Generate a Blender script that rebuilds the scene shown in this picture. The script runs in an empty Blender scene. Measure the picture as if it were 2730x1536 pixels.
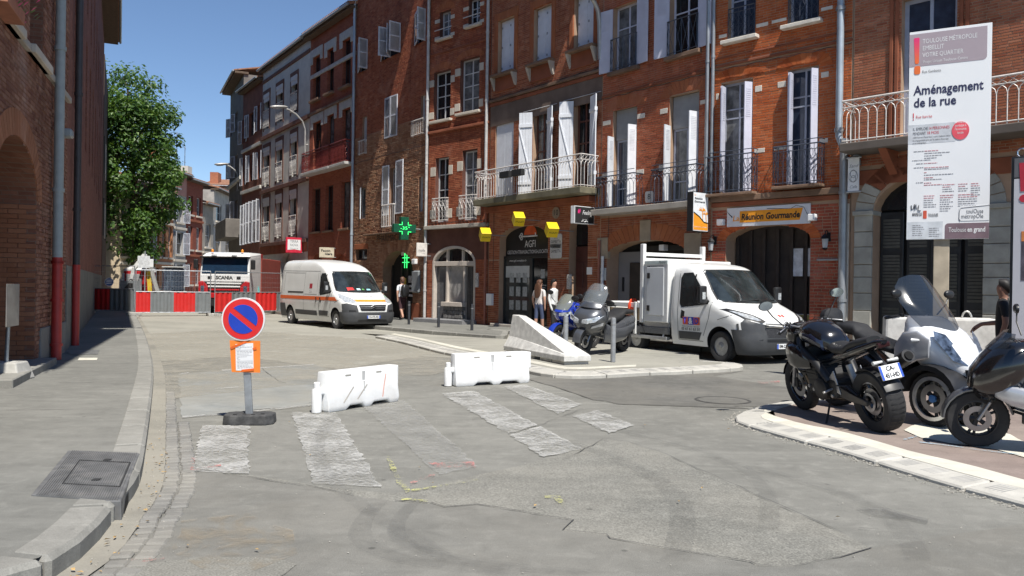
import bpy, bmesh, math, random
from mathutils import Vector, Matrix
random.seed(7)
PI = math.pi
SC = bpy.context.scene
COL = SC.collection
# ------------------------------------------------------------------ camera
F, CX, CY, CAMH = 2150.0, 1365.0, 768.0, 1.6      # photo pixels (2730 x 1536), metres
ROLL, PITCH = 0.0150, -0.0018
_ca, _sa = math.cos(ROLL), math.sin(ROLL)
W = Vector((0, math.cos(PITCH), math.sin(PITCH)))
U0 = Vector((0, -math.sin(PITCH), math.cos(PITCH)))
X0 = Vector((1, 0, 0))
CU = U0 * _ca - X0 * _sa
CR = X0 * _ca + U0 * _sa
CAM = Vector((0, 0, CAMH))
cd = bpy.data.cameras.new('camera'); cam = bpy.data.objects.new('camera', cd); COL.objects.link(cam)
cd.sensor_width = 36; cd.lens = 36 * F / 2730; cd.clip_end = 3000; cd.clip_start = 0.05
m = Matrix((CR, CU, -W)).transposed().to_4x4(); m.translation = CAM; cam.matrix_world = m
SC.camera = cam
# ------------------------------------------------------------------ light
SUN_AZ, SUN_EL = math.radians(23), math.radians(60)   # azimuth: to the right of straight behind the camera
tosun = Vector((math.sin(SUN_AZ) * math.cos(SUN_EL), -math.cos(SUN_AZ) * math.cos(SUN_EL), math.sin(SUN_EL)))
sl = bpy.data.lights.new('sun', 'SUN'); sl.energy = 5.0; sl.angle = math.radians(0.5); sl.color = (1, 0.955, 0.88)
so = bpy.data.objects.new('sun', sl); COL.objects.link(so)
so.rotation_euler = (-tosun).to_track_quat('-Z', 'Y').to_euler(); so.location = (20, -40, 60)
wd = bpy.data.worlds.new('World'); SC.world = wd; wd.use_nodes = True
nt = wd.node_tree; nt.nodes.clear()
sky = nt.nodes.new('ShaderNodeTexSky'); sky.sky_type = 'NISHITA'; sky.sun_disc = False
sky.sun_elevation = SUN_EL; sky.sun_rotation = PI - SUN_AZ
sky.air_density = 1.0; sky.dust_density = 0.0; sky.ozone_density = 4.0; sky.altitude = 1500
bg = nt.nodes.new('ShaderNodeBackground'); bg.inputs[1].default_value = 0.1
ow = nt.nodes.new('ShaderNodeOutputWorld')
nt.links.new(sky.outputs[0], bg.inputs[0]); nt.links.new(bg.outputs[0], ow.inputs[0])
SC.view_settings.view_transform = 'Standard'; SC.view_settings.look = 'None'
SC.view_settings.gamma = 1; SC.view_settings.exposure = 0.47
SC.cycles.max_bounces = 6; SC.cycles.transparent_max_bounces = 12
SC.cycles.use_denoising = True
# ------------------------------------------------------------------ photo helpers
ZR = {'S': (0, 0, 1), 'R1': (0, 0, .3588), 'R2': (0, 450, .41408), 'R3': (560, 0, .35891), 'R4': (560, 420, .34513), 'R5': (1250, 0, .33128),
      'R6': (1250, 450, .345), 'R7': (1880, 0, .38654), 'R8': (1880, 480, .42778), 'Z1': (940, 0, .26225), 'Z2': (940, 370, .33808),
      'Z3': (580, 180, .35883), 'Z4': (1280, 540, .22086), 'Z5': (1580, 330, .25526), 'Z6': (1880, 520, .23464), 'ZF': (330, 440, .17945),
      'C1': (980, 780, .1941), 'C5': (1900, 960, .39751), 'C6': (350, 900, .439), 'C7': (1100, 1000, .36991), 'B1': (200, 600, .23292),
      'B4': (820, 900, .3028), 'B5': (1380, 720, .19318), 'B6': (1640, 640, .24839), 'B7': (2060, 720, .345), 'B8': (0, 1000, .36991),
      'L1': (0, 0, .27599), 'L2': (0, 300, .27599), 'L3': (0, 660, .27599), 'G4': (2580, 400, .41436), 'K2': (2380, 60, .20704), 'K3': (2380, 340, .22091)}
def S(r, x, y):
    a = ZR[r]; return a[0] + x * a[2], a[1] + y * a[2]
def ray(px, py):
    return W * F + CR * (px - CX) - CU * (py - CY)
def G(px, py, h=0.0, r='S'):
    px, py = S(r, px, py); d = ray(px, py); t = (h - CAMH) / d.z
    return CAM + d * t
def at_depth(px, py, D, r='S'):
    px, py = S(r, px, py); d = ray(px, py); return CAM + d * (D / d.y)
# ------------------------------------------------------------------ materials
MATS = {}
def nodes(name):
    m = bpy.data.materials.new(name); m.use_nodes = True
    nt = m.node_tree; b = nt.nodes['Principled BSDF']; return m, nt, b
def N(nt, t, **kw):
    n = nt.nodes.new('ShaderNode' + t)
    for k, v in kw.items():
        if k.startswith('i_'): n.inputs[k[2:].replace('_', ' ')].default_value = v
        elif k[0] == 'n' and k[1:].isdigit(): n.inputs[int(k[1:])].default_value = v
        else: setattr(n, k, v)
    return n
def ramp(nt, src, stops):
    r = nt.nodes.new('ShaderNodeValToRGB'); e = r.color_ramp.elements
    while len(e) < len(stops): e.new(0.5)
    for q, (p, c) in zip(e, stops):
        q.position = p; q.color = (c, c, c, 1) if isinstance(c, (int, float)) else (*c, 1)
    nt.links.new(src, r.inputs[0]); return r.outputs[0]
def mixc(nt, fac, a, b, mode='MIX'):
    n = nt.nodes.new('ShaderNodeMix'); n.data_type = 'RGBA'; n.blend_type = mode
    for s, v in ((0, fac), (6, a), (7, b)):
        if hasattr(v, 'links') or hasattr(v, 'is_linked'): nt.links.new(v, n.inputs[s])
        elif s == 0: n.inputs[0].default_value = v
        else: n.inputs[s].default_value = (*v, 1) if len(v) == 3 else v
    return n.outputs[2]
def wpos(nt, obj=False):
    if obj: return nt.nodes.new('ShaderNodeTexCoord').outputs['Object']
    return nt.nodes.new('ShaderNodeNewGeometry').outputs['Position']
def noise(nt, vec, scale, detail=4, rough=.55, dist=0):
    n = N(nt, 'TexNoise'); n.inputs['Scale'].default_value = scale; n.inputs['Detail'].default_value = detail
    n.inputs['Roughness'].default_value = rough; n.inputs['Distortion'].default_value = dist
    nt.links.new(vec, n.inputs['Vector']); return n.outputs['Fac']
def mul(nt, vec, s):
    n = N(nt, 'VectorMath', operation='MULTIPLY'); n.inputs[1].default_value = s; nt.links.new(vec, n.inputs[0]); return n.outputs[0]
def math_(nt, op, a, b=None, clamp=False):
    n = N(nt, 'Math', operation=op); n.use_clamp = clamp
    for i, v in enumerate((a, b)):
        if v is None: continue
        if isinstance(v, (int, float)): n.inputs[i].default_value = v
        else: nt.links.new(v, n.inputs[i])
    return n.outputs[0]
def bump(nt, b, h, strength=.3, dist=.01):
    n = N(nt, 'Bump'); n.inputs['Strength'].default_value = strength; n.inputs['Distance'].default_value = dist
    nt.links.new(h, n.inputs['Height']); nt.links.new(n.outputs[0], b.inputs['Normal'])
def M(name, col=(.5, .5, .5), rough=.6, metal=0.0, var=.18, scale=6.0, bmp=0.0, coat=0.0, dirt=0.0, dcol=(.12, .1, .08), spec=.5, emit=None, alpha=1, trans=0):
    """plain procedural material: base colour broken up by noise, optional dirt, bump"""
    if name in MATS: return MATS[name]
    m, nt, b = nodes(name); v = wpos(nt, True)
    f = noise(nt, v, scale, 5)
    lo = tuple(c * (1 - var) for c in col); hi = tuple(min(1, c * (1 + var)) for c in col)
    c = mixc(nt, ramp(nt, f, [(.3, 0), (.7, 1)]), lo, hi)
    if dirt:
        f2 = noise(nt, v, scale * .45, 8, .65)
        c = mixc(nt, math_(nt, 'MULTIPLY', ramp(nt, f2, [(.5, 0), (.75, 1)]), dirt), c, dcol)
    nt.links.new(c, b.inputs['Base Color'])
    rr = N(nt, 'MapRange'); rr.inputs[3].default_value = max(0, rough - .08); rr.inputs[4].default_value = min(1, rough + .1)
    nt.links.new(f, rr.inputs[0]); nt.links.new(rr.outputs[0], b.inputs['Roughness'])
    b.inputs['Metallic'].default_value = metal; b.inputs['Coat Weight'].default_value = coat; b.inputs['Specular IOR Level'].default_value = spec
    b.inputs['Coat Roughness'].default_value = .08
    if bmp: bump(nt, b, noise(nt, v, scale * 6, 6, .7), bmp, .004)
    if emit: b.inputs['Emission Color'].default_value = (*emit[:3], 1); b.inputs['Emission Strength'].default_value = emit[3]
    if trans: b.inputs['Transmission Weight'].default_value = trans
    if alpha < 1: b.inputs['Alpha'].default_value = alpha
    MATS[name] = m; return m
# ------------------------------------------------------------------ mesh builder
class MB:
    def __init__(s): s.v = []; s.f = []
    def add(s, vs, fs, X=None):
        o = len(s.v)
        s.v += [tuple(X @ Vector(p)) for p in vs] if X is not None else [tuple(p) for p in vs]
        s.f += [tuple(i + o for i in f) for f in fs]; return s
    def box(s, x0, x1, y0, y1, z0, z1, X=None):
        v = [(x, y, z) for z in (z0, z1) for y in (y0, y1) for x in (x0, x1)]
        return s.add(v, [(0, 2, 3, 1), (4, 5, 7, 6), (0, 1, 5, 4), (2, 6, 7, 3), (0, 4, 6, 2), (1, 3, 7, 5)], X)
    def cbox(s, c, d, X=None):
        return s.box(c[0] - d[0] / 2, c[0] + d[0] / 2, c[1] - d[1] / 2, c[1] + d[1] / 2, c[2] - d[2] / 2, c[2] + d[2] / 2, X)
    def tube(s, pts, r, n=8, closed=False, caps=True, flat=1.0):
        P = [Vector(p) for p in pts]; k = len(P); R = r if isinstance(r, (list, tuple)) else [r] * k
        T = []
        for i in range(k):
            if closed: t = P[(i + 1) % k] - P[i - 1]
            else: t = P[min(i + 1, k - 1)] - P[max(i - 1, 0)]
            T.append(t.normalized() if t.length > 1e-9 else Vector((0, 0, 1)))
        a = Vector((0, 0, 1)) if abs(T[0].z) < .9 else Vector((1, 0, 0))
        u = T[0].cross(a).normalized(); rings = []
        for i in range(k):
            u = (u - T[i] * u.dot(T[i])); u = u.normalized() if u.length > 1e-6 else T[i].orthogonal().normalized()
            w = T[i].cross(u)
            rings.append([P[i] + (u * math.cos(2 * PI * j / n) + w * math.sin(2 * PI * j / n) * flat) * R[i] for j in range(n)])
        return s.loft(rings, closed=closed, caps=caps)
    def loft(s, rings, closed=False, caps=True, X=None):
        n = len(rings[0]); vs = [p for r in rings for p in r]; fs = []; k = len(rings)
        for i in range(k if closed else k - 1):
            a, b = i * n, ((i + 1) % k) * n
            for j in range(n):
                fs.append((a + j, a + (j + 1) % n, b + (j + 1) % n, b + j))
        if caps and not closed:
            fs.append(tuple(range(n - 1, -1, -1))); fs.append(tuple((k - 1) * n + j for j in range(n)))
        return s.add(vs, fs, X)
    def lathe(s, prof, n=24, X=None, ring=False):      # prof: (r, z) around z; ring closes the profile
        rings = [[(r * math.cos(2 * PI * j / n), r * math.sin(2 * PI * j / n), z) for j in range(n)] for r, z in prof]
        return s.loft(rings, closed=ring, caps=not ring, X=X)
    def prism(s, poly, a0, a1, ax='y', X=None):   # poly (p,q); extruded along ax
        k = len(poly)
        def mk(p, q, a): return {'y': (p, a, q), 'x': (a, p, q), 'z': (p, q, a)}[ax]
        vs = [mk(p, q, a0) for p, q in poly] + [mk(p, q, a1) for p, q in poly]
        fs = [tuple(range(k)), tuple(range(2 * k - 1, k - 1, -1))] + [(i, k + i, k + (i + 1) % k, (i + 1) % k) for i in range(k)]
        return s.add(vs, fs, X)
    def quad(s, *p): return s.add(p, [tuple(range(len(p)))])
    def build(s, name, mat, parent=None, smooth=None, bevel=0, seg=2, fix=True, kind=None, sub=0):
        me = bpy.data.meshes.new(name); me.from_pydata(s.v, [], s.f)
        if bevel or fix or sub:
            bm = bmesh.new(); bm.from_mesh(me)
            if bevel or sub: bmesh.ops.remove_doubles(bm, verts=bm.verts, dist=1e-5)
            if fix: bmesh.ops.recalc_face_normals(bm, faces=bm.faces)
            if bevel:
                es = [e for e in bm.edges if len(e.link_faces) == 2 and e.calc_face_angle(0) > .5]
                bmesh.ops.bevel(bm, geom=es, offset=bevel, segments=seg, affect='EDGES', profile=.5, clamp_overlap=True)
            bm.to_mesh(me); bm.free()
        return link(name, me, mat, parent, smooth, kind)
def link(name, me, mat, parent=None, smooth=None, kind=None):
    me.update(); me.materials.append(mat)
    if smooth:
        me.polygons.foreach_set('use_smooth', [True] * len(me.polygons)); me.set_sharp_from_angle(angle=math.radians(smooth))
    o = bpy.data.objects.new(name, me); COL.objects.link(o)
    if parent is not None: o.parent = parent
    if kind: o['kind'] = kind
    return o
def empty(name, loc=(0, 0, 0), rz=0, label=None, cat=None, group=None):
    o = bpy.data.objects.new(name, None); COL.objects.link(o); o.location = loc; o.rotation_euler = (0, 0, rz); o.empty_display_size = .3
    return tag(o, label, cat, group)
def tag(o, label=None, cat=None, group=None, kind=None):
    for k, v in (('label', label), ('category', cat), ('group', group), ('kind', kind)):
        if v: o[k] = v
    return o
def copy_tree(o, parent=None):
    c = o.copy(); COL.objects.link(c); c.parent = parent
    for ch in o.children: copy_tree(ch, c)
    return c
def sheet(name, pts, z, mat, parent=None, kind=None, jag=0, step=.25, thick=0):
    """flat ground sheet through a polygon of ground points, edges optionally ragged"""
    P = [Vector((p[0], p[1])) for p in pts]
    if jag:
        Q = []
        for i in range(len(P)):
            a, b = P[i], P[(i + 1) % len(P)]; L = (b - a).length; k = max(1, int(L / step)); nn = Vector((-(b - a).y, (b - a).x)).normalized()
            for j in range(k): Q.append(a.lerp(b, j / k) + nn * random.uniform(-jag, jag) * (1 if j else .4))
        P = Q
    me = bpy.data.meshes.new(name); bm = bmesh.new(); vs = [bm.verts.new((p.x, p.y, z)) for p in P]
    f = bm.faces.new(vs); bm.normal_update()
    if f.normal.z < 0: f.normal_flip()
    if thick:
        r = bmesh.ops.extrude_face_region(bm, geom=[f]); bmesh.ops.translate(bm, vec=(0, 0, -thick), verts=[v for v in r['geom'] if isinstance(v, bmesh.types.BMVert)])
        bmesh.ops.recalc_face_normals(bm, faces=bm.faces)
    bmesh.ops.triangulate(bm, faces=[q for q in bm.faces if len(q.verts) > 4])
    bm.to_mesh(me); bm.free(); return link(name, me, mat, parent, None, kind)
TX = {}
def text(s, size, mat, parent, X, align='CENTER', name='lettering', width=None, ext=.001, bold=0, shear=0, sub=False):
    """lettering as a flat mesh part; local x right, y up, placed by matrix X (z = outward)"""
    cu = bpy.data.curves.new('t', 'FONT'); cu.body = s; cu.size = size; cu.align_x = align; cu.align_y = 'CENTER'; cu.offset = bold; cu.shear = shear
    cu.resolution_u = 2; cu.space_line = 1.0
    ob = bpy.data.objects.new('t', cu)
    me = bpy.data.meshes.new_from_object(ob); bpy.data.objects.remove(ob); bpy.data.curves.remove(cu)
    xs = [v.co.x for v in me.vertices]
    if xs and width:
        k = width / max(1e-6, max(xs) - min(xs)); me.transform(Matrix.Diagonal((k, 1, 1, 1)))
    me.transform(X @ Matrix.Translation((0, 0, ext))); me.materials.clear()
    return link(name, me, mat, parent)
def frame(o, x, z):     # matrix with local x along x, y along z(up), z = x cross up
    x = Vector(x).normalized(); y = Vector(z).normalized(); n = x.cross(y).normalized(); y = n.cross(x)
    m = Matrix((x, y, n)).transposed().to_4x4(); m.translation = Vector(o); return m
# ================================================================== ground
def asphalt(name, c0, c1,  speck=.35, sscale=160, stain=.35, dust=(.42, .38, .3), dustamt=.0, rough=.9, bmp=.5):
    c0 = tuple(x * k for x, k in zip(c0, (.88, .865, .81))); c1 = tuple(x * k for x, k in zip(c1, (.88, .865, .81))); dust = tuple(x * .86 for x in dust)
    m, nt, b = nodes(name); v = wpos(nt)
    big = noise(nt, v, .35, 4, .6, .4); mid = noise(nt, v, 2.3, 6, .65); fine = noise(nt, v, sscale, 2, .6); f2 = noise(nt, v, sscale * .3, 3, .7)
    c = mixc(nt, ramp(nt, big, [(.35, 0), (.65, 1)]), c0, c1)
    m2 = noise(nt, v, 5.5, 6, .7, .6); c = mixc(nt, math_(nt, 'MULTIPLY', ramp(nt, m2, [(.52, 0), (.66, 1)]), .4), c, tuple(min(1, x * 1.3) for x in c1))
    c = mixc(nt, math_(nt, 'MULTIPLY', ramp(nt, m2, [(.34, 1), (.46, 0)]), .35), c, tuple(x * .72 for x in c0))
    c = mixc(nt, math_(nt, 'MULTIPLY', ramp(nt, mid, [(.45, 0), (.72, 1)]), stain), c, tuple(x * .62 for x in c0))
    # long streaks left by tyres and sweeping
    st = noise(nt, mul(nt, v, (.5, 3.2, 1)), 1.1, 5, .6, .8)
    c = mixc(nt, math_(nt, 'MULTIPLY', ramp(nt, st, [(.5, 0), (.7, 1)]), .35), c, tuple(min(1, x * 1.22) for x in c1))
    c = mixc(nt, math_(nt, 'MULTIPLY', ramp(nt, fine, [(.36, 1), (.5, 0)]), speck), c, tuple(x * .4 for x in c0))
    c = mixc(nt, math_(nt, 'MULTIPLY', ramp(nt, fine, [(.58, 0), (.7, 1)]), speck * .8), c, tuple(min(1, x * 1.6) for x in c1))
    if dustamt:
        dn = noise(nt, v, .55, 6, .62, .5); c = mixc(nt, math_(nt, 'MULTIPLY', ramp(nt, dn, [(.38, 0), (.62, 1)]), dustamt), c, dust)
    # small dark spots (gum, oil)
    vo = N(nt, 'TexVoronoi'); vo.inputs['Scale'].default_value = 1.9; nt.links.new(v, vo.inputs['Vector'])
    c = mixc(nt, math_(nt, 'MULTIPLY', ramp(nt, vo.outputs['Distance'], [(.03, 1), (.055, 0)]), .55), c, tuple(x * .35 for x in c0))
    nt.links.new(c, b.inputs['Base Color']); b.inputs['Roughness'].default_value = rough; b.inputs['Specular IOR Level'].default_value = .25
    h = math_(nt, 'ADD', math_(nt, 'MULTIPLY', fine, .5), f2); bump(nt, b, h, bmp, .004)
    return m
A_ROAD = asphalt('asphalt_worn', (.19, .19, .182), (.265, .264, .252), stain=.3, speck=.45)
A_DUST = asphalt('asphalt_dusty', (.26, .257, .238), (.35, .345, .315), speck=.12, stain=.16, dustamt=.5, dust=(.40, .385, .335))
A_DARK = asphalt('asphalt_patched', (.165, .166, .161), (.23, .23, .222), stain=.42, speck=.42, dustamt=.28, dust=(.27, .25, .21))
A_DEEP = asphalt('asphalt_repair', (.125, .125, .122), (.185, .183, .178), stain=.3, speck=.2, dustamt=.35, dust=(.24, .225, .19))
A_ROUGH = asphalt('asphalt_coarse', (.185, .186, .178), (.265, .264, .25), speck=.6, sscale=85, stain=.22, bmp=.9, dustamt=.22, dust=(.36, .335, .28))
A_BLUE = asphalt('asphalt_faded_blue_paint', (.215, .235, .25), (.31, .325, .335), speck=.3, stain=.3, dustamt=.55, dust=(.34, .32, .27))
A_PAVE = asphalt('pavement_asphalt', (.175, .177, .172), (.235, .236, .228), speck=.3, stain=.34, sscale=200, bmp=.3)
A_RED = asphalt('red_tinted_surfacing', (.22, .175, .165), (.28, .225, .212), speck=.25, stain=.3, dustamt=.3, dust=(.38, .34, .29))
A_SETT = asphalt('stone_setts', (.15, .152, .158), (.24, .24, .242), speck=.25, stain=.4, dustamt=.5, dust=(.36, .335, .28), bmp=.6)
A_KERB = asphalt('kerb_stone', (.235, .234, .226), (.315, .313, .303), speck=.2, stain=.35, sscale=120, bmp=.5)
A_KERBL = asphalt('pale_concrete_kerb', (.44, .435, .42), (.54, .53, .51), speck=.15, stain=.2, dustamt=.3, dust=(.52, .5, .45), bmp=.4)
A_DUSTY2 = asphalt('pale_building_dust', (.54, .525, .48), (.66, .645, .59), speck=.12, stain=.15, bmp=.4)

def paint_mat(name, col, wear=.5, scale=22, stretch=(1, 2.6, 1), edge=.1, amax=.92):
    m, nt, b = nodes(name); v = wpos(nt); b.inputs['Roughness'].default_value = .8; b.inputs['Specular IOR Level'].default_value = .3
    n1 = noise(nt, mul(nt, v, stretch), scale, 6, .72, .6); n2 = noise(nt, v, 2.2, 4, .6); n3 = noise(nt, v, 9, 4, .6)
    c = mixc(nt, ramp(nt, n3, [(.35, 0), (.65, 1)]), tuple(x * .8 for x in col), col); nt.links.new(c, b.inputs['Base Color'])
    a = math_(nt, 'ADD', n1, math_(nt, 'MULTIPLY', math_(nt, 'SUBTRACT', n2, .5), .55))
    al = ramp(nt, a, [(wear - edge, 0), (wear + edge, 1)]); nt.links.new(math_(nt, 'MULTIPLY', al, amax), b.inputs['Alpha'])
    return m
P_WHITE = paint_mat('worn_white_road_paint', (.56, .555, .53), .52, edge=.13, amax=.8)
P_FAINT = paint_mat('faded_white_road_paint', (.46, .455, .435), .54, edge=.2, amax=.5)
P_RED = paint_mat('red_spray_paint', (.62, .22, .2), .58, 30, (1, 1, 1))
P_YEL = paint_mat('yellow_spray_paint', (.55, .54, .2), .6, 30, (1, 1, 1))
P_BLUE = paint_mat('blue_chalk_line', (.33, .5, .62), .5, 30, (1, 1, 1))
P_DARK = paint_mat('dark_stain', (.11, .108, .105), .52, 5, (1, 1, 1), .3, .5)
P_SAND = paint_mat('sandy_dust', (.36, .3, .215), .66, 3.5, (1, 1, 1), .22)
P_FILM = paint_mat('dust_film', (.40, .375, .315), .56, 1.3, (1, 1, 1), .3)

ground = MB().quad((-300, -120, 0), (300, -120, 0), (300, 500, 0), (-300, 500, 0)).build('road', A_ROAD, fix=False)
ground['kind'] = 'structure'
def gp(r, *pts, h=0.0): return [G(x, y, h, r) for x, y in pts]
def gsheet(name, pts, z, mat, jag=0, step=.25): return sheet(name, pts, z, mat, ground, None, jag, step)
# far dusty stretch of carriageway
pts = gp('S', (410, 965), (640, 950), (900, 985), (1120, 950), (1205, 955)) + [Vector((6, 24, 0)), Vector((-2, 40, 0)), Vector((-12, 60, 0)), Vector((-34, 90, 0)), Vector((-40, 90, 0)), Vector((-22, 45, 0))] + gp('S', (366, 850), (395, 915))
gsheet('dusty_surface', pts, .004, A_DUST, .05)
gsheet('dust_film', [G(412, 1075), G(700, 1040), G(1000, 1010), G(1300, 985), G(1380, 985), G(1220, 950), G(1000, 905), G(600, 880), G(390, 890)], .0085, P_FILM, .2, .5)
# faded blue bay
gsheet('faded_blue_bay', gp('C6', (285, 225), (560, 200), (1120, 165), (1560, 330), (1130, 410), (760, 440), (308, 487)), .006, A_BLUE, .02)
for a in (((290, 222), (350, 214), (350, 222), (290, 230)), ((550, 199), (1110, 164), (1110, 171), (550, 207)), ((510, 312), (655, 302), (655, 308), (510, 319)),
          ((310, 484), (660, 456), (1150, 404), (1150, 413), (660, 466), (310, 493))):
    gsheet('bay_line', gp('C6', *a), .012, P_WHITE, .005)
# dark repair by the traffic island
gsheet('dark_asphalt_repair', gp('C7', (820, 30), (1060, 98), (1300, 182), (1390, 190), (1480, 212), (1900, 226), (2433, 246)) + gp('C5', (140, 310), (600, 320), (900, 260), (540, 190), (0, 110)) +
       gp('S', (1985, 990), (1800, 1000), (1560, 1004), (1456, 1003)), .005, A_DEEP, .012)
# coarse pale patch and the darker patch in front of it
low = gp('C6', (310, 838), (400, 822), (500, 815), (600, 842), (700, 852), (900, 890), (1100, 912), (1350, 965), (1600, 1000), (1800, 1015)) + gp('C7', (130, 932), (230, 958), (470, 938), (800, 1000), (1150, 1055), (1085, 1127), (1400, 1162), (1425, 1186), (1700, 1240), (2100, 1302), (2433, 1362)) + gp('C5', (300, 1390), (550, 1390), (850, 1330), (1060, 1270))
up = gp('C5', (900, 1180), (700, 1090), (500, 1010), (270, 900), (0, 780)) + gp('C7', (2050, 680), (1780, 560), (1560, 490), (1390, 468))
gsheet('coarse_asphalt_patch', low + up + gp('S', (1420, 1235), (1200, 1285), (1050, 1318), (842, 1296), (670, 1268), (510, 1262)), .005, A_ROUGH, .012, .3)
# continues to the kerb on the left
gsheet('patched_asphalt', [p for p in low] + [G(2730, 1400), Vector((8, 4.5, 0)), Vector((9, -6, 0)), Vector((-2.2, -6, 0)), Vector((-2.2, 3.3, 0))] + gp('B8', (700, 1449), (900, 1200), (1140, 1130), (1220, 1000), (1260, 850), (1300, 740)), .007, A_DARK, .012, .3)
gsheet('pale_patch_edge', gp('C6', (0, 1400), (380, 1350), (700, 1345), (900, 1355), (1000, 1388), (930, 1449), (700, 1560), (0, 1560)), .011, A_ROUGH, .02)
gsheet('sand_spill', gp('C6', (300, 1120), (700, 1080), (1000, 1180), (1020, 1330), (760, 1420), (420, 1420), (200, 1300)), .0135, P_SAND, .05)
# pedestrian crossing
for k, (r, q) in enumerate((('S', ((539, 1137), (664, 1137), (662, 1267), (510, 1260))), ('S', ((778, 1102), (894, 1102), (1017, 1302), (837, 1293))),
        ('S', ((965, 1084), (1074, 1067), (1276, 1247), (1171, 1269))), ('S', ((1176, 1052), (1263, 1044), (1433, 1137), (1355, 1159))),
        ('S', ((1360, 1163), (1440, 1139), (1551, 1200), (1448, 1222))), ('S', ((1344, 1033), (1400, 1028), (1551, 1080), (1488, 1107))),
        ('S', ((1525, 1111), (1592, 1097), (1692, 1137), (1625, 1159))))):
    gsheet('crossing_stripe', gp(r, *q), .0125 + .0006 * k, P_FAINT if k == 2 else P_WHITE, .022, .07)
for r, q, mt in (('C6', ((365, 735), (395, 735), (380, 812), (545, 780), (545, 792), (355, 822)), P_RED), ('C6', ((1690, 888), (1830, 838), (1850, 846), (1700, 900)), P_RED),
              ('C6', ((1800, 770), (2080, 765), (2090, 800), (1860, 800)), P_RED), ('C6', ((1545, 735), (1565, 730), (1640, 870), (1700, 945), (1670, 955), (1610, 890)), P_YEL),
              ('C6', ((1700, 935), (2110, 868), (2115, 880), (1700, 947)), P_YEL), ('C6', ((1640, 985), (1800, 1000), (1800, 1012), (1640, 1000)), P_YEL), ('C7', ((950, 885), (1060, 880), (1110, 950), (1080, 965), (1010, 900), (950, 900)), P_YEL),
              ('C6', ((0, 1360), (200, 1345), (205, 1360), (0, 1390)), P_RED), ('C5', ((290, 150), (450, 145), (450, 160), (320, 165)), P_RED),
              ('C5', ((960, 1005), (1150, 1000), (1350, 1060), (1450, 1080), (1440, 1110), (1330, 1085), (1050, 1050)), P_DARK), ('C5', ((980, 1135), (1110, 1148), (1105, 1153), (985, 1142)), P_DARK)):
    gsheet('ground_mark', gp(r, *q), .017, mt, .008, .12)
P_TYRE = paint_mat('tyre_smear', (.1, .1, .098), .55, 7, (1, 1, 1), .3, .2)
for x0, y0, x1, y1, bend, w_ in ((1400, 1536, 1010, 1345, .5, .16), (1560, 1536, 1120, 1330, .6, .13), (1800, 1500, 1500, 1180, -.5, .18), (2050, 1420, 1650, 1150, -.6, .15), (1200, 1500, 880, 1120, .4, .14), (2450, 1500, 2000, 1250, -.4, .17)):
    a, c = G(x0, y0), G(x1, y1); d = (c - a); nn = Vector((-d.y, d.x, 0)).normalized(); L_ = [a + d * t + nn * bend * math.sin(PI * t) for t in [k / 12 for k in range(13)]]
    gsheet('tyre_mark', [p + nn * w_ / 2 for p in L_] + [p - nn * w_ / 2 for p in L_[::-1]], .0205 + .0004 * (x0 % 7), P_TYRE, .01)
# joints and cracks as narrow sunk-looking seams
A_SEAM = M('crack_filler', (.06, .058, .055), .95, var=.3)
def seam(pts, w, z=.0145):
    b = MB(); P = []
    for i in range(len(pts) - 1):
        a, c = pts[i], pts[i + 1]; k = max(1, int((c - a).length / .18))
        for j in range(k): P.append(a.lerp(c, j / k))
    P.append(pts[-1]); prev = None
    for i, p in enumerate(P):
        t = (P[min(i + 1, len(P) - 1)] - P[max(0, i - 1)]).normalized(); nn = Vector((-t.y, t.x, 0)); ww = w * random.uniform(.15, 1); o = nn * random.uniform(-.015, .015)
        cur = (p + o + nn * ww, p + o - nn * ww)
        if prev: b.quad((*prev[0].xy, z), (*prev[1].xy, z), (*cur[1].xy, z), (*cur[0].xy, z))
        prev = cur
    return b.build('crack', A_SEAM, ground, fix=False)
seam(low[8:26], .006); seam(low[:8], .006); seam(list(reversed(up)), .004)
seam(gp('C7', (690, 430), (900, 370), (1220, 250)), .005); seam(gp('C7', (820, 30), (1060, 98), (1300, 182), (1480, 212), (1900, 226), (2330, 242)), .008)
seam(gp('C6', (790, 190), (900, 270), (940, 280)), .006); seam(gp('C7', (1100, 610), (1380, 470)), .005)
seam(gp('C6', (1050, 60), (1240, 55)), .006)
mh = MB(); c0 = G(2235, 185, 0, 'C7')
for j in range(32):
    a, b2 = 2 * PI * j / 32, 2 * PI * (j + 1) / 32
    mh.quad(*[(c0.x + r * math.cos(t), c0.y + r * math.sin(t), .0095) for r, t in ((.36, a), (.40, a), (.40, b2), (.36, b2))])
mh.build('manhole_ring', A_SEAM, ground, fix=False)
MB().prism([(c0.x + .35 * math.cos(2 * PI * j / 24), c0.y + .35 * math.sin(2 * PI * j / 24)) for j in range(24)], .001, .0092, 'z').build('manhole_cover', A_DEEP, ground)

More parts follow.
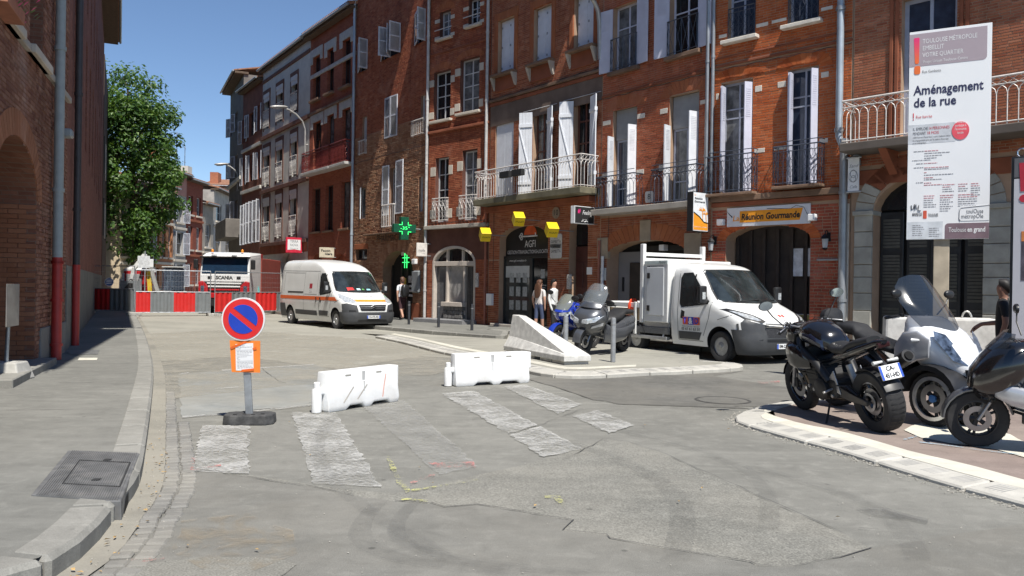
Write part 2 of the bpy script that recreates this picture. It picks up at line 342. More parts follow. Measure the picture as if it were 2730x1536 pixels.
# ---------------------------------------------------------------- kerbs and pavements
def resample(P, step):
    P = [Vector((p[0], p[1], 0)) for p in P]; L = [0]
    for a, b in zip(P, P[1:]): L.append(L[-1] + (b - a).length)
    n = max(1, round(L[-1] / step)); out = []; k = 0
    for i in range(n + 1):
        d = L[-1] * i / n
        while k < len(P) - 2 and L[k + 1] < d: k += 1
        out.append(P[k].lerp(P[k + 1], (d - L[k]) / max(1e-9, L[k + 1] - L[k])))
    return out
def smooth_line(P, it=2):
    P = [Vector((p[0], p[1], 0)) for p in P]
    for _ in range(it):
        Q = [P[0]]
        for a, b in zip(P, P[1:]): Q += [a.lerp(b, .25), a.lerp(b, .75)]
        P = Q + [P[-1]]
    return P
def kerbs(line, width, z1, parent, mat, step=1.0, z0=-.05, gap=.008, jit=.004, bev=.015, sub=3, slope=0, name='kerb_stone', grooves=None, lap=None):
    P = resample(line, step / sub); n = len(P); nr = []
    for i in range(n):
        t = (P[min(i + 1, n - 1)] - P[max(0, i - 1)]).normalized(); nr.append((t, Vector((-t.y, t.x, 0))))
    inner = []
    for k in range(0, n - 1, sub):
        idx = list(range(k, min(k + sub, n - 1) + 1)); top = z1 + random.uniform(-jit, jit); rings = []
        for q, i in enumerate(idx):
            t, nn = nr[i]; p = P[i] + t * (gap if q == 0 else -gap if q == len(idx) - 1 else 0)
            a, b = p, p + nn * width
            rings.append([(a.x, a.y, z0), (a.x, a.y, top - slope), (b.x, b.y, top), (b.x, b.y, z0)])
        MB().loft(rings).build(name, mat, parent, bevel=bev, seg=1)
        if grooves:
            g = MB()
            for grp in (.18, .5, .82):
                for s_ in range(5):
                    f = grp + (s_ - 2) * .035; i = idx[0]; j = idx[-1]; p = P[i].lerp(P[j], f); t, nn = nr[i]
                    w0, w1 = width * .3, width * .82
                    for off, ww in ((0, .006),):
                        q0, q1 = p + nn * w0, p + nn * w1; z = lambda w: top - slope * (1 - w / width) + .002
                        g.quad((*(q0 - t * ww).xy, z(w0)), (*(q0 + t * ww).xy, z(w0)), (*(q1 + t * ww).xy, z(w1)), (*(q1 - t * ww).xy, z(w1)))
            g.build('kerb_grooves', grooves, parent, fix=False, kind='stuff')
    return [P[i] + nr[i][1] * (width - .03 if lap is None else lap) for i in range(n)]
PH = .13
# left pavement, kerb running from behind the camera to the fence
kl = [Vector((-7.5, .6, 0)), Vector((-4.2, 2.6, 0))] + [G(x, y, PH) for x, y in ((37, 1529), (159, 1478), (255, 1403), (307, 1337), (345, 1296), (375, 1255), (388, 1177), (401, 1085), (409, 1010), (410, 972), (398, 918), (377, 866), (362, 840))]
kl = smooth_line(kl, 2); d = (kl[-1] - kl[-8]).normalized(); kl.append(kl[-1] + d * 40)
pl = empty('pavement'); pl['kind'] = 'structure'
inn = kerbs(kl, .27, PH + .006, pl, A_KERB, 1.05, bev=.03, lap=.06)
poly = inn + [Vector((-60, 75, 0)), Vector((-60, -4, 0)), Vector((-9, -4, 0))]
sheet('paving', poly, PH, A_PAVE, pl)
for a in (((420, 55), (960, 62)), ((40, 255), (950, 242))): seam(gp('B8', *a, h=PH), .005, PH + .004).parent = pl
for a in (((575, 1305), (905, 1308)),): seam(gp('L3', *a, h=PH), .004, PH + .004).parent = pl
# gutter of setts along the left kerb
gi = MB(); P = resample(kl, .3); k0 = 0
gl, gr = [], []
for i, p in enumerate(P):
    t = (P[min(i + 1, len(P) - 1)] - P[max(0, i - 1)]).normalized(); nn = Vector((t.y, -t.x, 0)); gl.append(p + nn * -.02); gr.append(p + nn * (.17))
sheet('gutter', gl + gr[::-1], .010, asphalt('gutter_concrete', (.22, .215, .2), (.3, .29, .262), stain=.3, dustamt=.6, dust=(.36, .335, .28)), ground)
sm = [MB().box(-.06, .06, -.05, .05, -.03, .012 + .002 * k) for k in range(3)]
sproto = [b.build('sett', A_SETT, ground, bevel=.012, seg=1) for b in sm]; ns = 0; used = set()
P = resample(kl, .115)
for i, p in enumerate(P):
    if p.y < 2.4 or p.y > 11.5 or p.x < -6: continue
    t = (P[min(i + 1, len(P) - 1)] - P[max(0, i - 1)]).normalized(); nn = Vector((t.y, -t.x, 0))
    for row in range(2 if p.y < 9 else 1):
        k = random.randrange(3); o = sproto[k]
        if k in used: o = o.copy(); COL.objects.link(o)
        used.add(k); q = p + nn * (.225 + .128 * row + random.uniform(-.008, .008)); o.location = (q.x, q.y, .008 + random.uniform(-.006, .004)); o.rotation_euler = (random.uniform(-.04, .04), random.uniform(-.04, .04), math.atan2(nn.y, nn.x) + random.uniform(-.08, .08)); ns += 1
# cast iron drain hood let into the kerb
IRON = M('cast_iron', (.15, .15, .148), .6, .25, var=.25, scale=9, bmp=.3, dirt=.7, dcol=(.27, .26, .24))
q = [G(x, y, PH + .01, 'B8') for x, y in ((490, 545), (1005, 565), (870, 905), (225, 862))]
dr = empty('drain_cover', (q[0] + q[1] + q[2] + q[3]) / 4, 0, 'ribbed cast iron drain hood set into the kerb of the pavement', 'drain cover')
o = dr.location.copy(); lo = lambda p, z: (p.x - o.x, p.y - o.y, z - o.z)
MB().loft([[lo(p, PH - .03) for p in q], [lo(p, PH + .012) for p in q]]).build('plate', IRON, dr, bevel=.006)
rb = MB()
for k in range(38):
    f = (k + .5) / 38; a, b = q[3].lerp(q[2], f), q[0].lerp(q[1], f); w = (q[2] - q[3]).normalized() * .0055
    if .06 < f < .97: rb.loft([[lo(a - w, PH + .01), lo(a + w, PH + .01), lo(b + w, PH + .01), lo(b - w, PH + .01)], [lo(a - w * .6, PH + .017), lo(a + w * .6, PH + .017), lo(b + w * .6, PH + .017), lo(b - w * .6, PH + .017)]])
rb.build('ribs', IRON, dr, kind='stuff', fix=False)
fr = MB()
ins = [q[3].lerp(q[2], .26).lerp(q[0].lerp(q[1], .26), .22), q[3].lerp(q[2], .93).lerp(q[0].lerp(q[1], .93), .22), q[3].lerp(q[2], .93).lerp(q[0].lerp(q[1], .93), .74), q[3].lerp(q[2], .26).lerp(q[0].lerp(q[1], .26), .74)]
fr.tube([lo(p, PH + .017) for p in ins], .006, 4, closed=True); fr.build('hatch_rim', M('black_joint', (.03, .03, .03), .9), dr)
for f, g in ((.62, .78), (.62, .33)): p = q[3].lerp(q[2], f).lerp(q[0].lerp(q[1], f), g); MB().cbox(lo(p, PH + .018), (.05, .05, .008)).build('lift_hole', M('black_joint'), dr)
mo = MB(); a, b = q[2], q[1]; sd = Vector((.91, .1, 0)).normalized()
for j in range(10):
    f0, f1 = .08 + .84 * j / 10, .08 + .84 * (j + 1) / 10; z0, z1 = [.02 + .085 * math.sqrt(max(0, 1 - ((f - .5) / .42) ** 2)) for f in (f0, f1)]
    p0, p1 = a.lerp(b, f0), a.lerp(b, f1); mo.quad(*[lo(p + sd * .012, z) for p, z in ((p0, .012), (p1, .012), (p1, z1), (p0, z0))])
mo.build('mouth', M('black_void', (.004, .004, .004), 1), dr, fix=False)
MB().loft([[lo(p + sd * e, z) for p, e, z in ((a, -.1, .0), (a, .008, .0), (a, .002, PH + .01), (a, -.1, PH + .01))], [lo(p + sd * e, z) for p, e, z in ((b, -.1, .0), (b, .008, .0), (b, .002, PH + .01), (b, -.1, PH + .01))]]).build('hood', IRON, dr, bevel=.008)
# grating and pale cover on the left pavement
gr_ = [G(x, y, PH, 'L3') for x, y in ((610, 992), (960, 992), (940, 1035), (690, 1035))]
sheet('floor_grating', gr_, PH + .006, IRON, pl)
sheet('pale_cover', [G(x, y, PH, 'L3') for x, y in ((765, 1068), (945, 1068), (935, 1090), (750, 1092))], PH + .006, A_DUSTY2, pl)

# middle traffic island
IH = .10
il = [G(x, y, IH) for x, y in ((1000, 893), (1077, 908), (1155, 929), (1215, 941), (1300, 957), (1360, 972), (1401, 981), (1456, 992), (1516, 996), (1600, 995), (1720, 988), (1850, 983), (1962, 977), (1985, 972), (1975, 965), (1945, 962), (1880, 958))]
il = smooth_line(il, 2); isl = empty('traffic_island'); isl['kind'] = 'structure'
GRV = M('groove_shadow', (.34, .335, .322), .95)
inn = kerbs(il, .42, IH, isl, A_KERBL, 1.0, bev=.015, slope=.03, grooves=GRV)
sheet('island_paving', inn + [Vector((4.4, 18.9, 0)), Vector((3.2, 21.2, 0)), Vector((.8, 22.5, 0)), Vector((-4.9, 26.2, 0))], IH - .006, A_DUST, isl)
sheet('pale_band', [p + Vector((.02, .35, 0)) for p in inn[:40]] + [p + Vector((.1, .75, 0)) for p in inn[:40]][::-1], IH - .002, A_DUSTY2, isl)
# right-hand island with parked motorbikes
RH = .07
rl = [G(x, y, RH) for x, y in ((2300, 1052), (2150, 1058), (2091, 1063), (2030, 1075), (1968, 1095), (1954, 1108), (1975, 1120), (2039, 1138), (2130, 1163), (2234, 1189), (2345, 1223), (2488, 1266), (2615, 1301), (2730, 1329), (2900, 1375), (3200, 1455))]
rl = smooth_line(rl, 2); isr = empty('parking_island'); isr['kind'] = 'structure'
inn = kerbs(rl, .34, RH, isr, A_KERBL, .98, bev=.015, slope=.03, grooves=GRV)
far = [Vector((9.5, 6, 0)), Vector((11, 12.5, 0)), Vector((5.6, 12.6, 0))]
sheet('island_paving', inn + far, RH - .006, A_RED, isr)
k = [i for i, p in enumerate(inn)]
mid = len(inn) // 2
sheet('cement_haunch', inn[int(len(inn) * .28):] + [p + Vector((.18, .42 + .12 * math.sin(i * 1.3), 0)) for i, p in list(enumerate(inn))[int(len(inn) * .30):][::-1]], RH - .002, A_DUSTY2, isr, jag=.02)
sheet('dirt_patch', [G(x, y, RH, 'C5') for x, y in ((1280, 470), (1400, 420), (1650, 400), (2000, 500), (2300, 640), (2300, 720), (1900, 600), (1600, 560), (1400, 520))], RH + .002, A_DUSTY2, isr, jag=.03)
for a in (((1290, 540), (1380, 515)), ((1390, 555), (1640, 585), (1800, 610), (2080, 640))):
    P = gp('C5', *a, h=RH); sheet('chalk_line', P + [p + Vector((0, .05, 0)) for p in P[::-1]], RH + .006, P_BLUE, isr)
# debris along the kerbs
PEB = M('gravel_bits', (.33, .31, .27), .95, var=.5, scale=40)
lf = MB(); random.seed(3)
def bits(b, n, f, r0, r1):
    for _ in range(n):
        p = f(); r = random.uniform(r0, r1); b.add([(p[0] + r * math.cos(a + random.random()) * random.uniform(.6, 1.2), p[1] + r * math.sin(a) * random.uniform(.6, 1.2), p[2]) for a in (0, 1.6, 3.1, 4.7)] + [(p[0], p[1], p[2] + r * .8)], [(0, 1, 4), (1, 2, 4), (2, 3, 4), (3, 0, 4)])
P = resample(rl, .05)
def edge():
    i = random.randrange(int(len(P) * .3), len(P) - 1); t = (P[i + 1] - P[i]).normalized(); q = P[i] + Vector((t.y, -t.x, 0)) * abs(random.gauss(.0, .07)); return (q.x, q.y, .006)
bits(lf, 500, edge, .004, .016)
def anyw(): p = G(random.uniform(200, 2600), random.uniform(1080, 1536)); return (p.x, p.y, .012)
bits(lf, 220, anyw, .002, .008)
P2 = resample(kl, .05)
def gut():
    p = random.choice([q for q in P2 if 2 < q.y < 14]) + Vector((random.uniform(.03, .4), 0, 0)); return (p.x, p.y, .012)
bits(lf, 300, gut, .003, .012); lf.build('loose_gravel', PEB, ground, fix=False, kind='stuff')
LEAF = M('dry_leaf', (.34, .23, .1), .8, var=.45, scale=30)
lv = MB()
for _ in range(90):
    if random.random() < .8:
        p = random.choice([q for q in P2 if 3.3 < q.y < 8]) + Vector((random.uniform(.04, .22), random.uniform(-.1, .1), 0))
    else: p = G(random.uniform(300, 2300), random.uniform(1100, 1500))
    r = random.uniform(.008, .022); a = random.uniform(0, 6.3); X = Matrix.Translation((p.x, p.y, .024)) @ Matrix.Rotation(a, 4, 'Z') @ Matrix.Rotation(random.uniform(-.4, .4), 4, 'X')
    lv.add([(-r, 0, 0), (-r * .2, r * .5, .006), (r, 0, .004), (-r * .2, -r * .5, .008)], [(0, 1, 2), (0, 2, 3)], X)
lv.build('fallen_leaves', LEAF, ground, fix=False, kind='stuff')
random.seed(11)
# ================================================================== buildings
def brick_mat(name, cols, rough=.85, mortar=None, dirt=.35):
    """per-brick colour (each brick is its own island / object)"""
    m, nt, b = nodes(name); v = wpos(nt)
    g = nt.nodes.new('ShaderNodeNewGeometry'); oi = nt.nodes.new('ShaderNodeObjectInfo')
    r = math_(nt, 'FRACT', math_(nt, 'ADD', g.outputs['Random Per Island'], oi.outputs['Random']))
    k = len(cols); c = ramp(nt, r, [(i / (k - 1) if k > 1 else 0, c) for i, c in enumerate(cols)])
    big = noise(nt, v, .5, 5, .65, .3); mid = noise(nt, v, 5, 5, .65)
    c = mixc(nt, math_(nt, 'MULTIPLY', ramp(nt, big, [(.45, 0), (.7, 1)]), dirt), c, tuple(x * .45 for x in cols[0]))
    c = mixc(nt, math_(nt, 'MULTIPLY', ramp(nt, mid, [(.55, 0), (.75, 1)]), .3), c, (.4, .25, .17))
    bg2 = noise(nt, v, .9, 6, .7, .5); c = mixc(nt, math_(nt, 'MULTIPLY', ramp(nt, bg2, [(.54, 0), (.7, 1)]), .4), c, tuple(min(1, x * f + .03) for x, f in zip(cols[-1], (1.25, 1.7, 2.2))))
    stk = noise(nt, mul(nt, v, (2.2, 2.2, .22)), 1.3, 5, .65, .3); c = mixc(nt, math_(nt, 'MULTIPLY', ramp(nt, stk, [(.5, 0), (.72, 1)]), .5), c, tuple(x * .38 for x in cols[0]))
    nt.links.new(c, b.inputs['Base Color']); b.inputs['Roughness'].default_value = rough; b.inputs['Specular IOR Level'].default_value = .2
    bump(nt, b, noise(nt, v, 60, 4, .7), .35, .006); return m
def course_mat(name, cols, mortar, cw=.24, ch=.07, dirt=.35, tilt=0):
    """brick pattern for walls too far to pick single bricks"""
    m, nt, b = nodes(name); v = wpos(nt, True)
    sx = N(nt, 'SeparateXYZ'); nt.links.new(v, sx.inputs[0]); cx = N(nt, 'CombineXYZ')
    nt.links.new(math_(nt, 'ADD', sx.outputs[0], sx.outputs[1]), cx.inputs[0]); nt.links.new(sx.outputs[2], cx.inputs[1])
    br = N(nt, 'TexBrick'); br.inputs['Scale'].default_value = 1; br.inputs['Brick Width'].default_value = cw; br.inputs['Row Height'].default_value = ch
    br.inputs['Mortar Size'].default_value = .007; br.inputs['Mortar Smooth'].default_value = .3; br.inputs['Bias'].default_value = 0
    br.inputs['Color1'].default_value = (*cols[0], 1); br.inputs['Color2'].default_value = (*cols[-1], 1); br.inputs['Mortar'].default_value = (*mortar, 1)
    nt.links.new(cx.outputs[0], br.inputs['Vector'])
    big = noise(nt, v, .6, 5, .65, .3); mid = noise(nt, v, 4, 5, .65)
    c = mixc(nt, math_(nt, 'MULTIPLY', ramp(nt, big, [(.42, 0), (.7, 1)]), dirt), br.outputs['Color'], tuple(x * .5 for x in cols[0]))
    c = mixc(nt, math_(nt, 'MULTIPLY', ramp(nt, mid, [(.52, 0), (.75, 1)]), .35), c, tuple(min(1, x * 1.35) for x in cols[-1]))
    nt.links.new(c, b.inputs['Base Color']); b.inputs['Roughness'].default_value = .88; b.inputs['Specular IOR Level'].default_value = .2
    bump(nt, b, math_(nt, 'SUBTRACT', math_(nt, 'MULTIPLY', noise(nt, v, 25, 5, .7), .4), br.outputs['Fac']), .5, .012); return m
def plaster(name, col=None, var=.2, dirt=.4, dcol=None, bmp=.25):
    if name in MATS: return MATS[name]
    return M(name, col, .9, var=var, scale=1.6, bmp=bmp, dirt=dirt, dcol=dcol or tuple(c * .45 for c in col), spec=.2)
ORANGE = [(.44, .10, .028), (.50, .13, .04), (.37, .08, .025), (.54, .165, .06), (.46, .11, .032)]
BROWN = [(.34, .105, .05), (.42, .15, .075), (.27, .075, .04), (.46, .19, .105), (.36, .115, .055)]
MORT = (.40, .27, .185)
GLASS = M('dark_window_glass', (.012, .015, .018), .06, var=.2, spec=.6)
GLASSB = M('blue_grey_glass', (.03, .045, .075), .07, var=.25, spec=.7)
CURT = M('curtained_glass', (.13, .135, .14), .1, var=.6, scale=3.5, spec=.6)
VOID = M('dark_interior', (.012, .011, .01), .95, var=.4)
DARKW = M('dark_stained_wood', (.035, .026, .022), .6, var=.35, scale=4)
WPAINT = M('white_shutter_paint', (.70, .72, .76), .55, var=.06, scale=5, dirt=.25, dcol=(.45, .45, .47))
GPAINT = M('grey_blue_paint', (.36, .39, .48), .55, var=.1, scale=5, dirt=.2)
LPAINT = M('pale_grey_frame', (.52, .52, .53), .55, var=.1, scale=5, dirt=.25)
STONE = plaster('pale_stone', (.56, .5, .42), .12, .3)
SILL = plaster('weathered_sill', (.42, .38, .33), .2, .5)
RAILW = M('white_wrought_iron', (.6, .57, .54), .5, .1, var=.15, scale=12, dirt=.35, dcol=(.3, .2, .14))
RAILB = M('blue_black_wrought_iron', (.05, .06, .085), .45, .3, var=.2, scale=12)
RAILR = M('red_wrought_iron', (.2, .035, .03), .5, .1, var=.2, scale=12)
ZINC = M('zinc_pipe', (.33, .345, .36), .42, .5, var=.15, scale=3, dirt=.35, dcol=(.18, .17, .16))
TILE = M('roof_tile', (.3, .15, .09), .9, var=.35, scale=5, bmp=.4, dirt=.4)
class Bld:
    def __init__(s, name, xl, dl, xr, dr, label, cat='building', yl=860, yr=900):
        A = at_depth(xl, yl, dl); B = at_depth(xr, yr, dr); s.A = Vector((A.x, A.y, 0)); B = Vector((B.x, B.y, 0)); s.setup(name, B, label, cat)
    @classmethod
    def between(c, name, A, B, label, cat='building'):
        s = c.__new__(c); s.A = Vector((A[0], A[1], 0)); s.setup(name, Vector((B[0], B[1], 0)), label, cat); return s
    def setup(s, name, B, label, cat):
        d = B - s.A; s.w = d.length; s.u = d.normalized(); s.n = Vector((s.u.y, -s.u.x, 0)); s.rz = math.atan2(s.u.y, s.u.x)
        s.e = empty(name, s.A, s.rz, label, cat); s.ops = []
    def P(s, u, z, d=0): return s.A + s.u * u + s.n * d + Vector((0, 0, z))
    def px(s, r, x, y, d=0):
        X, Y = S(r, x, y); q = ray(X, Y); A = s.A + s.n * d; t = (A - CAM).dot(s.n) / q.dot(s.n); p = CAM + q * t
        return (p - s.A).dot(s.u), p.z
    def rect(s, r, x0, y0, x1, y1, d=0, r2=None):
        a = s.px(r, x0, y0, d); b = s.px(r2 or r, x1, y1, d); return a[0], b[0], a[1], b[1]
    def op(s, u0, u1, z0, z1, arch=0, depth=.24): s.ops.append((u0, u1, z0, z1, arch, depth)); return (u0, u1, z0, z1)
    def opx(s, r, x0, y0, x1, y1, arch=0, depth=.24, r2=None, z0=None):
        q = s.rect(r, x0, y0, x1, y1, 0, r2); q = (q[0], q[1], q[2] if z0 is None else z0, q[3])
        return s.op(*q, arch=arch, depth=depth)
    def wall(s, u0, u1, z0, z1, mat, name='wall', back=8.0, cap=True, reveal=None):
        ops = [o for o in s.ops if o[0] < u1 and o[1] > u0]
        us = sorted({u0, u1} | {max(u0, min(u1, v)) for o in ops for v in o[:2]}); zs = sorted({z0, z1} | {max(z0, min(z1, v)) for o in ops for v in (o[2], o[3] + o[4])})
        b = MB()
        for a, c in zip(us, us[1:]):
            run = None
            for p, q in zip(zs, zs[1:]):
                cu, cz = (a + c) / 2, (p + q) / 2
                if any(o[0] < cu < o[1] and o[2] < cz < o[3] + o[4] for o in ops): continue
                b.quad((a, 0, p), (c, 0, p), (c, 0, q), (a, 0, q))
        for o in ops:
            a, c, p, q, ar, dp = o; n = 14
            if ar:
                arc = [((a + c) / 2 - (c - a) / 2 * math.cos(PI * i / n), q + ar * math.sin(PI * i / n)) for i in range(n + 1)]
                for (x0, y0), (x1, y1) in zip(arc, arc[1:]): b.quad((x0, 0, y0), (x1, 0, y1), (x1, 0, q + ar), (x0, 0, q + ar))
                per = [(a, p)] + arc + [(c, p)]
            else: per = [(a, p), (a, q), (c, q), (c, p)]
            for (x0, y0), (x1, y1) in zip(per, per[1:]): b.quad((x0, 0, y0), (x1, 0, y1), (x1, dp, y1), (x0, dp, y0))
            if p > z0 + .02: b.quad((a, 0, p), (c, 0, p), (c, dp, p), (a, dp, p))
            b.quad((a, dp + .05, p), (c, dp + .05, p), (c, dp + .05, q + ar), (a, dp + .05, q + ar)) if dp < .6 else None
        if back:
            b.quad((u0, 0, z0), (u0, back, z0), (u0, back, z1), (u0, 0, z1)); b.quad((u1, 0, z0), (u1, back, z0), (u1, back, z1), (u1, 0, z1))
            b.quad((u0, back, z0), (u1, back, z0), (u1, back, z1), (u0, back, z1))
            if cap: b.quad((u0, 0, z1), (u1, 0, z1), (u1, back, z1), (u0, back, z1))
        return b.build(name, mat, s.e, fix=False)
    def intervals(s, u0, u1, z):
        cuts = []
        for a, c, p, q, ar, dp in s.ops:
            if p < z < q: cuts.append((a, c))
            elif ar and q <= z < q + ar:
                h = (c - a) / 2 * math.sqrt(max(0, 1 - ((z - q) / ar) ** 2)); m_ = (a + c) / 2; cuts.append((m_ - h, m_ + h))
        cuts += [c for lo, hi, c in getattr(s, 'skip', []) if lo < z < hi]
        out = []; x = u0
        for a, c in sorted(cuts):
            if a > x: out.append((x, min(a, u1)))
            x = max(x, c)
        if x < u1: out.append((x, u1))
        return [(a, c) for a, c in out if c - a > .03]
    def bricks(s, u0, u1, z0, z1, mat, ch=.075, cl=.235, joint=.011, proud=.008, parent=None, single=300, rough=0, focus=None):
        """courses of bricks laid round the openings: the largest-looking ones as single parts, the rest joined"""
        L = []; k = 0; z = z0
        while z + ch < z1:
            zc = z + ch / 2
            for a, c in s.intervals(u0, u1, zc):
                x = a; first = True
                while x < c - .02:
                    w = cl * (random.uniform(.85, 1.15) if not rough else random.uniform(.6, 1.35))
                    if first: w *= (.5 if k % 2 else 1); first = False
                    x1 = min(x + w, c)
                    if c - x1 < .05: x1 = c
                    L.append((x + joint / 2, x1 - joint / 2, z + joint / 2, z + ch - joint / 2)); x = x1
            z += ch; k += 1
        fo = focus or CAM
        def d2(q): return (s.P((q[0] + q[1]) / 2, q[2]) - fo).length
        vis = []
        for i, q in enumerate(L):
            p = s.P((q[0] + q[1]) / 2, q[2]); v = p - CAM
            if v.y > 1:
                sx = CX + F * v.dot(CR) / v.dot(W); sy = CY - F * v.dot(CU) / v.dot(W)
                if 0 < sx < 2730 and 0 < sy < 1536: vis.append((d2(q) - 2 * (q[1] - q[0]), i))
        pick = {i for _, i in sorted(vis)[:single]}
        pa = parent or s.e; b = MB(); me0 = None; F5 = [(0, 1, 5, 4), (1, 2, 6, 5), (2, 3, 7, 6), (3, 0, 4, 7), (4, 5, 6, 7)]
        def geo(x0, x1, za, zb, pr):
            e = .004
            return [(x0, .004, za), (x1, .004, za), (x1, .004, zb), (x0, .004, zb), (x0 + e, -pr, za + e), (x1 - e, -pr, za + e), (x1 - e, -pr, zb - e), (x0 + e, -pr, zb - e)]
        cache = {}
        for i, q in enumerate(L):
            pr = proud + random.uniform(-.003, .004) + (random.uniform(-.004, .012) if rough else 0)
            if i in pick:
                wk = round((q[1] - q[0]) * 40) / 40
                if wk not in cache:
                    me = bpy.data.meshes.new('brick'); h = q[3] - q[2]; me.from_pydata(geo(-wk / 2, wk / 2, -h / 2, h / 2, proud), [], F5); me.materials.append(mat); me.update(); cache[wk] = me
                o = bpy.data.objects.new('brick', cache[wk]); COL.objects.link(o); o.parent = pa; o.location = ((q[0] + q[1]) / 2, random.uniform(-.003, .002), (q[2] + q[3]) / 2)
                if wk > 0: o.scale = ((q[1] - q[0]) / wk, 1, 1)
            else:
                za = random.uniform(-.006, .006) * rough; b.add(geo(q[0], q[1], q[2] + za, q[3] + za, pr), F5)
        if b.v: b.build('brick_courses', mat, pa, fix=False, kind='stuff')
        return len(L)
    # ---------------------------------------------------------- fittings
    def box(s, name, u0, u1, z0, z1, y0, y1, mat, bevel=.01, parent=None):
        return MB().box(min(u0, u1), max(u0, u1), min(y0, y1), max(y0, y1), min(z0, z1), max(z0, z1)).build(name, mat, parent or s.e, bevel=bevel, seg=1)
    def window(s, q, frm, glass=None, nx=2, rows=(1,), depth=.17, fw=.055, arch=0, name='window', mid=None):
        u0, u1, z0, z1 = q; g = glass or GLASS; b = MB(); fd = .05; g = CURT if g is GLASS and random.random() < .4 else g
        def bar(a, c, p, r): b.box(a, c, depth - fd / 2, depth + fd / 2, p, r)
        bar(u0, u0 + fw, z0, z1); bar(u1 - fw, u1, z0, z1); bar(u0 + fw, u1 - fw, z0, z0 + fw * 1.3); bar(u0 + fw, u1 - fw, z1 - fw, z1)
        tot = sum(rows); cells = []; zz = z0 + fw * 1.3; H = z1 - fw - zz; W_ = u1 - u0 - 2 * fw
        xs = [u0 + fw + W_ * i / nx for i in range(nx + 1)]; mw = mid or fw * .8
        for i in range(1, nx): bar(xs[i] - mw / 2, xs[i] + mw / 2, zz, z1 - fw)
        for k, r in enumerate(rows):
            za = zz; zb = zz + H * r / tot; zz = zb
            for i in range(nx):
                a, c = xs[i] + (mw / 2 if i else 0), xs[i + 1] - (mw / 2 if i < nx - 1 else 0)
                if k < len(rows) - 1: bar(a, c, zb - fw * .3, zb + fw * .3)
                cells.append((a, c, za, zb))
        o = b.build(name, frm, s.e, fix=False)
        for a, c, p, r in cells: MB().box(a - .005, c + .005, depth, depth + .008, p, r).build('pane', g, o, fix=False)
        return o
    def shutter(s, hinge, z0, z1, w, ang, mat, style='louvre', y=-.03):
        """leaf hinged at u=hinge; ang 0 lies along +u, 180 along -u, 90 sticks out to the street"""
        b = MB(); t = .035; X = Matrix.Translation((hinge, y, 0)) @ Matrix.Rotation(-math.radians(ang), 4, 'Z'); h = z1 - z0
        if style == 'louvre':
            fr = .06
            b.box(0, fr, -t / 2, t / 2, z0, z1, X); b.box(w - fr, w, -t / 2, t / 2, z0, z1, X)
            for p in (z0, z0 + h * .5, z1 - fr): b.box(fr, w - fr, -t / 2 + .002, t / 2 - .002, p, p + fr, X)
            k = int(h / .055)
            for i in range(k):
                zc = z0 + fr + (h - 2 * fr) * (i + .5) / k; b.add([(fr, -t * .45, zc - .02), (w - fr, -t * .45, zc - .02), (w - fr, t * .4, zc + .022), (fr, t * .4, zc + .022)], [(0, 1, 2, 3), (3, 2, 1, 0)], X)
        elif style == 'half':
            b.box(0, w, -t / 2, t / 2, z0, z1, X); k = 14
            for i in range(k):
                zc = z0 + h * .68 + h * .27 * i / k; b.box(w * .2, w * .8, t / 2, t / 2 + .006, zc, zc + h * .012, X); b.box(w * .2, w * .8, -t / 2 - .006, -t / 2, zc, zc + h * .012, X)
        elif style == 'brace':
            n = 4
            for i in range(n): b.box(w * i / n + .003, w * (i + 1) / n - .003, -t / 2, t / 2, z0, z1, X)
            for sg in (-1, 1):
                y0, y1 = (t / 2, t / 2 + .03) if sg > 0 else (-t / 2 - .03, -t / 2)
                for p in (z0 + h * .12, z0 + h * .82): b.box(0, w, y0, y1, p, p + .11, X)
                b.add([(0, y, z) for y in (y0, y1) for z in (z0 + h * .16, z0 + h * .16 + .12)] + [(w, y, z) for y in (y0, y1) for z in (z0 + h * .80, z0 + h * .80 + .12)], [(0, 1, 5, 4), (2, 3, 7, 6), (0, 2, 6, 4), (1, 3, 7, 5)], X)
        else:
            n = 5
            for i in range(n): b.box(w * i / n + .003, w * (i + 1) / n - .003, -t / 2, t / 2, z0, z1, X)
        return b.build('shutter', mat, s.e, fix=False)
    def sill(s, q, out=.12, h=.09, over=.1, mat=None, z=None):
        u0, u1, z0, z1 = q; zz = z0 if z is None else z
        return s.box('sill', u0 - over, u1 + over, zz - h, zz, -out, .1, mat or SILL, .012)
    def ledge(s, z, out=.1, h=.12, mat=None, u0=0, u1=None, name='string_course'):
        return s.box(name, u0 + .01, (s.w if u1 is None else u1) - .01, z - h, z, -out, .04, mat or SILL, .012)
    def pipe(s, u, z0, z1, r=.055, mat=None, y=None, name='downpipe', rings=True):
        y = -r - .05 if y is None else y
        o = MB().tube([(u, y, z0), (u, y, z1)], r, 12).build(name, mat or ZINC, s.e, smooth=50)
        if rings:
            z = z0 + 1.2
            while z < z1: MB().tube([(u, y, z), (u, y, z + .07)], r * 1.22, 12).build('pipe_collar', mat or ZINC, o, smooth=50); z += 2.6
        return o
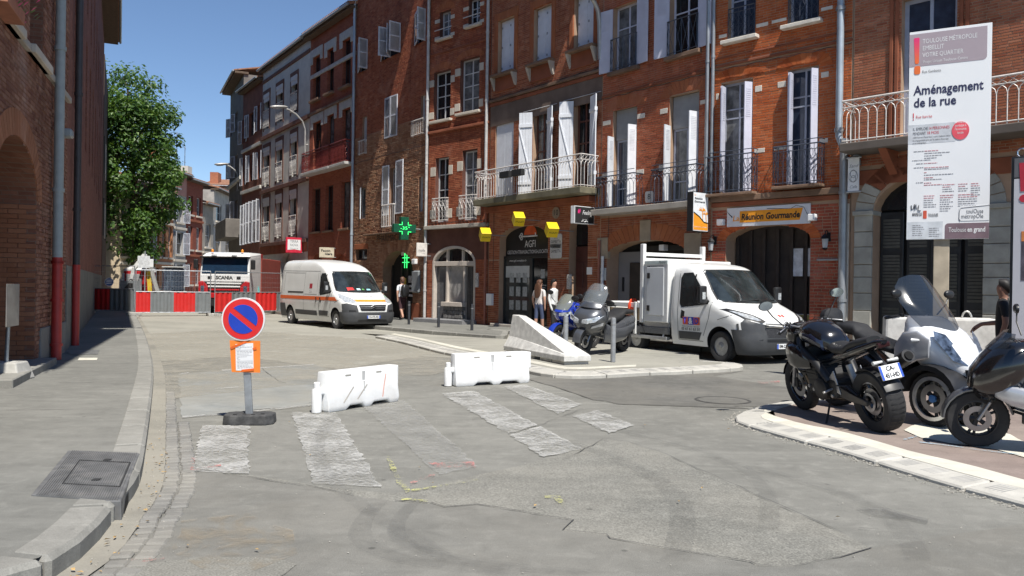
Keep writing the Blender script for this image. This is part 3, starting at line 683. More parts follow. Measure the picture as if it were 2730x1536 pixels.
    def railing(s, u0, u1, z0, z1, y, mat, style='arch', sides=0.0, parent=None, pitch=.115, r=.009, name='railing'):
        """iron rail along the front at depth y with returns of length sides"""
        b = MB(); h = z1 - z0; runs = [((u0, y), (u1, y))]
        if sides: runs += [((u0, y + sides), (u0, y)), ((u1, y), (u1, y + sides))]
        for (ax, ay), (bx, by) in runs:
            L = math.hypot(bx - ax, by - ay); n = max(2, round(L / pitch)); pt = lambda f, z: (ax + (bx - ax) * f, ay + (by - ay) * f, z)
            b.tube([pt(0, z1), pt(1, z1)], r * 2.0, 5); b.tube([pt(0, z0 + .05), pt(1, z0 + .05)], r * 1.3, 4)
            if style == 'arch':
                b.tube([pt(0, z1 - h * .16), pt(1, z1 - h * .16)], r, 4)
                for i in range(n + 1): b.tube([pt(i / n, z0), pt(i / n, z1 - h * .36)], r, 4)
                for i in range(n - 1):
                    b.tube([pt((i + 1 - math.cos(PI * k / 6)) / n, z1 - h * .36 + h * .2 * math.sin(PI * k / 6)) for k in range(7)], r * .8, 4, caps=False)
                for i in range(n):
                    b.tube([pt(i / n, z1 - h * .16), pt((i + 1) / n, z1)], r * .6, 3, caps=False); b.tube([pt(i / n, z1), pt((i + 1) / n, z1 - h * .16)], r * .6, 3, caps=False)
            elif style == 'scroll':
                b.tube([pt(0, z1 - h * .14), pt(1, z1 - h * .14)], r, 4)
                for i in range(n + 1): b.tube([pt(i / n, z0), pt(i / n, z1)], r * .8, 4)
                for i in range(n):
                    for zc, rr in ((z0 + h * .3, .42), (z0 + h * .55, .42), (z0 + h * .78, .3)):
                        b.tube([pt((i + .5 + rr * math.cos(2 * PI * k / 8)) / n, zc + h * .11 * math.sin(2 * PI * k / 8)) for k in range(8)], r * .7, 3, closed=True)
                    b.tube([pt(i / n, z0 + h * .1), pt((i + 1) / n, z0 + h * .45), pt(i / n, z0 + h * .86)], r * .6, 3, caps=False)
            elif style == 'cross':
                n = max(2, n // 2)
                for i in range(n + 1): b.tube([pt(i / n, z0), pt(i / n, z1)], r, 4)
                for i in range(n): b.tube([pt(i / n, z0), pt((i + 1) / n, z1)], r * .8, 4); b.tube([pt((i + 1) / n, z0), pt(i / n, z1)], r * .8, 4)
            else:
                for i in range(n + 1): b.tube([pt(i / n, z0), pt(i / n, z1)], r, 4)
        return b.build(name, mat, parent or s.e, fix=False)
    def text(s, st, u, z, size, mat, y=-.02, parent=None, **k):
        return text(st, size, mat, parent or s.e, frame((u, y, z), (1, 0, 0), (0, 0, 1)), **k)
    def voussoirs(s, u0, u1, zs, rise, mat, th=.3, n=26, y=-.012, name='voussoir'):
        um = (u0 + u1) / 2; a = (u1 - u0) / 2
        for i in range(n):
            t0, t1 = PI * (i + .05) / n, PI * (i + .95) / n; q = []
            for t, e in ((t0, 0), (t1, 0), (t1, th), (t0, th)): q.append((um - (a + e) * math.cos(t), zs + (rise + e) * math.sin(t)))
            MB().prism(q, y, .02, 'y').build(name, mat(i, n) if callable(mat) else mat, s.e)
    def eave(s, z, out=.8, th=.14, mat=None, rise=.35, tiles=True, back=4.0):
        u0, u1 = -.12, s.w + .12; m_ = mat or M('eave_wood', (.11, .075, .05), .85, var=.3)
        MB().loft([[(u0, -out, z), (u1, -out, z), (u1, .3, z), (u0, .3, z)], [(u0, -out, z + th), (u1, -out, z + th), (u1, .3, z + th), (u0, .3, z + th)]]).build('eave', m_, s.e)
        rf = MB().add([(u0, -out - .05, z + th + .01), (u1, -out - .05, z + th + .01), (u1, back, z + th + rise * back / 1.4), (u0, back, z + th + rise * back / 1.4), (u0, -out - .05, z + th + .09), (u1, -out - .05, z + th + .09), (u1, back, z + th + rise * back / 1.4 + .09), (u0, back, z + th + rise * back / 1.4 + .09)],
                      [(0, 1, 2, 3), (4, 5, 6, 7), (0, 1, 5, 4), (1, 2, 6, 5), (2, 3, 7, 6), (3, 0, 4, 7)]).build('roof', TILE, s.e)
        if tiles:
            b = MB(); u = u0 + .1
            while u < u1:
                b.tube([(u, -out - .1, z + th + .1), (u, back, z + th + .1 + rise * back / 1.4)], .075, 6); u += .2
            b.build('tile_rows', TILE, rf, fix=False, kind='stuff')
        g = MB().tube([(u0, -out - .12, z + th), (u1, -out - .12, z + th)], .07, 8).build('gutter_pipe', ZINC, s.e, smooth=50)
        return rf
def oct_plate(w, h, c=.25):
    return [(-w + w * c, -h), (w - w * c, -h), (w, -h + h * c), (w, h - h * c), (w - w * c, h), (-w + w * c, h), (-w, h - h * c), (-w, -h + h * c)]
BR_O = brick_mat('orange_brick', ORANGE); BR_B = brick_mat('brown_brick', BROWN)
BR_D = brick_mat('red_brown_brick', [(.3, .085, .045), (.38, .12, .06), (.24, .065, .035), (.42, .155, .08)])
MORTAR = plaster('lime_mortar', MORT, .15, .3); MORTD = plaster('dark_mortar', (.28, .17, .115), .2, .4)
RENDER_R = plaster('red_brown_render', (.26, .09, .05), .2, .45)
BODY = {}
# ------------------------------------------------------------ right-hand corner building (grey stone arch, iron balcony)
b = Bld('corner_building', 2264, 19.5, 2990, 15.6, 'red brick corner building with grey stone piers, arched shopfront and white iron balcony')
H = 10.6
q = b.opx('R7', 1345, 945, 1740, -90); door1 = q
pr = b.px('R8', 925, 870); 
ag = b.px('R8', 1042, 600); ad = b.px('R8', 1735, 620); zs = b.px('R8', 1042, 215)[1]; ztop = b.px('R7', 1480, 1200)[1]
arch1 = b.op(ag[0], ad[0], PH - .2, zs, arch=max(.5, ztop - zs), depth=.45)
q2 = b.op(6.9, 8.3, 5.6, 9.3)
b.wall(0, b.w, -.1, H, MORTAR, back=7)
blk = []
for u0, u1 in ((b.px('R8', 930, 600)[0], ag[0]), (ad[0], b.px('R8', 1905, 600)[0])):
    z = .1; k = 0; hs = [.55, .5, .42, .38, .3, .42, .36, .4]
    b.skip = getattr(b, 'skip', []) + [(0, zs + .05, (u0, u1))]
    while z < zs - .05:
        h = min(hs[k % 8], zs - z); o = b.box('stone_block', u0, u1 - .004, z + .006, z + h - .006, -.06 - .01 * (k % 2), .42, STONE if 0 else M('grey_limestone', (.36, .345, .3), .9, var=.2, scale=3, bmp=.4, dirt=.35, dcol=(.2, .18, .15)), .012); z += h; k += 1
    b.box('capital', u0 - .03, u1 + .03, zs - .02, zs + .09, -.11, .4, M('grey_limestone'), .012)
b.voussoirs(arch1[0], arch1[1], zs + .09, max(.5, ztop - zs), lambda i, n: M('grey_limestone') if i < 3 or i > n - 4 else RENDER_R, .42, 17, -.03, 'voussoir')
b.bricks(0.02, 6.2, 4.6, H, brick_mat('rose_brick', [(.36, .12, .06), (.45, .17, .09), (.3, .09, .05), (.48, .2, .115)]), .062, .225, .011, .009)
b.box('fascia', .05, b.w, 4.15, 4.5, -.03, .02, RENDER_R)
zb = b.px('R7', 1000, 985, .75)[1]; zr = b.px('R7', 1000, 690, .8)[1]
bal = b.box('balcony', .05, b.w - .1, zb - .2, zb, -.8, .02, plaster('dark_balcony_slab', (.13, .11, .095), .2, .4), .02)
for u in (1.0, 2.9, 4.6): MB().prism([(-.7, zb - .2), (0, zb - .75), (0, zb - .2)], u - .09, u + .09, 'x').build('bracket', RENDER_R, bal)
b.railing(.1, b.w - .2, zb, zr, -.76, RAILW, 'arch', .7, bal, .2, .012)
b.window(door1, GPAINT, GLASSB, 2, (2.2, .35, 1.1), .2, .09, name='french_window')
b.window(q2, GPAINT, GLASSB, 2, (2.2, 1), .2, .09, name='french_window')
for u in (door1[0] - .16, door1[1] + .16):
    for sgn in (-.06, .06): b.box('brick_pilaster', u + sgn - .04, u + sgn + .04, zb, H, -.05, .02, RENDER_R, .008)
dp = arch1; W_ = dp[1] - dp[0]
dk = M('black_green_joinery', (.022, .024, .026), .4, var=.3, scale=3)
b.box('door_backing', dp[0] - .05, dp[1] + .05, 0, zs + 1.2, .46, .5, VOID, 0)
pi = W_ * .52
for k, (f0, f1) in enumerate(((.01, .235), (.265, .49), (.56, .76), (.79, .99))):
    a, c = dp[0] + W_ * f0, dp[0] + W_ * f1; o = b.box('door_leaf', a, c, .12, 3.5, .36, .42, dk, .012)
    for p0, p1 in ((.35, 1.25), (1.4, 2.5), (2.65, 3.35)):
        pn = MB()
        n = int((p1 - p0) / .075)
        for i in range(n):
            z = p0 + (p1 - p0) * i / n; pn.add([(a + .07, .352, z), (c - .07, .352, z), (c - .07, .338, z + .06), (a + .07, .338, z + .06)], [(0, 1, 2, 3)])
        pn.build('louvre', M('slate_louvre', (.05, .052, .05), .45, var=.3), o, fix=False, kind='stuff')
b.box('fanlight', dp[0] + .02, dp[1] - .02, 3.55, zs + max(.5, ztop - zs) - .1, .38, .42, GLASS, 0)
b.box('mullion_post', dp[0] + W_ * .495, dp[0] + W_ * .555, .1, 3.55, .3, .42, dk, .01)
b.eave(H, .5, tiles=False)
o = b.pipe(.02 - .14, .15, b.px('R7', 925, 1000)[1] + .1, .095, ZINC, -.16); up = b.px('R7', 930, 1000)[1]
# white scroll banner on a bracket at the joint of the two houses
sb = b.P(.12, b.px('R7', 1000, 1200, .35)[1], .35)
WB = M('white_plastic_sign', (.78, .79, .79), .45, var=.05); BLK = M('black_print', (.015, .015, .016), .7, var=.2); GRYP = M('grey_print', (.25, .25, .26), .7)
t_, b_ = b.px('R7', 1000, 1090, .3)[1], b.px('R7', 1000, 1325, .3)[1]; wl = b.px('R7', 985, 1200, .3)[0]; wr = b.px('R7', 1062, 1200, .3)[0]
bs = empty('scroll_banner', b.P(wl, b_, .3), b.rz, 'narrow white scroll banner hung beside the zinc downpipe under the balcony', 'sign'); wB = wr - wl; hB = t_ - b_
MB().box(0, wB, -.012, .012, 0, hB).build('cloth', WB, bs, bevel=.004)
MB().tube([(-.03, 0, hB), (wB + .05, 0, hB)], .025, 8).build('rod', ZINC, bs, smooth=40); MB().tube([(-.03, 0, 0), (wB + .05, 0, 0)], .025, 8).build('rod', ZINC, bs, smooth=40)
sw = MB(); 
for zc, rr in ((.45, .09), (.52, .06), (.38, .05)): sw.tube([(wB / 2 + rr * 1.2 * math.cos(k * .7), -.016, hB * zc + rr * 1.6 * math.sin(k * .7)) for k in range(9)], .006, 4, closed=True)
sw.build('drawn_scroll', GRYP, bs); text('Sand', .11, GRYP, bs, frame((wB / 2, -.014, hB * .75), (1, 0, 0), (0, 0, 1)), shear=.3); text('Cafe', .1, GRYP, bs, frame((wB / 2, -.014, hB * .14), (1, 0, 0), (0, 0, 1)), shear=.3)

# ------------------------------------------------------------ house with the orange restaurant sign
b = Bld('restaurant_house', 1893, 22.2, 2262, 19.52, 'bright orange brick house over the arched restaurant front with an orange and white sign')
H = 11.5; wins = []
for r in (('R7', 100, 1345, 330, 540), ('R7', 560, 1292, 785, 445), ('R7', 155, 288, 352, -170), ('R7', 570, 183, 790, -290)): wins.append(b.opx(*r))
ar = (b.px('Z6', 235, 600)[0], b.px('Z6', 1195, 600)[0]); zs = b.px('Z6', 235, 520)[1]; zt = b.px('Z6', 760, 335)[1]
A2 = b.op(ar[0], ar[1], PH - .2, zs, zt - zs, .55)
zle = b.px('R7', 500, 368)[1]; zsl = b.px('R7', 60, 1357, .1)[1]
b.wall(0, b.w, -.1, H, MORTAR, back=8)
b.skip = [(zsl - .3, zsl + .02, (0, b.w)), (zle - .12, zle + .02, (0, b.w))]
n1 = b.bricks(.02, b.w - .02, .1, zsl - .3, brick_mat('red_brick', [(.33, .07, .04), (.4, .1, .055), (.27, .055, .032), (.42, .12, .07)]), .078, .22, .014, .01, single=300)
n2 = b.bricks(.02, b.w - .02, zsl, H, BR_O, .066, .235, .008, .006, single=0)
b.voussoirs(A2[0], A2[1], zs, zt - zs, BR_O, .26, 30, -.014)
b.ledge(zle, .05, .07, RENDER_R); b.ledge(zle + .2, .03, .05, RENDER_R); b.ledge(zsl, .14, .16, plaster('soot_ledge', (.2, .13, .09), .3, .5)); b.ledge(zsl - .17, .06, .12, RENDER_R, name='moulding')
for i, w_ in enumerate(wins):
    if i < 2:
        b.window(w_, GPAINT, GLASSB if i else GLASS, 2, (2.3, .28, .75), .2, .06, name='french_window')
        wd = (w_[1] - w_[0]) * .27
        b.shutter(w_[0] + .02, w_[2] + .05, w_[3] - .12, wd, 62, M('lilac_white_paint', (.55, .56, .66), .5, var=.06, scale=4), 'half', -.01)
        b.shutter(w_[0] + .13, w_[2] + .05, w_[3] - .12, wd, 80, M('lilac_white_paint'), 'half', -.01)
        b.shutter(w_[1] - .02, w_[2] + .05, w_[3] - .1, wd * .9, 118, M('lilac_white_paint'), 'half', -.01)
        u0, u1 = w_[0] - .22, w_[1] + .18; rz = b.px('R7', *((60, 1095) if i == 0 else (480, 1055)), .3)[1]
        b.box('balcony_slab', u0 - .03, u1 + .03, w_[2] - .07, w_[2], -.34, .05, plaster('soot_ledge'), .01)
        b.railing(u0, u1, w_[2] + .02, w_[2] + 1.0, -.3, RAILB, 'scroll', .28, None, .13, .009)
        MB().tube([(u0, -.28, w_[2] + 1.12), (u1, -.28, w_[2] + 1.12), (u1, 0, w_[2] + 1.12)], .012, 5).build('hand_rail', RAILB, b.e)
        b.voussoirs(w_[0] - .05, w_[1] + .05, w_[3] - .02, .12, BR_O, .3, 13, -.012)
    else:
        b.window(w_, GPAINT, GLASSB, 2, (2.3, 1), .2, .06)
        b.sill(w_, .2, .1, .12, M('white_stone_sill', (.68, .63, .55), .8, var=.1, dirt=.25))
        b.railing(w_[0] + .02, w_[1] - .02, w_[2] + .02, w_[2] + .85, -.03, RAILB, 'scroll', 0, None, .16, .009)
QU = M('white_stone_sill')
for x0, y0, x1, y1 in ((95, 268, 150, 232), (352, 195, 435, 150), (460, 165, 562, 120), (800, 80, 880, 37), (75, 690, 95, 645), (345, 637, 392, 588), (500, 608, 560, 557), (800, 540, 853, 492), (340, 1058, 412, 1020), (475, 1040, 560, 1002), (788, 990, 848, 952)):
    q = b.rect('R7', x0, y0, x1, y1); b.box('quoin_stone', q[0], q[1], q[2], q[3] if q[3] > q[2] else q[2] + .2, -.014, .03, QU, .006)
# inside the arch
b.box('shopfront', A2[0] - .05, A2[1] + .05, .0, zt + .1, .56, .6, DARKW, 0)
b.box('counter_panel', A2[0] + .1, A2[1] - .02, .1, 1.0, .5, .56, M('white_board', (.6, .58, .55), .6, var=.1), .005)
b.box('menu_picture', A2[1] - .62, A2[1] - .06, .45, .98, .485, .5, M('menu_food_print', (.22, .2, .07), .6, var=.8, scale=7), 0)
b.box('menu_stripe', A2[1] - 1.3, A2[1] - .75, .82, .9, .49, .5, M('menu_orange', (.62, .22, .06), .6), 0)
for k in range(2):
    f = A2[0] + (A2[1] - A2[0]) * (.69 + .165 * k); w2 = (A2[1] - A2[0]) * .145
    o = b.box('shop_window', f, f + w2, 1.95, 2.75, .5, .56, DARKW, .005); b.box('poster', f + .03, f + w2 - .03, 1.98, 2.70, .49, .5, M('poster_white', (.62, .65, .7), .5, var=.35, scale=5), 0, o)
for k in range(6): b.box('timber_post', A2[0] + (A2[1] - A2[0]) * (.02 + k * .165), A2[0] + (A2[1] - A2[0]) * (.02 + k * .165) + .08, .1, zt - .1, .46, .56, DARKW, .006)
sg = [b.px('Z6', x, y, .06) for x, y in ((245, 370), (1190, 315), (1195, 90), (245, 155))]
u0, u1, z0, z1 = sg[0][0], sg[1][0], (sg[0][1] + sg[1][1]) / 2, (sg[2][1] + sg[3][1]) / 2
rs = empty('restaurant_sign', b.P(u0, z0, .06), b.rz, 'long white fascia sign with an orange band reading La Réunion Gourmande over the arch', 'sign'); w, h = u1 - u0, z1 - z0
MB().box(0, w, 0, .05, 0, h).build('board', M('sign_pale_grey', (.62, .63, .66), .45, var=.04), rs, bevel=.005)
ORS = M('sign_orange', (.78, .30, .02), .5, var=.06)
MB().prism([(w * .165, h * .2), (w * .885, h * .2), (w * .92, h * .8), (w * .165, h * .8)], -.006, .002, 'y').build('orange_band', ORS, rs)
text('Réunion Gourmande', h * .46, BLK, rs, frame((w * .535, -.0075, h * .47), (1, 0, 0), (0, 0, 1)), width=w * .70, bold=.008, shear=.12)
text('La', h * .42, ORS, rs, frame((w * .115, -.002, h * .42), (1, 0, 0), (0, 0, 1)), shear=.15, bold=.004)
MB().tube([(w * .0, -.004, h * .83), (w * .07, -.006, h * .5)], [.004, .014], 5).build('pepper_mark', BLK, rs)
MB().tube([(w * .5, -.004, h * .86), (w * .78, -.004, h * .78), (w * .84, -.004, h * .93), (w * .93, -.004, h * .82), (w * .99, -.004, h * .3)], .006, 4).build('outline_mark', BLK, rs)
for x, y in ((175, 310), (1215, 255)):
    u, z = b.px('Z6', x, y, .1); bx = MB().cbox((0, 0, 0), (.19, .16, .17)).build('alarm_box', WB, None, bevel=.02); bx.location = b.P(u, z, .08); bx.rotation_euler = (0, 0, b.rz)
    tag(bx, 'small white alarm box fixed at the %s end of the restaurant sign' % ('plain brick' if x < 500 else 'downpipe'), 'alarm box', 'white boxes by the restaurant sign')
# wall lanterns
LANT = M('black_lantern_metal', (.02, .02, .022), .45, .5, var=.2); LGL = M('frosted_lantern_glass', (.4, .41, .42), .2, var=.2)
def lantern(loc, rz, label):
    e = empty('wall_lantern', loc, rz, label, 'lantern', 'lanterns beside the restaurant arch')
    MB().box(-.05, .05, .0, .03, -.1, .12).build('back_plate', LANT, e, bevel=.008)
    MB().tube([(0, .01, .06), (0, -.08, .16), (0, -.18, .14), (0, -.2, .06)], .014, 6).build('arm', LANT, e)
    X = Matrix.Translation((0, -.2, 0)); MB().lathe([(.012, .08), (.05, .05), (.115, -.03), (.115, -.045), (.09, -.045)], 6, X).build('roof', LANT, e)
    MB().lathe([(.085, -.05), (.06, -.27)], 6, X).build('lamp_glass', LGL, e); MB().lathe([(.068, -.27), (.07, -.29), (.02, -.32)], 6, X).build('foot', LANT, e)
    return e
for (x, y), w_ in (((80, 540), 'by the house corner'), ((1375, 500), 'near the zinc downpipe')):
    u, z = b.px('Z6', x, y, .15); lantern(b.P(u, z + .05, .02), b.rz, 'black six-sided wall lantern on the brick pier ' + w_)
q = b.rect('Z6', 1275, 750, 1520, 722, .02); b.box('metal_bar', q[0], q[1], q[2], q[3], -.08, .0, ZINC, .01)
q = b.rect('Z6', 1600, 1320, 1640, 95, 0); b.box('white_corner_strip', q[0], q[1], .15, q[3], -.03, .02, M('cream_paint', (.66, .62, .54), .7, var=.08, dirt=.3), .006)
u = b.px('R7', 933, 300, .15)[0]; zb = b.px('R7', 925, 1040, .15)[1]
o = MB().tube([(u, -.16, H), (u, -.16, zb + .35), (u + .08, -.16, zb + .12), (u + .42, -.14, zb - .1), (u + .45, -.13, zb - .4)], .085, 12).build('downpipe', M('blue_grey_zinc', (.36, .41, .46), .45, .35, var=.12, scale=3), b.e, smooth=60)
for z in (zb + 3.4, zb + .45): MB().tube([(u, -.16, z), (u, -.16, z + .1)], .11, 12).build('pipe_collar', ZINC, o, smooth=50)
b.eave(H, .55, tiles=False); b.pipe(.03, zsl, H, .05, ZINC)
B2 = b

# ------------------------------------------------------------ number 8
b = Bld('number_eight_house', 1597, 25.7, 1892, 22.22, 'brick house number eight with lilac shutters and a wide arched garage entrance')
H = 12.0; wins = []
for r in (('R5', 1158, 588, 1368, -10), ('R5', 1615, 465, 1862, -150)): wins.append(b.opx(*r))
zsl = b.px('Z5', 60, 900, .35)[1]
wins.append(b.opx('Z5', 200, 880, 1355, 845, r2='R5', z0=zsl + .05)); wins.append(b.opx('Z5', 790, 800, 1855, 725, r2='R5', z0=zsl + .05))
a0, a1 = b.px('Z5', 150, 1370)[0], b.px('Z5', 975, 1370)[0]; zs = b.px('Z5', 160, 1370)[1]; zt = b.px('Z5', 560, 1215)[1]
A3 = b.op(a0, a1, PH - .2, zs, zt - zs, .6); zle = b.px('R5', 1490, 672)[1]
b.wall(0, b.w, -.1, H, MORTAR, back=8)
b.skip = [(zsl - .2, zsl + .02, (0, b.w)), (zle - .08, zle + .01, (0, b.w))]
n = b.bricks(.02, b.w - .02, zsl, H, brick_mat('tomato_brick', [(.36, .095, .045), (.43, .125, .06), (.3, .075, .038), (.46, .15, .08)]), .066, .24, .008, .007, single=300)
n2 = b.bricks(.02, b.w - .02, .1, zsl - .2, BR_D, .07, .24, .01, .008, single=0)
b.ledge(zle, .05, .07, RENDER_R)
LIL = M('lilac_white_paint')
for i, w_ in enumerate(wins):
    ww = w_[1] - w_[0]
    if i < 2:
        b.window(w_, LIL, GLASS, 2, (2, 1), .2, .06); b.sill(w_, .16, .12, .1, plaster('soot_ledge'))
        b.shutter(w_[0] + .01, w_[2] + .03, w_[3] - .05, ww * .47, 172, LIL, 'half', -.045); b.shutter(w_[1] - .01, w_[2] + .03, w_[3] - .05, ww * .47, 8, LIL, 'half', -.045)
        b.railing(w_[0], w_[1], w_[2] + .02, w_[2] + 1.0, -.12, RAILB, 'cross', .1, None, .13, .009)
    else:
        zl = w_[3] - .95
        b.box('roller_blind', w_[0] + .03, w_[1] - .03, zl, w_[3] - .01, .12, .16, M('grey_canvas_blind', (.3, .3, .3), .8, var=.08), .01)
        b.window((w_[0] + .03, w_[1] - .03, w_[2], zl), GPAINT, GLASSB if i == 2 else GLASS, 1 if i == 2 else 2, (.8, 2.2), .2, .06, name='french_window')
        b.shutter(w_[0] + .03, w_[2] + .05, zl + .1, ww * .3, 78, WPAINT, 'half', .0); b.shutter(w_[1] - .03, w_[2] + .05, zl + .35, ww * .3, 100, WPAINT, 'half', .0)
        b.voussoirs(w_[0] - .02, w_[1] + .02, w_[3] - .02, .08, brick_mat('lintel_brick', [(.42, .15, .07), (.36, .115, .055)]), .35, 16, -.012)
        b.railing(w_[0] - .3, w_[1] + .3, zsl + .01, zsl + 1.0, -.42, RAILB, 'arch', .4, None, .15, .010)
        MB().tube([(w_[0] - .3, -.4, zsl + 1.13), (w_[1] + .3, -.4, zsl + 1.13)], .011, 5).build('hand_rail', RAILB, b.e)
b.box('balcony_slab', .05, b.w - .3, zsl - .17, zsl, -.5, .02, plaster('pale_slab_edge', (.36, .33, .29), .15, .35), .012)
for x0, y0, x1, y1 in ((1080, 1015, 1142, 965), (1356, 960, 1418, 908), (1540, 922, 1600, 868), (1862, 842, 1930, 795), (1350, 1408, 1410, 1360), (1530, 1380, 1592, 1322), (1075, 1432, 1135, 1390)):
    q = b.rect('R5', x0, y0, x1, y1); b.box('quoin_stone', q[0], q[1], q[2], q[3] if q[3] > q[2] else q[2] + .2, -.014, .03, QU, .006)
b.voussoirs(A3[0], A3[1], zs, zt - zs, brick_mat('arch_brick', [(.4, .14, .06), (.34, .11, .05)]), .5, 26, -.015)
SST = M('tan_stone', (.36, .29, .21), .9, var=.15, scale=3, bmp=.3, dirt=.3)
for f, wd2, up2 in ((0, .5, .75), (.5, .42, .62), (1, .5, .75)):
    u = A3[0] + (A3[1] - A3[0]) * f; zc = zs + (zt - zs) * math.sin(PI * f); 
    if f == .5: b.box('keystone', u - .17, u + .25, zc - .04, zc + .6, -.05, .1, SST, .012)
    else: b.box('springer_stone', u - (.42 if f == 0 else .05), u + (.05 if f == 0 else .55), zs - .12, zs + .55, -.045, .1, SST, .012)
b.box('passage_back', A3[0] - .05, A3[1] + .05, 0, zt + .1, .61, .66, VOID, 0)
b.box('grey_partition', A3[0] + .02, A3[0] + (A3[1] - A3[0]) * .32, .1, zs + .1, .5, .6, plaster('grey_render', (.22, .215, .22), .1, .2), 0)
b.box('entrance_door', A3[0] + (A3[1] - A3[0]) * .17, A3[0] + (A3[1] - A3[0]) * .33, .1, 2.4, .46, .52, DARKW, .01)
b.box('door_handle', A3[0] + (A3[1] - A3[0]) * .07, A3[0] + (A3[1] - A3[0]) * .09, 1.5, 1.95, .46, .5, BLK, 0)
o = b.box('shop_fascia', A3[0] + (A3[1] - A3[0]) * .33, A3[1] - .02, 2.9, zs + .1, .4, .46, M('black_fascia', (.02, .02, .02), .5), .01)
b.box('flood_lamp', A3[0] + (A3[1] - A3[0]) * .62, A3[0] + (A3[1] - A3[0]) * .68, zt - .32, zt - .14, .2, .4, WB, .01)
pl8 = MB().prism(oct_plate(.16, .17), -.01, .01, 'y').build('house_number', M('enamel_plate', (.62, .62, .6), .35, var=.1, dirt=.35), None, bevel=.003)
u, z = b.px('Z5', 597, 765); pl8.location = b.P(u, z, .025); pl8.rotation_euler = (0, 0, b.rz); tag(pl8, 'white enamel plate with the figure 8 on brick between two balconies', 'number plate')
text('8', .24, BLK, pl8, frame((0, -.0115, 0), (1, 0, 0), (0, 0, 1)))
pl9 = MB().box(-.18, .18, -.012, .012, -.2, .2).build('house_number', M('enamel_plate'), None, bevel=.003); u, z = b.px('Z4', 1480, 865); pl9.location = b.P(u, z, .03); pl9.rotation_euler = (0, 0, b.rz)
tag(pl9, 'square white plate with the figure 9 on the pier beside the garage arch', 'number plate'); text('9', .3, BLK, pl9, frame((0, -.0135, 0), (1, 0, 0), (0, 0, 1)))
b.pipe(b.w - .12, zsl, H, .06, ZINC); b.pipe(.05, .15, 3.1, .045, M('rust_red_pipe', (.3, .11, .07), .6), name='downpipe'); b.pipe(.22, .15, 2.6, .05, M('white_pipe', (.66, .66, .66), .5), name='downpipe')
b.eave(H, .6, tiles=False); B3 = b

# ------------------------------------------------------------ number 10 with the estate agent
b = Bld('number_ten_house', 1300, 30.5, 1597, 25.72, 'brick house number ten with white shutters, long white balcony and black estate agent front')
H = 13.4; W2 = []; W1 = []
for r in (('R5', 232, 612, 372, 118), ('R5', 520, 525, 672, 15), ('R5', 845, 415, 1012, -75)): W2.append(b.opx(*r, depth=.3))
zbl = b.px('R6', 60, 240, .8)[1]
for r in (('R5', 212, 1380, 362, 933), ('R5', 512, 1330, 640, 865), ('R5', 842, 1280, 986, 770)): W1.append(b.opx(*r, z0=zbl + .03))
a0, a1 = b.px('Z4', 235, 500)[0], b.px('Z4', 820, 500)[0]; zs = b.px('Z4', 235, 450)[1]; zt = b.px('Z4', 540, 275)[1]
A4 = b.op(a0, a1, PH - .2, zs, zt - zs, .3)
d0, d1 = b.px('Z4', 1075, 600)[0], b.px('Z4', 1300, 600)[0]; D4 = b.op(d0, d1, PH - .2, b.px('Z4', 1100, 330)[1], .35, .35)
zle = b.px('R5', 600, 690)[1]; zle2 = zle - .55
b.wall(0, b.w, -.1, H, MORTAR, back=8)
b.skip = [(zle2 - .45, zle, (0, b.w)), (zbl - .3, zbl, (0, b.w))]
n = b.bricks(.02, b.w - .02, 2.6, H, BR_B, .066, .24, .008, .007, single=0); n2 = b.bricks(.02, b.w - .02, .1, 2.6, BR_D, .072, .24, .012, .01, single=300)
b.box('frieze', .02, b.w - .02, zle2 - .45, zle2 + .3, -.02, .02, plaster('grey_brown_render', (.17, .125, .1), .25, .4), 0)
b.ledge(zle, .1, .1, plaster('soot_ledge')); b.ledge(zle - .12, .05, .12, RENDER_R, name='moulding')
for w_ in W2:
    b.box('shutter', w_[0] + .03, (w_[0] + w_[1]) / 2 - .004, w_[2], w_[3] - .02, .15, .19, WPAINT, .004); b.box('shutter', (w_[0] + w_[1]) / 2 + .004, w_[1] - .03, w_[2], w_[3] - .02, .15, .19, WPAINT, .004)
    for f in (.12, .5, .86):
        for u in (w_[0] + .06, (w_[0] + w_[1]) / 2 + .05, w_[1] - .12): b.box('hinge', u, u + .05, w_[2] + (w_[3] - w_[2]) * f, w_[2] + (w_[3] - w_[2]) * f + .07, .13, .15, M('hinge_grey', (.3, .31, .33), .5), 0)
    for u in (w_[0] - .1, w_[1] + .1): b.box('brick_surround', u - .09, u + .09, w_[2], w_[3] + .3, -.05, .02, brick_mat('arch_brick', []) if 0 else bpy.data.materials['arch_brick'], .008)
    b.box('lintel', w_[0] - .2, w_[1] + .2, w_[3], w_[3] + .28, -.04, .02, bpy.data.materials['arch_brick'], .008)
    b.sill(w_, .26, .1, .18, plaster('soot_ledge'))
    b.box('apron', w_[0] - .1, w_[1] + .1, w_[2] - .62, w_[2] - .1, -.06, .02, RENDER_R, .012)
    for u in (w_[0] - .12, w_[1] + .12): MB().prism([(-.24, w_[2] - .1), (-.05, w_[2] - .55), (.01, w_[2] - .55), (.01, w_[2] - .1)], u - .05, u + .05, 'x').build('console', SILL, b.e)
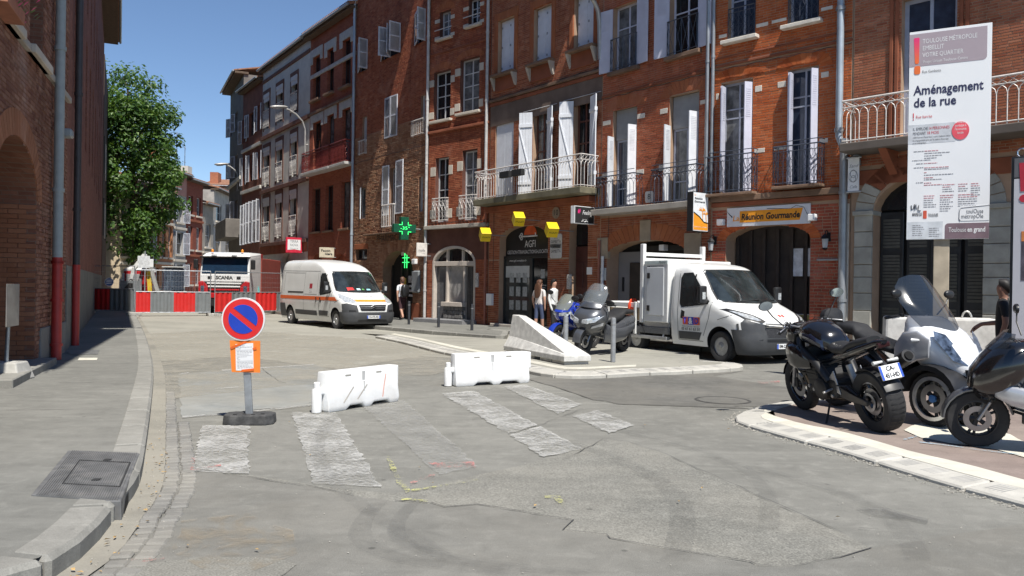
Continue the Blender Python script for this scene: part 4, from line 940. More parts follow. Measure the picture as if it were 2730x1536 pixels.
for i, w_ in enumerate(W1):
    if i == 0:
        b.box('shutter', w_[0] + .02, (w_[0] + w_[1]) / 2 - .004, w_[2] + .04, w_[3] - .02, .03, .07, WPAINT, .004); b.box('shutter', (w_[0] + w_[1]) / 2 + .004, w_[1] - .02, w_[2] + .04, w_[3] - .02, .03, .07, WPAINT, .004)
    else:
        b.window(w_, M('red_brown_joinery', (.13, .05, .035), .5, var=.2), GLASS, 2, (1, 1, 1, .9), .2, .08, name='french_window'); ww = w_[1] - w_[0]
        b.shutter(w_[0], w_[2] + .05, w_[3] - .04, ww * .6, 148, WPAINT, 'brace', -.03); b.shutter(w_[1], w_[2] + .05, w_[3] - .04, ww * .6, 22, WPAINT, 'brace', -.03)
        MB().tube([(w_[0] - .5, -.05, w_[3] + .04), (w_[1] + .5, -.05, w_[3] + .04)], .012, 5).build('shutter_rail', LPAINT, b.e)
zr = b.px('R6', 60, 55, .8)[1]
bal = b.box('balcony', .12, b.w - .06, zbl - .22, zbl, -.85, .02, plaster('mossy_slab', (.16, .145, .1), .3, .5), .02)
b.ledge(zbl - .24, .35, .2, RENDER_R, .2, b.w - .2, 'cornice')
b.railing(.16, b.w - .1, zbl, zbl + 1.02, -.8, RAILW, 'arch', .75, bal, .15, .011)
b.railing(b.w - .1, b.w - .095, zbl, zbl + 1.0, -.8, RAILW, 'cross', 0, bal)
for u in (1.9, 2.6):
    pt = MB().box(u, u + .55, -.98, -.82, zbl + .62, zbl + .84).build('window_box', BLK, None, bevel=.01); pt.parent = None
    pt.matrix_world = b.e.matrix_basis @ Matrix(); tag(pt, 'black plastic flower box on the white balcony railing, ' + ('nearer the closed shutters' if u < 2 else 'before the open braced shutter'), 'flower box', 'flower boxes on the white balcony')
# shop arch
blk = M('black_shop_panel', (.016, .018, .018), .3, var=.2)
b.box('shop_back', a0 - .05, a1 + .05, 0, zt + .05, .3, .34, blk, 0); zmid = b.px('Z4', 540, 650)[1]; wA = a1 - a0
b.box('transom', a0, a1, zmid - .06, zmid + .04, .2, .3, blk, .008); b.box('mullion', a0 + wA * .55, a0 + wA * .61, .15, zmid, .2, .3, blk, .008); b.box('frame_post', a0, a0 + .07, .15, zmid, .2, .3, blk, .008); b.box('frame_post', a1 - .07, a1, .15, zmid, .2, .3, blk, .008)
SG = M('shop_glass', (.05, .055, .055), .04, var=.3, spec=.8)
o = b.box('shop_window', a0 + .07, a0 + wA * .55, .25, zmid - .06, .25, .27, SG, 0); o2 = b.box('shop_door', a0 + wA * .61, a1 - .07, .2, zmid - .06, .25, .27, M('black_glass', (.01, .012, .012), .05), 0)
o.name = 'shop_window'
b.box('painted_sky_reflection', a0 + .09, a0 + wA * .545, zmid - .75, zmid - .33, .243, .249, M('reflection_grey', (.5, .52, .52), .3, var=.12), 0, o)  # pale panel paints a sky reflection onto the shop glass
for k in range(9): b.box('listing_card', a0 + wA * (.12 + .14 * (k % 3)), a0 + wA * (.12 + .14 * (k % 3) + .09), .75 + .5 * (k // 3), 1.1 + .5 * (k // 3), .24, .248, M('listing_paper', (.34, .36, .36), .5, var=.4, scale=14), 0, o)
WTX = M('white_lettering', (.72, .72, .72), .5)
b.text('GESTION•TRANSACTIONS•LOCATIONS', a0 + wA / 2, b.px('Z4', 540, 592)[1], .19, WTX, .296, width=wA * .93)
b.text('AGFI', a0 + wA * .52, b.px('Z4', 535, 497)[1], .36, WTX, .296, width=wA * .22); b.text('www.agfi-immobilier.fr', a0 + wA * .29, b.px('Z4', 400, 700)[1], .11, WTX, .24, width=wA * .36, shear=.2)
zc = b.px('Z4', 530, 390)[1]; lg = MB(); R_ = .36
MB().prism([(a0 + wA * .52 + R_ * math.cos(t), zc + .02 + R_ * .95 * math.sin(t)) for t in [PI * k / 16 for k in range(17)]], .288, .296, 'y').build('orange_sun_logo', M('logo_orange', (.62, .1, .025), .5), b.e)
ky = MB(); ky.tube([(a0 + wA * .36, .285, zc - .03), (a0 + wA * .66, .285, zc - .03)], .028, 6)
for dx, dz in ((-.05, .07), (-.05, -.07), (-.12, 0)): ky.tube([(a0 + wA * .36 + dx + .055 * math.cos(k), .285, zc - .03 + dz + .055 * math.sin(k)) for k in range(6)], .018, 5, closed=True)
ky.box(a0 + wA * .62, a0 + wA * .635, .275, .295, zc - .03, zc + .09); ky.build('key_logo', WTX, b.e, fix=False)
b.text('transactions\nlocations\ngestion\nsyndic', a0 + wA * .8, zmid - 1.15, .085, WTX, .243, o2)
b.box('door_notice', a0 + wA * .765, a0 + wA * .845, zmid - .78, zmid - .46, .24, .248, M('listing_paper'), 0, o2)
b.box('shop_step', a0 - .2, a1 + .2, PH - .05, PH + .1, -.25, .25, SILL, .015)
b.box('entrance_back', D4[0] - .05, D4[1] + .05, 0, D4[3] + .4, .36, .4, VOID, 0)
dr_ = b.box('entrance_door', D4[0] + .05, D4[1] - .05, .2, D4[3] - .55, .26, .32, M('oxblood_door', (.075, .022, .018), .45, var=.3, scale=3), .012)
for k in range(2):
    for zz in (.5, 1.6): b.box('door_panel', D4[0] + .13 + k * (D4[1] - D4[0] - .2) / 2, D4[0] + .07 + (k + 1) * (D4[1] - D4[0] - .2) / 2, zz, zz + .85, .24, .26, M('oxblood_door'), .01, dr_)
b.box('door_transom', D4[0] + .05, D4[1] - .05, D4[3] - .5, D4[3] + .3, .28, .32, GLASS, 0)
q = b.rect('Z4', 1055, 1045, 1105, 870, 0); b.box('entry_panel', q[0], q[1], q[2], q[3], -.05, .02, M('entry_panel_grey', (.5, .48, .45), .5, var=.4, scale=20), .008)
q = b.rect('Z4', 100, 1240, 165, 1100, 0); b.box('meter_box', q[0], q[1], q[2], q[3], -.12, .02, M('white_plastic_sign'), .015)
q = b.rect('Z4', 1290, 870, 1355, 780, 0); b.box('white_notice', q[0], q[1], q[2], q[3], -.02, .02, M('white_plastic_sign'), .004)
u = b.px('Z4', 65, 400, .1)[0]; b.pipe(u, .15, zbl - .3, .045, M('rust_red_pipe')); u = b.px('R5', 155, 200, .1)[0]; b.pipe(u, zbl, H, .06, M('grey_paint_pipe', (.45, .44, .43), .5))
for (x, y), tx, lb in (((925, 468), 'RUE\nGAMBETTA', 'upper white enamel street name plate on the brick pier'), ((923, 585), 'CARRIERA\nGAMBETTA', 'lower white enamel street name plate on the brick pier')):
    u, z = b.px('Z4', x, y); p = MB().prism(oct_plate(.30, .25, .18), -.01, .01, 'y').build('street_sign', M('enamel_plate'), None, bevel=.003); p.location = b.P(u, z, .03); p.rotation_euler = (0, 0, b.rz); tag(p, lb, 'street sign')
    text(tx, .15, BLK, p, frame((0, -.0115, .06), (1, 0, 0), (0, 0, 1)), width=.5)
u, z = b.px('Z4', 923, 125); p = MB().prism([(.19 * math.cos(t), .2 * math.sin(t)) for t in [2 * PI * k / 16 for k in range(16)]], -.01, .01, 'y').build('house_number', M('old_stone_plate', (.3, .24, .19), .8), None); p.location = b.P(u, z, .03); p.rotation_euler = (0, 0, b.rz)
tag(p, 'round stone plate with the number 10 above the street name plates', 'number plate'); text('10', .28, BLK, p, frame((0, -.0115, 0), (1, 0, 0), (0, 0, 1)))
b.eave(H, .7, tiles=False); B4 = b
# ------------------------------------------------------------ house with the white arched shop window
b = Bld('arched_shop_house', 1136, 33.05, 1299, 30.55, 'narrow brick house with tall white windows over an arched cream shopfront')
H = 14.0; ops = []
for r in (('Z1', 822, 1240, 1000, 700), ('Z1', 1090, 1160, 1292, 565), ('Z1', 885, 402, 1000, 90), ('Z1', 1178, 272, 1296, -40)): ops.append(b.opx(*r))
for r in (('Z2', 648, 662, 760, 138), ('Z2', 860, 645, 985, 82)): ops.append(b.opx(*r))
a0, a1 = b.px('Z2', 632, 1000)[0], b.px('Z2', 970, 1000)[0]; zs = b.px('Z2', 632, 985)[1]; zt = b.px('Z2', 800, 845)[1]
A5 = b.op(a0, a1, PH - .2, zs, zt - zs, .22)
b.wall(0, b.w, -.1, H, plaster('shade_brown_render', (.13, .06, .045), .25, .4), back=8); z1 = b.px('Z2', 600, 692)[1]; z2 = b.px('Z1', 795, 1345)[1]  # brown render, its colour darkened to carry the shade below the ledge
b.skip = [(z1 - .2, z1, (0, b.w)), (2.6, z1, (0, b.w))]
b.bricks(.02, b.w - .02, .1, H, BR_D, .07, .25, .009, .008, single=300)
b.ledge(z1, .22, .14, SILL); b.ledge(z2, .12, .1, RENDER_R); b.ledge(z2 + .35, .03, .06, RENDER_R); b.ledge(b.px('Z1', 800, 560)[1], .05, .06, RENDER_R)
for i, w_ in enumerate(ops):
    ww = w_[1] - w_[0]; b.window(w_, LPAINT, GLASS, 2 if i < 2 or i > 3 else 2, (1, 1, 1, 1) if i < 2 or i > 3 else (1, 1, 1), .2, .06)
    if i < 4: b.sill(w_, .16, .1, .14, STONE)
    for f in ((.06, .2), (.72, .86)) if i not in (2, 3) else ((.0, .12), (.62, .76)):
        za, zb = w_[2] + (w_[3] - w_[2]) * f[0], w_[2] + (w_[3] - w_[2]) * f[1]
        b.box('quoin_stone', w_[0] - .3, w_[0] + .0, za, zb, -.018, .05, STONE, .008); b.box('quoin_stone', w_[1], w_[1] + .24, za, zb, -.018, .05, STONE, .008)
    if i < 4: b.voussoirs(w_[0] - .02, w_[1] + .02, w_[3] - .01, .1, bpy.data.materials['arch_brick'], .26, 11, -.014)
    if i > 3: b.railing(w_[0] - .02, w_[1] + .02, w_[2] + .02, w_[2] + .95, -.14, RAILW, 'scroll', .12, None, .2, .010)
    if i in (2, 3): MB().tube([(w_[0] - .2, -.1, w_[2] + .35), (w_[1] + .15, -.1, w_[2] + .35)], .02, 5).build('bar', LPAINT, b.e)
CRM = M('cream_joinery', (.52, .46, .40), .55, var=.08, dirt=.2); wA = a1 - a0
b.box('shop_back', a0, a1, 0, zt, .23, .26, VOID, 0)
fr = MB(); n = 20; um = (a0 + a1) / 2
ring = lambda e: [(um - (wA / 2 - e) * math.cos(PI * i / n), zs + (zt - zs - e) * math.sin(PI * i / n)) for i in range(n + 1)]
o_, i_ = ring(.0), ring(.1)
for k in range(n): fr.loft([[(o_[k][0], y, o_[k][1]) for y in (-.02, .2)] + [(i_[k][0], y, i_[k][1]) for y in (.2, -.02)], [(o_[k + 1][0], y, o_[k + 1][1]) for y in (-.02, .2)] + [(i_[k + 1][0], y, i_[k + 1][1]) for y in (.2, -.02)]], caps=False)
fr.build('arch_frame', CRM, b.e, fix=False)
b.box('frame_post', a0, a0 + .1, .15, zs, -.02, .2, CRM, .008); b.box('frame_post', a1 - .1, a1, .15, zs, -.02, .2, CRM, .008); b.box('transom', a0 + .1, a1 - .1, zs - .1, zs + .08, .0, .2, CRM, .008)
for f in (.3, .66): b.box('fan_bar', a0 + wA * f, a0 + wA * f + .07, zs + .08, zt - .12, .06, .18, CRM, .006)
sg = b.box('shop_window', a0 + wA * .34, a0 + wA * .7, .95, zs - .1, .16, .19, M('pale_shop_glass', (.3, .29, .28), .12, var=.15), 0); b.box('frame_post', a0 + wA * .30, a0 + wA * .34, .15, zs - .1, .05, .2, CRM, .006); b.box('frame_post', a0 + wA * .70, a0 + wA * .74, .15, zs - .1, .05, .2, CRM, .006)
b.box('shop_door', a0 + .12, a0 + wA * .29, .2, zs - .12, .15, .2, M('smoked_glass', (.1, .1, .105), .1), .01)
b.box('fanlight', a0 + .1, a1 - .1, zs + .08, zt - .1, .19, .21, GLASS, 0)
b.box('window_ledge', a0 + wA * .28, a0 + wA * .76, .78, .95, -.16, .16, CRM, .012)
for k in range(4):
    for j in range(5): b.box('slate_stone', a0 + wA * (.3 + .088 * j) + .02 * (k % 2), a0 + wA * (.3 + .088 * (j + 1)) - .012 + .02 * (k % 2), .16 + .155 * k, .16 + .155 * (k + 1) - .012, -.06 - .03 * random.random(), .1, M('dark_slate', (.13, .125, .12), .85, var=.45, scale=9, bmp=.5), .012)
b.railing(a0 + wA * .75, a1 - .1, .18, zs - .12, .1, M('bronze_grille', (.2, .17, .15), .5, .4), 'bars', 0, None, .075, .012, 'gate')
b.box('step', a0 - .3, a1 + .1, PH - .02, PH + .15, -.75, .1, M('slate_step', (.2, .2, .205), .8, var=.15), .012)
b.eave(H, 1.0, tiles=False); b.pipe(.0, .15, H, .06, M('grey_paint_pipe'), -.1); B5 = b
b.box('menu_box', a1 + .06, a1 + .2, 1.55, 2.1, -.08, .02, M('entry_panel_grey'), .008)

# ------------------------------------------------------------ old rough brick house, pharmacy below
OLD = brick_mat('weathered_old_brick', [(.36, .18, .10), (.44, .25, .15), (.28, .125, .07), (.48, .3, .19), (.24, .1, .06)], dirt=.45)
b = Bld('pharmacy_house', 940, 38.8, 1135, 33.1, 'old weathered brick house with louvred shutters above an arched pharmacy entrance')
H = 16.3; sh = []; 
WO = []
for r in (('Z1', 52, 748, 155, 400), ('Z1', 285, 630, 490, 235), ('Z1', 630, 468, 745, 90), ('Z1', 326, 1415, 462, 955), ('Z1', 100, 1449, 148, 1178), ('Z1', 694, 1232, 742, 958)): WO.append(b.opx(*r))
for r in (('Z2', 288, 695, 346, 222), ('Z2', 50, 635, 106, 380), ('Z2', 520, 580, 558, 292), ('Z2', 24, 958, 116, 868)): WO.append(b.opx(*r))
a0, a1 = b.px('Z2', 240, 1000)[0], b.px('Z2', 478, 1000)[0]; zs = b.px('Z2', 240, 1040)[1]; zt = b.px('Z2', 355, 885)[1]
A6 = b.op(a0, a1, PH - .2, zs, zt - zs, .5)
b.wall(0, b.w, -.1, H, MORTD, back=8)
b.skip = []
b.bricks(.02, b.w - .02, .1, 8.6, OLD, .075, .27, .014, .012, single=300, rough=1); b.bricks(.02, b.w - .02, 8.6, H, BR_D, .07, .25, .008, .006, single=0)
GLV = M('grey_white_shutter', (.55, .56, .6), .6, var=.1, scale=4, dirt=.3)
for i, w_ in enumerate(WO):
    ww = w_[1] - w_[0]
    if i in (0, 1, 2):
        b.window(w_, GPAINT, GLASS, 1, (1,), .18)
        if i == 1:
            m_ = (w_[0] + w_[1]) / 2
            for h_, a_ in ((w_[0], 25), (m_, 40)): b.shutter(h_ + .02, w_[2], w_[3], ww * .4, a_, GLV, 'louvre', .0)
            b.shutter(m_ - .02, w_[2], w_[3], ww * .3, 95, GLV, 'louvre', .0); b.shutter(w_[1], w_[2], w_[3], ww * .3, 88, GLV, 'louvre', .0)
        else: b.shutter(w_[0] + .02, w_[2], w_[3], ww * .7, 20, GLV, 'louvre', -.01); b.shutter(w_[1], w_[2], w_[3], ww * .45, 85, GLV, 'louvre', -.01)
    elif i == 3:
        b.shutter(w_[0] + .01, w_[2], w_[3], ww * .49, 3, GLV, 'louvre', -.02); b.shutter(w_[1] - .01, w_[2], w_[3], ww * .49, 177, GLV, 'louvre', -.02)
    elif i in (4, 5, 8): b.window(w_, LPAINT, M('pale_blind', (.4, .4, .42), .6), 1, (1,), .12); b.railing(w_[0] - .1 - (.5 if i == 5 else .1), w_[1] + .02, w_[2] - .6, w_[2] + .05, -.12, RAILW, 'bars', .1, None, .16, .012) if i != 8 else None
    elif i == 6:
        b.window(w_, LPAINT, GLASS, 1, (2.4, .8), .2, .07); lw = b.px('Z2', 246, 400)[0]; rw = b.px('Z2', 410, 400)[0]
        zb = b.px('Z2', 345, 595)[1]; b.shutter(w_[0] - .01, zb, w_[3] + .15, w_[0] - lw, 176, WPAINT, 'louvre', -.04); b.shutter(w_[1] + .01, zb, w_[3] + .25, rw - w_[1], 4, WPAINT, 'louvre', -.04)
        b.railing(w_[0] - .35, w_[1] + .05, w_[2] - .05, w_[2] + .95, -.2, RAILW, 'bars', .2, None, .16, .016)
    elif i == 7: b.shutter(w_[0] + .02, w_[2], w_[3], ww * .45, 20, WPAINT, 'board', .03); b.window(w_, LPAINT, GLASS, 1, (1,), .18)
    else: b.window(w_, DARKW, GLASS, 1, (1,), .18); b.box('lintel', w_[0] - .1, w_[1] + .1, w_[3], w_[3] + .25, -.03, .05, bpy.data.materials['arch_brick'], .01)
b.voussoirs(A6[0], A6[1], zs, zt - zs, OLD, .5, 30, -.02)
b.box('shop_back', A6[0] - .05, A6[1] + .05, 0, zt + .1, .51, .55, VOID, 0); wA = A6[1] - A6[0]
for f in (.0, .33, .52, .97): b.box('door_post', A6[0] + wA * f, A6[0] + wA * f + .08, .15, zs + .5, .42, .5, DARKW, .008)
b.box('lit_lamp_panel', A6[0] + wA * .34, A6[0] + wA * .5, 2.9, 3.1, .4, .44, M('lamp_white', (.8, .8, .76), .4), .01); b.box('lit_lamp_panel', A6[0] + wA * .06, A6[0] + wA * .2, 2.95, 3.1, .4, .44, M('lamp_white'), .01); b.box('lit_lamp_panel', A6[0] + wA * .68, A6[0] + wA * .9, 2.9, 3.1, .4, .44, M('lamp_white'), .01)
for k in range(5): b.box('display_shelf', A6[0] + wA * .6, A6[0] + wA * .98, 1.1 + .2 * k, 1.2 + .2 * k, .4, .46, M('shelf_grey', (.4, .41, .43), .5, var=.4, scale=9), .01)
b.box('display_board', A6[0] + wA * .6, A6[0] + wA * .98, 1.7, 2.0, .38, .4, M('shelf_grey'), .01); b.text('AVIAC', A6[0] + wA * .8, 1.83, .22, BLK, .378)
b.box('yellow_stand', A6[0] + wA * .38, A6[0] + wA * .5, 1.3, 1.9, .4, .44, M('stand_yellow', (.5, .36, .05), .6), .01); b.box('red_stand', A6[1] - .5, A6[1] + .1, .2, 1.0, .3, .4, M('stand_red', (.3, .02, .02), .6), .01)
q = b.rect('Z2', 480, 1215, 540, 1040, 0); b.box('grey_panel', q[0], q[1], q[2], q[3], -.12, .02, M('grey_box', (.22, .24, .25), .5, var=.1), .05)
q = b.rect('Z2', 470, 1420, 540, 1300, 0); b.box('brown_panel', q[0], q[1], .1, q[3], -.05, .02, RENDER_R, .02)
q = b.rect('Z2', 488, 990, 515, 948, 0); b.box('white_box', q[0], q[1], q[2], q[3], -.15, .02, M('white_plastic_sign'), .02)
zt_ = b.px('Z2', 250, 745)[1]; b.ledge(zt_, .28, .06, plaster('soot_ledge'), b.px('Z2', 120, 745)[0], b.px('Z2', 480, 745)[0], 'canopy')
b.text('PHARMACIE', b.px('Z2', 290, 790)[0], b.px('Z2', 290, 785)[1], .42, M('bronze_letters', (.06, .05, .035), .5, .3), -.05, width=2.3)
b.eave(H, 1.25, back=5)
MB().box(1.0, 2.1, 1.2, 2.2, H, H + 3.4).build('chimney', bpy.data.materials['orange_brick'] if 0 else course_mat('chimney_brick', [(.36, .11, .06), (.45, .16, .08)], MORT), b.e); MB().box(-.1, 1.1, 2.5, 6, H - 2, H + 2.2).build('gable', MATS.get('x') or bpy.data.materials['chimney_brick'], b.e)
b.pipe(.0, .15, H, .07, M('blue_grey_zinc'), -.12); B6 = b

# ------------------------------------------------------------ dark red house with red balconies
C_RED = course_mat('dark_red_courses', [(.27, .07, .04), (.36, .11, .06)], (.25, .14, .1), .25, .075)
b = Bld('red_balcony_house', 818, 43.9, 939, 38.85, 'dark red brick house with red iron balconies and white stone lintels')
H = b.px('R3', 720, 320)[1]; H = max(H, 13.0); rows = []
for q in (('R3', 762, 755, 822, 398), ('R3', 868, 702, 922, 345), ('R3', 982, 655, 1048, 268)): rows.append((0, b.opx(*q)))
for q in (('R3', 762, 1290, 828, 890), ('R3', 866, 1262, 925, 840), ('R3', 978, 1230, 1048, 790)): rows.append((1, b.opx(*q)))
for q in (('Z3', 700, 1225, 765, 890), ('Z3', 798, 1215, 860, 865), ('Z3', 915, 1200, 985, 838)): rows.append((2, b.opx(*q)))
b.op(.7, 2.2, 0, 2.6, .6, .3); b.op(3.2, 5.6, 0, 2.4, .7, .3)
b.wall(0, b.w, -.1, H, C_RED, back=8)
WST = M('grey_white_lintel', (.45, .43, .4), .85, var=.12, dirt=.3)
for k, w_ in rows:
    b.window(w_, DARKW, GLASS, 2, (2, 1), .2, .05)
    if k < 2:
        b.box('lintel_stone', w_[0] - .35, w_[1] + .3, w_[3], w_[3] + .42, -.05, .03, WST, .01); b.box('lintel_ear', w_[0] - .35, w_[0] - .02, w_[3] - .35, w_[3], -.05, .03, WST, .01); b.box('lintel_ear', w_[1] + .02, w_[1] + .3, w_[3] - .3, w_[3], -.05, .03, WST, .01)
    if k == 0: b.sill(w_, .2, .12, .12, plaster('soot_ledge'))
    if k == 1:
        bl = b.box('balcony', w_[0] - .5, w_[1] + .45, w_[2] - .14, w_[2], -.5, .02, WST, .015); b.railing(w_[0] - .45, w_[1] + .4, w_[2], w_[2] + 1.05, -.45, RAILR, 'scroll', .4, bl, .17, .014)
    if k == 2: b.sill(w_, .14, .1, .1, plaster('soot_ledge'))
z = b.px('R3', 880, 785)[1]; b.ledge(z, .12, .14, plaster('soot_ledge')); z = b.px('R3', 880, 480)[1]; b.ledge(z - .1, .06, .2, WST)
b.eave(H, .4, back=5); B7 = b
# ------------------------------------------------------------ grey rendered house
GRY = plaster('grey_render_wall', (.54, .52, .47), .12, .25); PIL = plaster('brown_pilaster', (.16, .085, .065), .2, .4)
b = Bld('grey_rendered_house', 692, 51.4, 817, 43.95, 'long grey rendered house with tall brown-framed windows and white iron guards')
H = b.px('R3', 720, 310)[1]; rows = []
for q in (('R3', 400, 968, 445, 690), ('R3', 494, 918, 546, 625), ('R3', 602, 850, 654, 555)): rows.append(b.opx(*q))
for q in (('R3', 396, 1392, 446, 1092), ('R3', 490, 1358, 542, 1045), ('R3', 598, 1318, 650, 985)): rows.append(b.opx(*q))
for q in (('Z3', 338, 1292, 388, 970), ('Z3', 432, 1270, 482, 942), ('Z3', 536, 1255, 590, 908)): rows.append(b.opx(*q))
b.op(1.0, 2.5, 0, 2.5, .7, .3); b.op(4.2, 6.2, 0, 2.6, .8, .3); b.op(7.4, 8.8, 0, 2.3, .6, .3)
b.wall(0, b.w, -.1, H, GRY, back=8)
zg = b.px('Z3', 500, 1290)[1]; b.box('ground_storey', .02, b.w - .02, 3.35, zg - .1, -.03, .01, RENDER_R, 0)
VAL = M('scalloped_valance', (.6, .59, .57), .8, var=.1)
for w_ in rows:
    b.window(w_, DARKW, GLASS, 2, (2, 1), .25, .05)
    for u in (w_[0] - .14, w_[1] + .0): b.box('window_jamb', u, u + .14, w_[2] - .1, w_[3] + .3, -.04, .03, PIL, .01)
    b.box('window_head', w_[0] - .14, w_[1] + .14, w_[3], w_[3] + .3, -.05, .03, PIL, .01)
    b.railing(w_[0], w_[1], w_[2] + .05, w_[2] + 1.15, -.06, RAILW, 'scroll', 0, None, .2, .014)
    vb = MB(); wv = w_[1] - w_[0]
    for k in range(5): vb.prism([(w_[0] + wv * k / 5, w_[3]), (w_[0] + wv * (k + 1) / 5, w_[3]), (w_[0] + wv * (k + .5) / 5 + wv * .1, w_[3] - .42), (w_[0] + wv * (k + .5) / 5, w_[3] - .5), (w_[0] + wv * (k + .5) / 5 - wv * .1, w_[3] - .42)], -.03, -.02, 'y')
    vb.box(w_[0], w_[1], -.06, .0, w_[3] - .2, w_[3] + .05); vb.build('valance', VAL, b.e, fix=False)
for r in ((390, 1025), (390, 1420)):
    z = b.px('R3', *r)[1]; b.ledge(z, .14, .22, PIL)
b.ledge(zg, .14, .2, PIL); b.ledge(H - .5, .06, .2, PIL); b.eave(H, .22, back=6)
MB().box(b.w - .9, b.w - .1, 1.5, 2.4, H, H + 2.0).build('chimney', bpy.data.materials['chimney_brick'], b.e); B8 = b
# ------------------------------------------------------------ houses further down the street on the right
b = Bld('brown_shuttered_house', 640, 55.5, 691, 51.45, 'narrow brown house with many pale open shutters further down the street'); b9 = b
H = b.px('Z3', 320, 110)[1]; ops = []
for q in (('Z3', 180, 570, 215, 375), ('Z3', 232, 520, 272, 325), ('Z3', 295, 475, 322, 270), ('Z3', 185, 880, 210, 660), ('Z3', 235, 850, 265, 640), ('Z3', 298, 830, 322, 620), ('Z3', 200, 1320, 222, 1020), ('Z3', 240, 1310, 262, 1000), ('Z3', 290, 1300, 318, 980)): ops.append(b.opx(*q))
b.wall(0, b.w, -.1, H, plaster('red_brown_wall', (.2, .085, .06), .2, .4), back=8)
for w_ in ops:
    b.window(w_, DARKW, GLASS, 1, (1,), .2); ww = max(.4, (w_[1] - w_[0]) * .5)
    lo_ = w_[2] < 6; b.shutter(w_[0], w_[2], w_[3], ww, 150 if lo_ else 170, WPAINT if lo_ else GLV, 'louvre'); b.shutter(w_[1], w_[2], w_[3], ww, 50 if lo_ else 10, WPAINT if lo_ else GLV, 'louvre')
b.ledge(ops[3][2] - .4, .12, .2, GRY); b.ledge(ops[0][2] - .5, .12, .2, GRY); b.eave(H, .35, back=6, tiles=False)
b = Bld('grey_balcony_house', 606, 62, 640, 55.55, 'tall dark grey house with a solid balcony at the bend of the street')
H = b.px('Z3', 80, 235)[1]; ops = []
for q in (('Z3', 95, 520, 112, 360), ('Z3', 130, 480, 150, 320), ('Z3', 95, 830, 115, 690), ('Z3', 128, 820, 150, 640), ('Z3', 92, 1160, 115, 1000), ('Z3', 125, 1160, 150, 980)): ops.append(b.opx(*q))
b.wall(0, b.w, -.1, H, plaster('dark_grey_render', (.17, .155, .14), .2, .4), back=10)
for w_ in ops: b.window(w_, LPAINT, GLASS, 1, (1, 1), .2); b.shutter(w_[0], w_[2], w_[3], .5, 150, GLV, 'louvre')
q = b.rect('Z3', 20, 1280, 150, 1180, .9); b.box('balcony', .3, b.w - .5, q[2], q[2] + 1.3, -1.0, 0, plaster('dark_grey_render'), .03); b.ledge(ops[2][2] - .5, .2, .25, GRY); b.eave(H, .6, back=6, tiles=False)

# ------------------------------------------------------------ houses at the far bend (left-hand curve of the street)
def far_house(name, xl, xr, D0, D1, ytop, mat, label, cols, rows, shut=None, winmat=None, roof=True, flip=False):
    bb = Bld(name, xl, D0, xr, D1, label, 'building', 800, 800); Ht = bb.px('S', (xl + xr) / 2, ytop)[1]; ops = []
    for z0f, z1f in rows:
        for c in range(cols):
            u = bb.w * (c + .5) / cols; ww = bb.w / cols * .26; ops.append(bb.op(u - ww, u + ww, Ht * z0f, Ht * z1f, 0, .3))
    bb.wall(0, bb.w, -.1, Ht, mat, back=9)
    for w_ in ops:
        bb.window(w_, winmat or LPAINT, GLASS, 1, (1, 1), .22, .07); bb.box('sill', w_[0] - .15, w_[1] + .15, w_[2] - .16, w_[2], -.16, .1, STONE, 0)
        if shut: bb.shutter(w_[0], w_[2], w_[3], (w_[1] - w_[0]) * .55, 160, shut, 'louvre'); bb.shutter(w_[1], w_[2], w_[3], (w_[1] - w_[0]) * .55, 25, shut, 'louvre')
    for z0f, z1f in rows[1:]: bb.ledge(Ht * z0f - .45, .14, .22, STONE if 'red' not in name else RENDER_R)
    if roof: bb.eave(Ht, .5, back=5)
    return bb, Ht
R3_ = [(.12, .3), (.42, .62), (.72, .88)]
b, h = far_house('cream_house', 318, 372, 62, 66, 520, plaster('cream_render', (.55, .45, .32), .15, .3), 'sunlit cream house glimpsed behind the tree', 3, R3_)
b, h = far_house('mauve_house', 374, 409, 66.2, 69, 540, plaster('mauve_render', (.27, .17, .15), .15, .3), 'mauve brown house with grey shutters beside the orange one', 2, [(.12, .3), (.4, .72)], GLV)
b, h = far_house('orange_house', 409.5, 459, 69.2, 73, 500, course_mat('far_orange_brick', [(.42, .17, .08), (.5, .22, .11)], MORT), 'sunlit orange brick house with three tall windows a floor', 3, [(.1, .28), (.38, .66), (.74, .9)])
b, h = far_house('grey_narrow_house', 459.5, 493, 73.2, 76, 467, plaster('pale_grey_render', (.37, .36, .35), .12, .3), 'narrow pale grey house with a pink attic storey', 1, [(.1, .28), (.36, .54), (.62, .78)], GLV)
b.box('attic', 0, b.w, h * .84, h, -.02, .0, plaster('pink_render', (.42, .22, .18), .15, .2), 0); MB().box(-.3, 1.0, 1, 2.4, h, h + 2.6).build('chimney', bpy.data.materials['chimney_brick'], b.e)
b, h = far_house('dark_red_house', 493.5, 537, 76.2, 80, 487, course_mat('far_red_brick', [(.2, .05, .035), (.27, .075, .045)], (.2, .1, .07)), 'dark red brick house with a tiled roof and aerials', 2, R3_)
for k, f in enumerate((.3, .78)):
    an = empty('roof_aerial', b.P(b.w * f, h + .6, -1.5), b.rz, 'television aerial on the dark red house, ' + ('with three cross rods' if k == 0 else 'tilted over beside the chimney'), 'aerial')
    MB().tube([(0, 0, 0), (0, 0, 4.2 - k)], .035, 5).build('mast', ZINC, an)
    for j in range(3): MB().tube([(-.9 + .2 * j, -.3, 3.9 - k - .7 * j), (.9 - .2 * j, .3, 4.0 - k - .7 * j)], .025, 4).build('cross_rod', ZINC, an)
MB().box(b.w * .55, b.w * .8, .8, 1.8, h + .3, h + 1.7).build('chimney', GRY, b.e)
b, h = far_house('low_grey_house', 537.5, 566, 80.2, 83, 548, plaster('grey_tan_render', (.3, .27, .23), .15, .3), 'low grey house with a dark eave past the dark red one', 1, [(.1, .4), (.55, .8)])
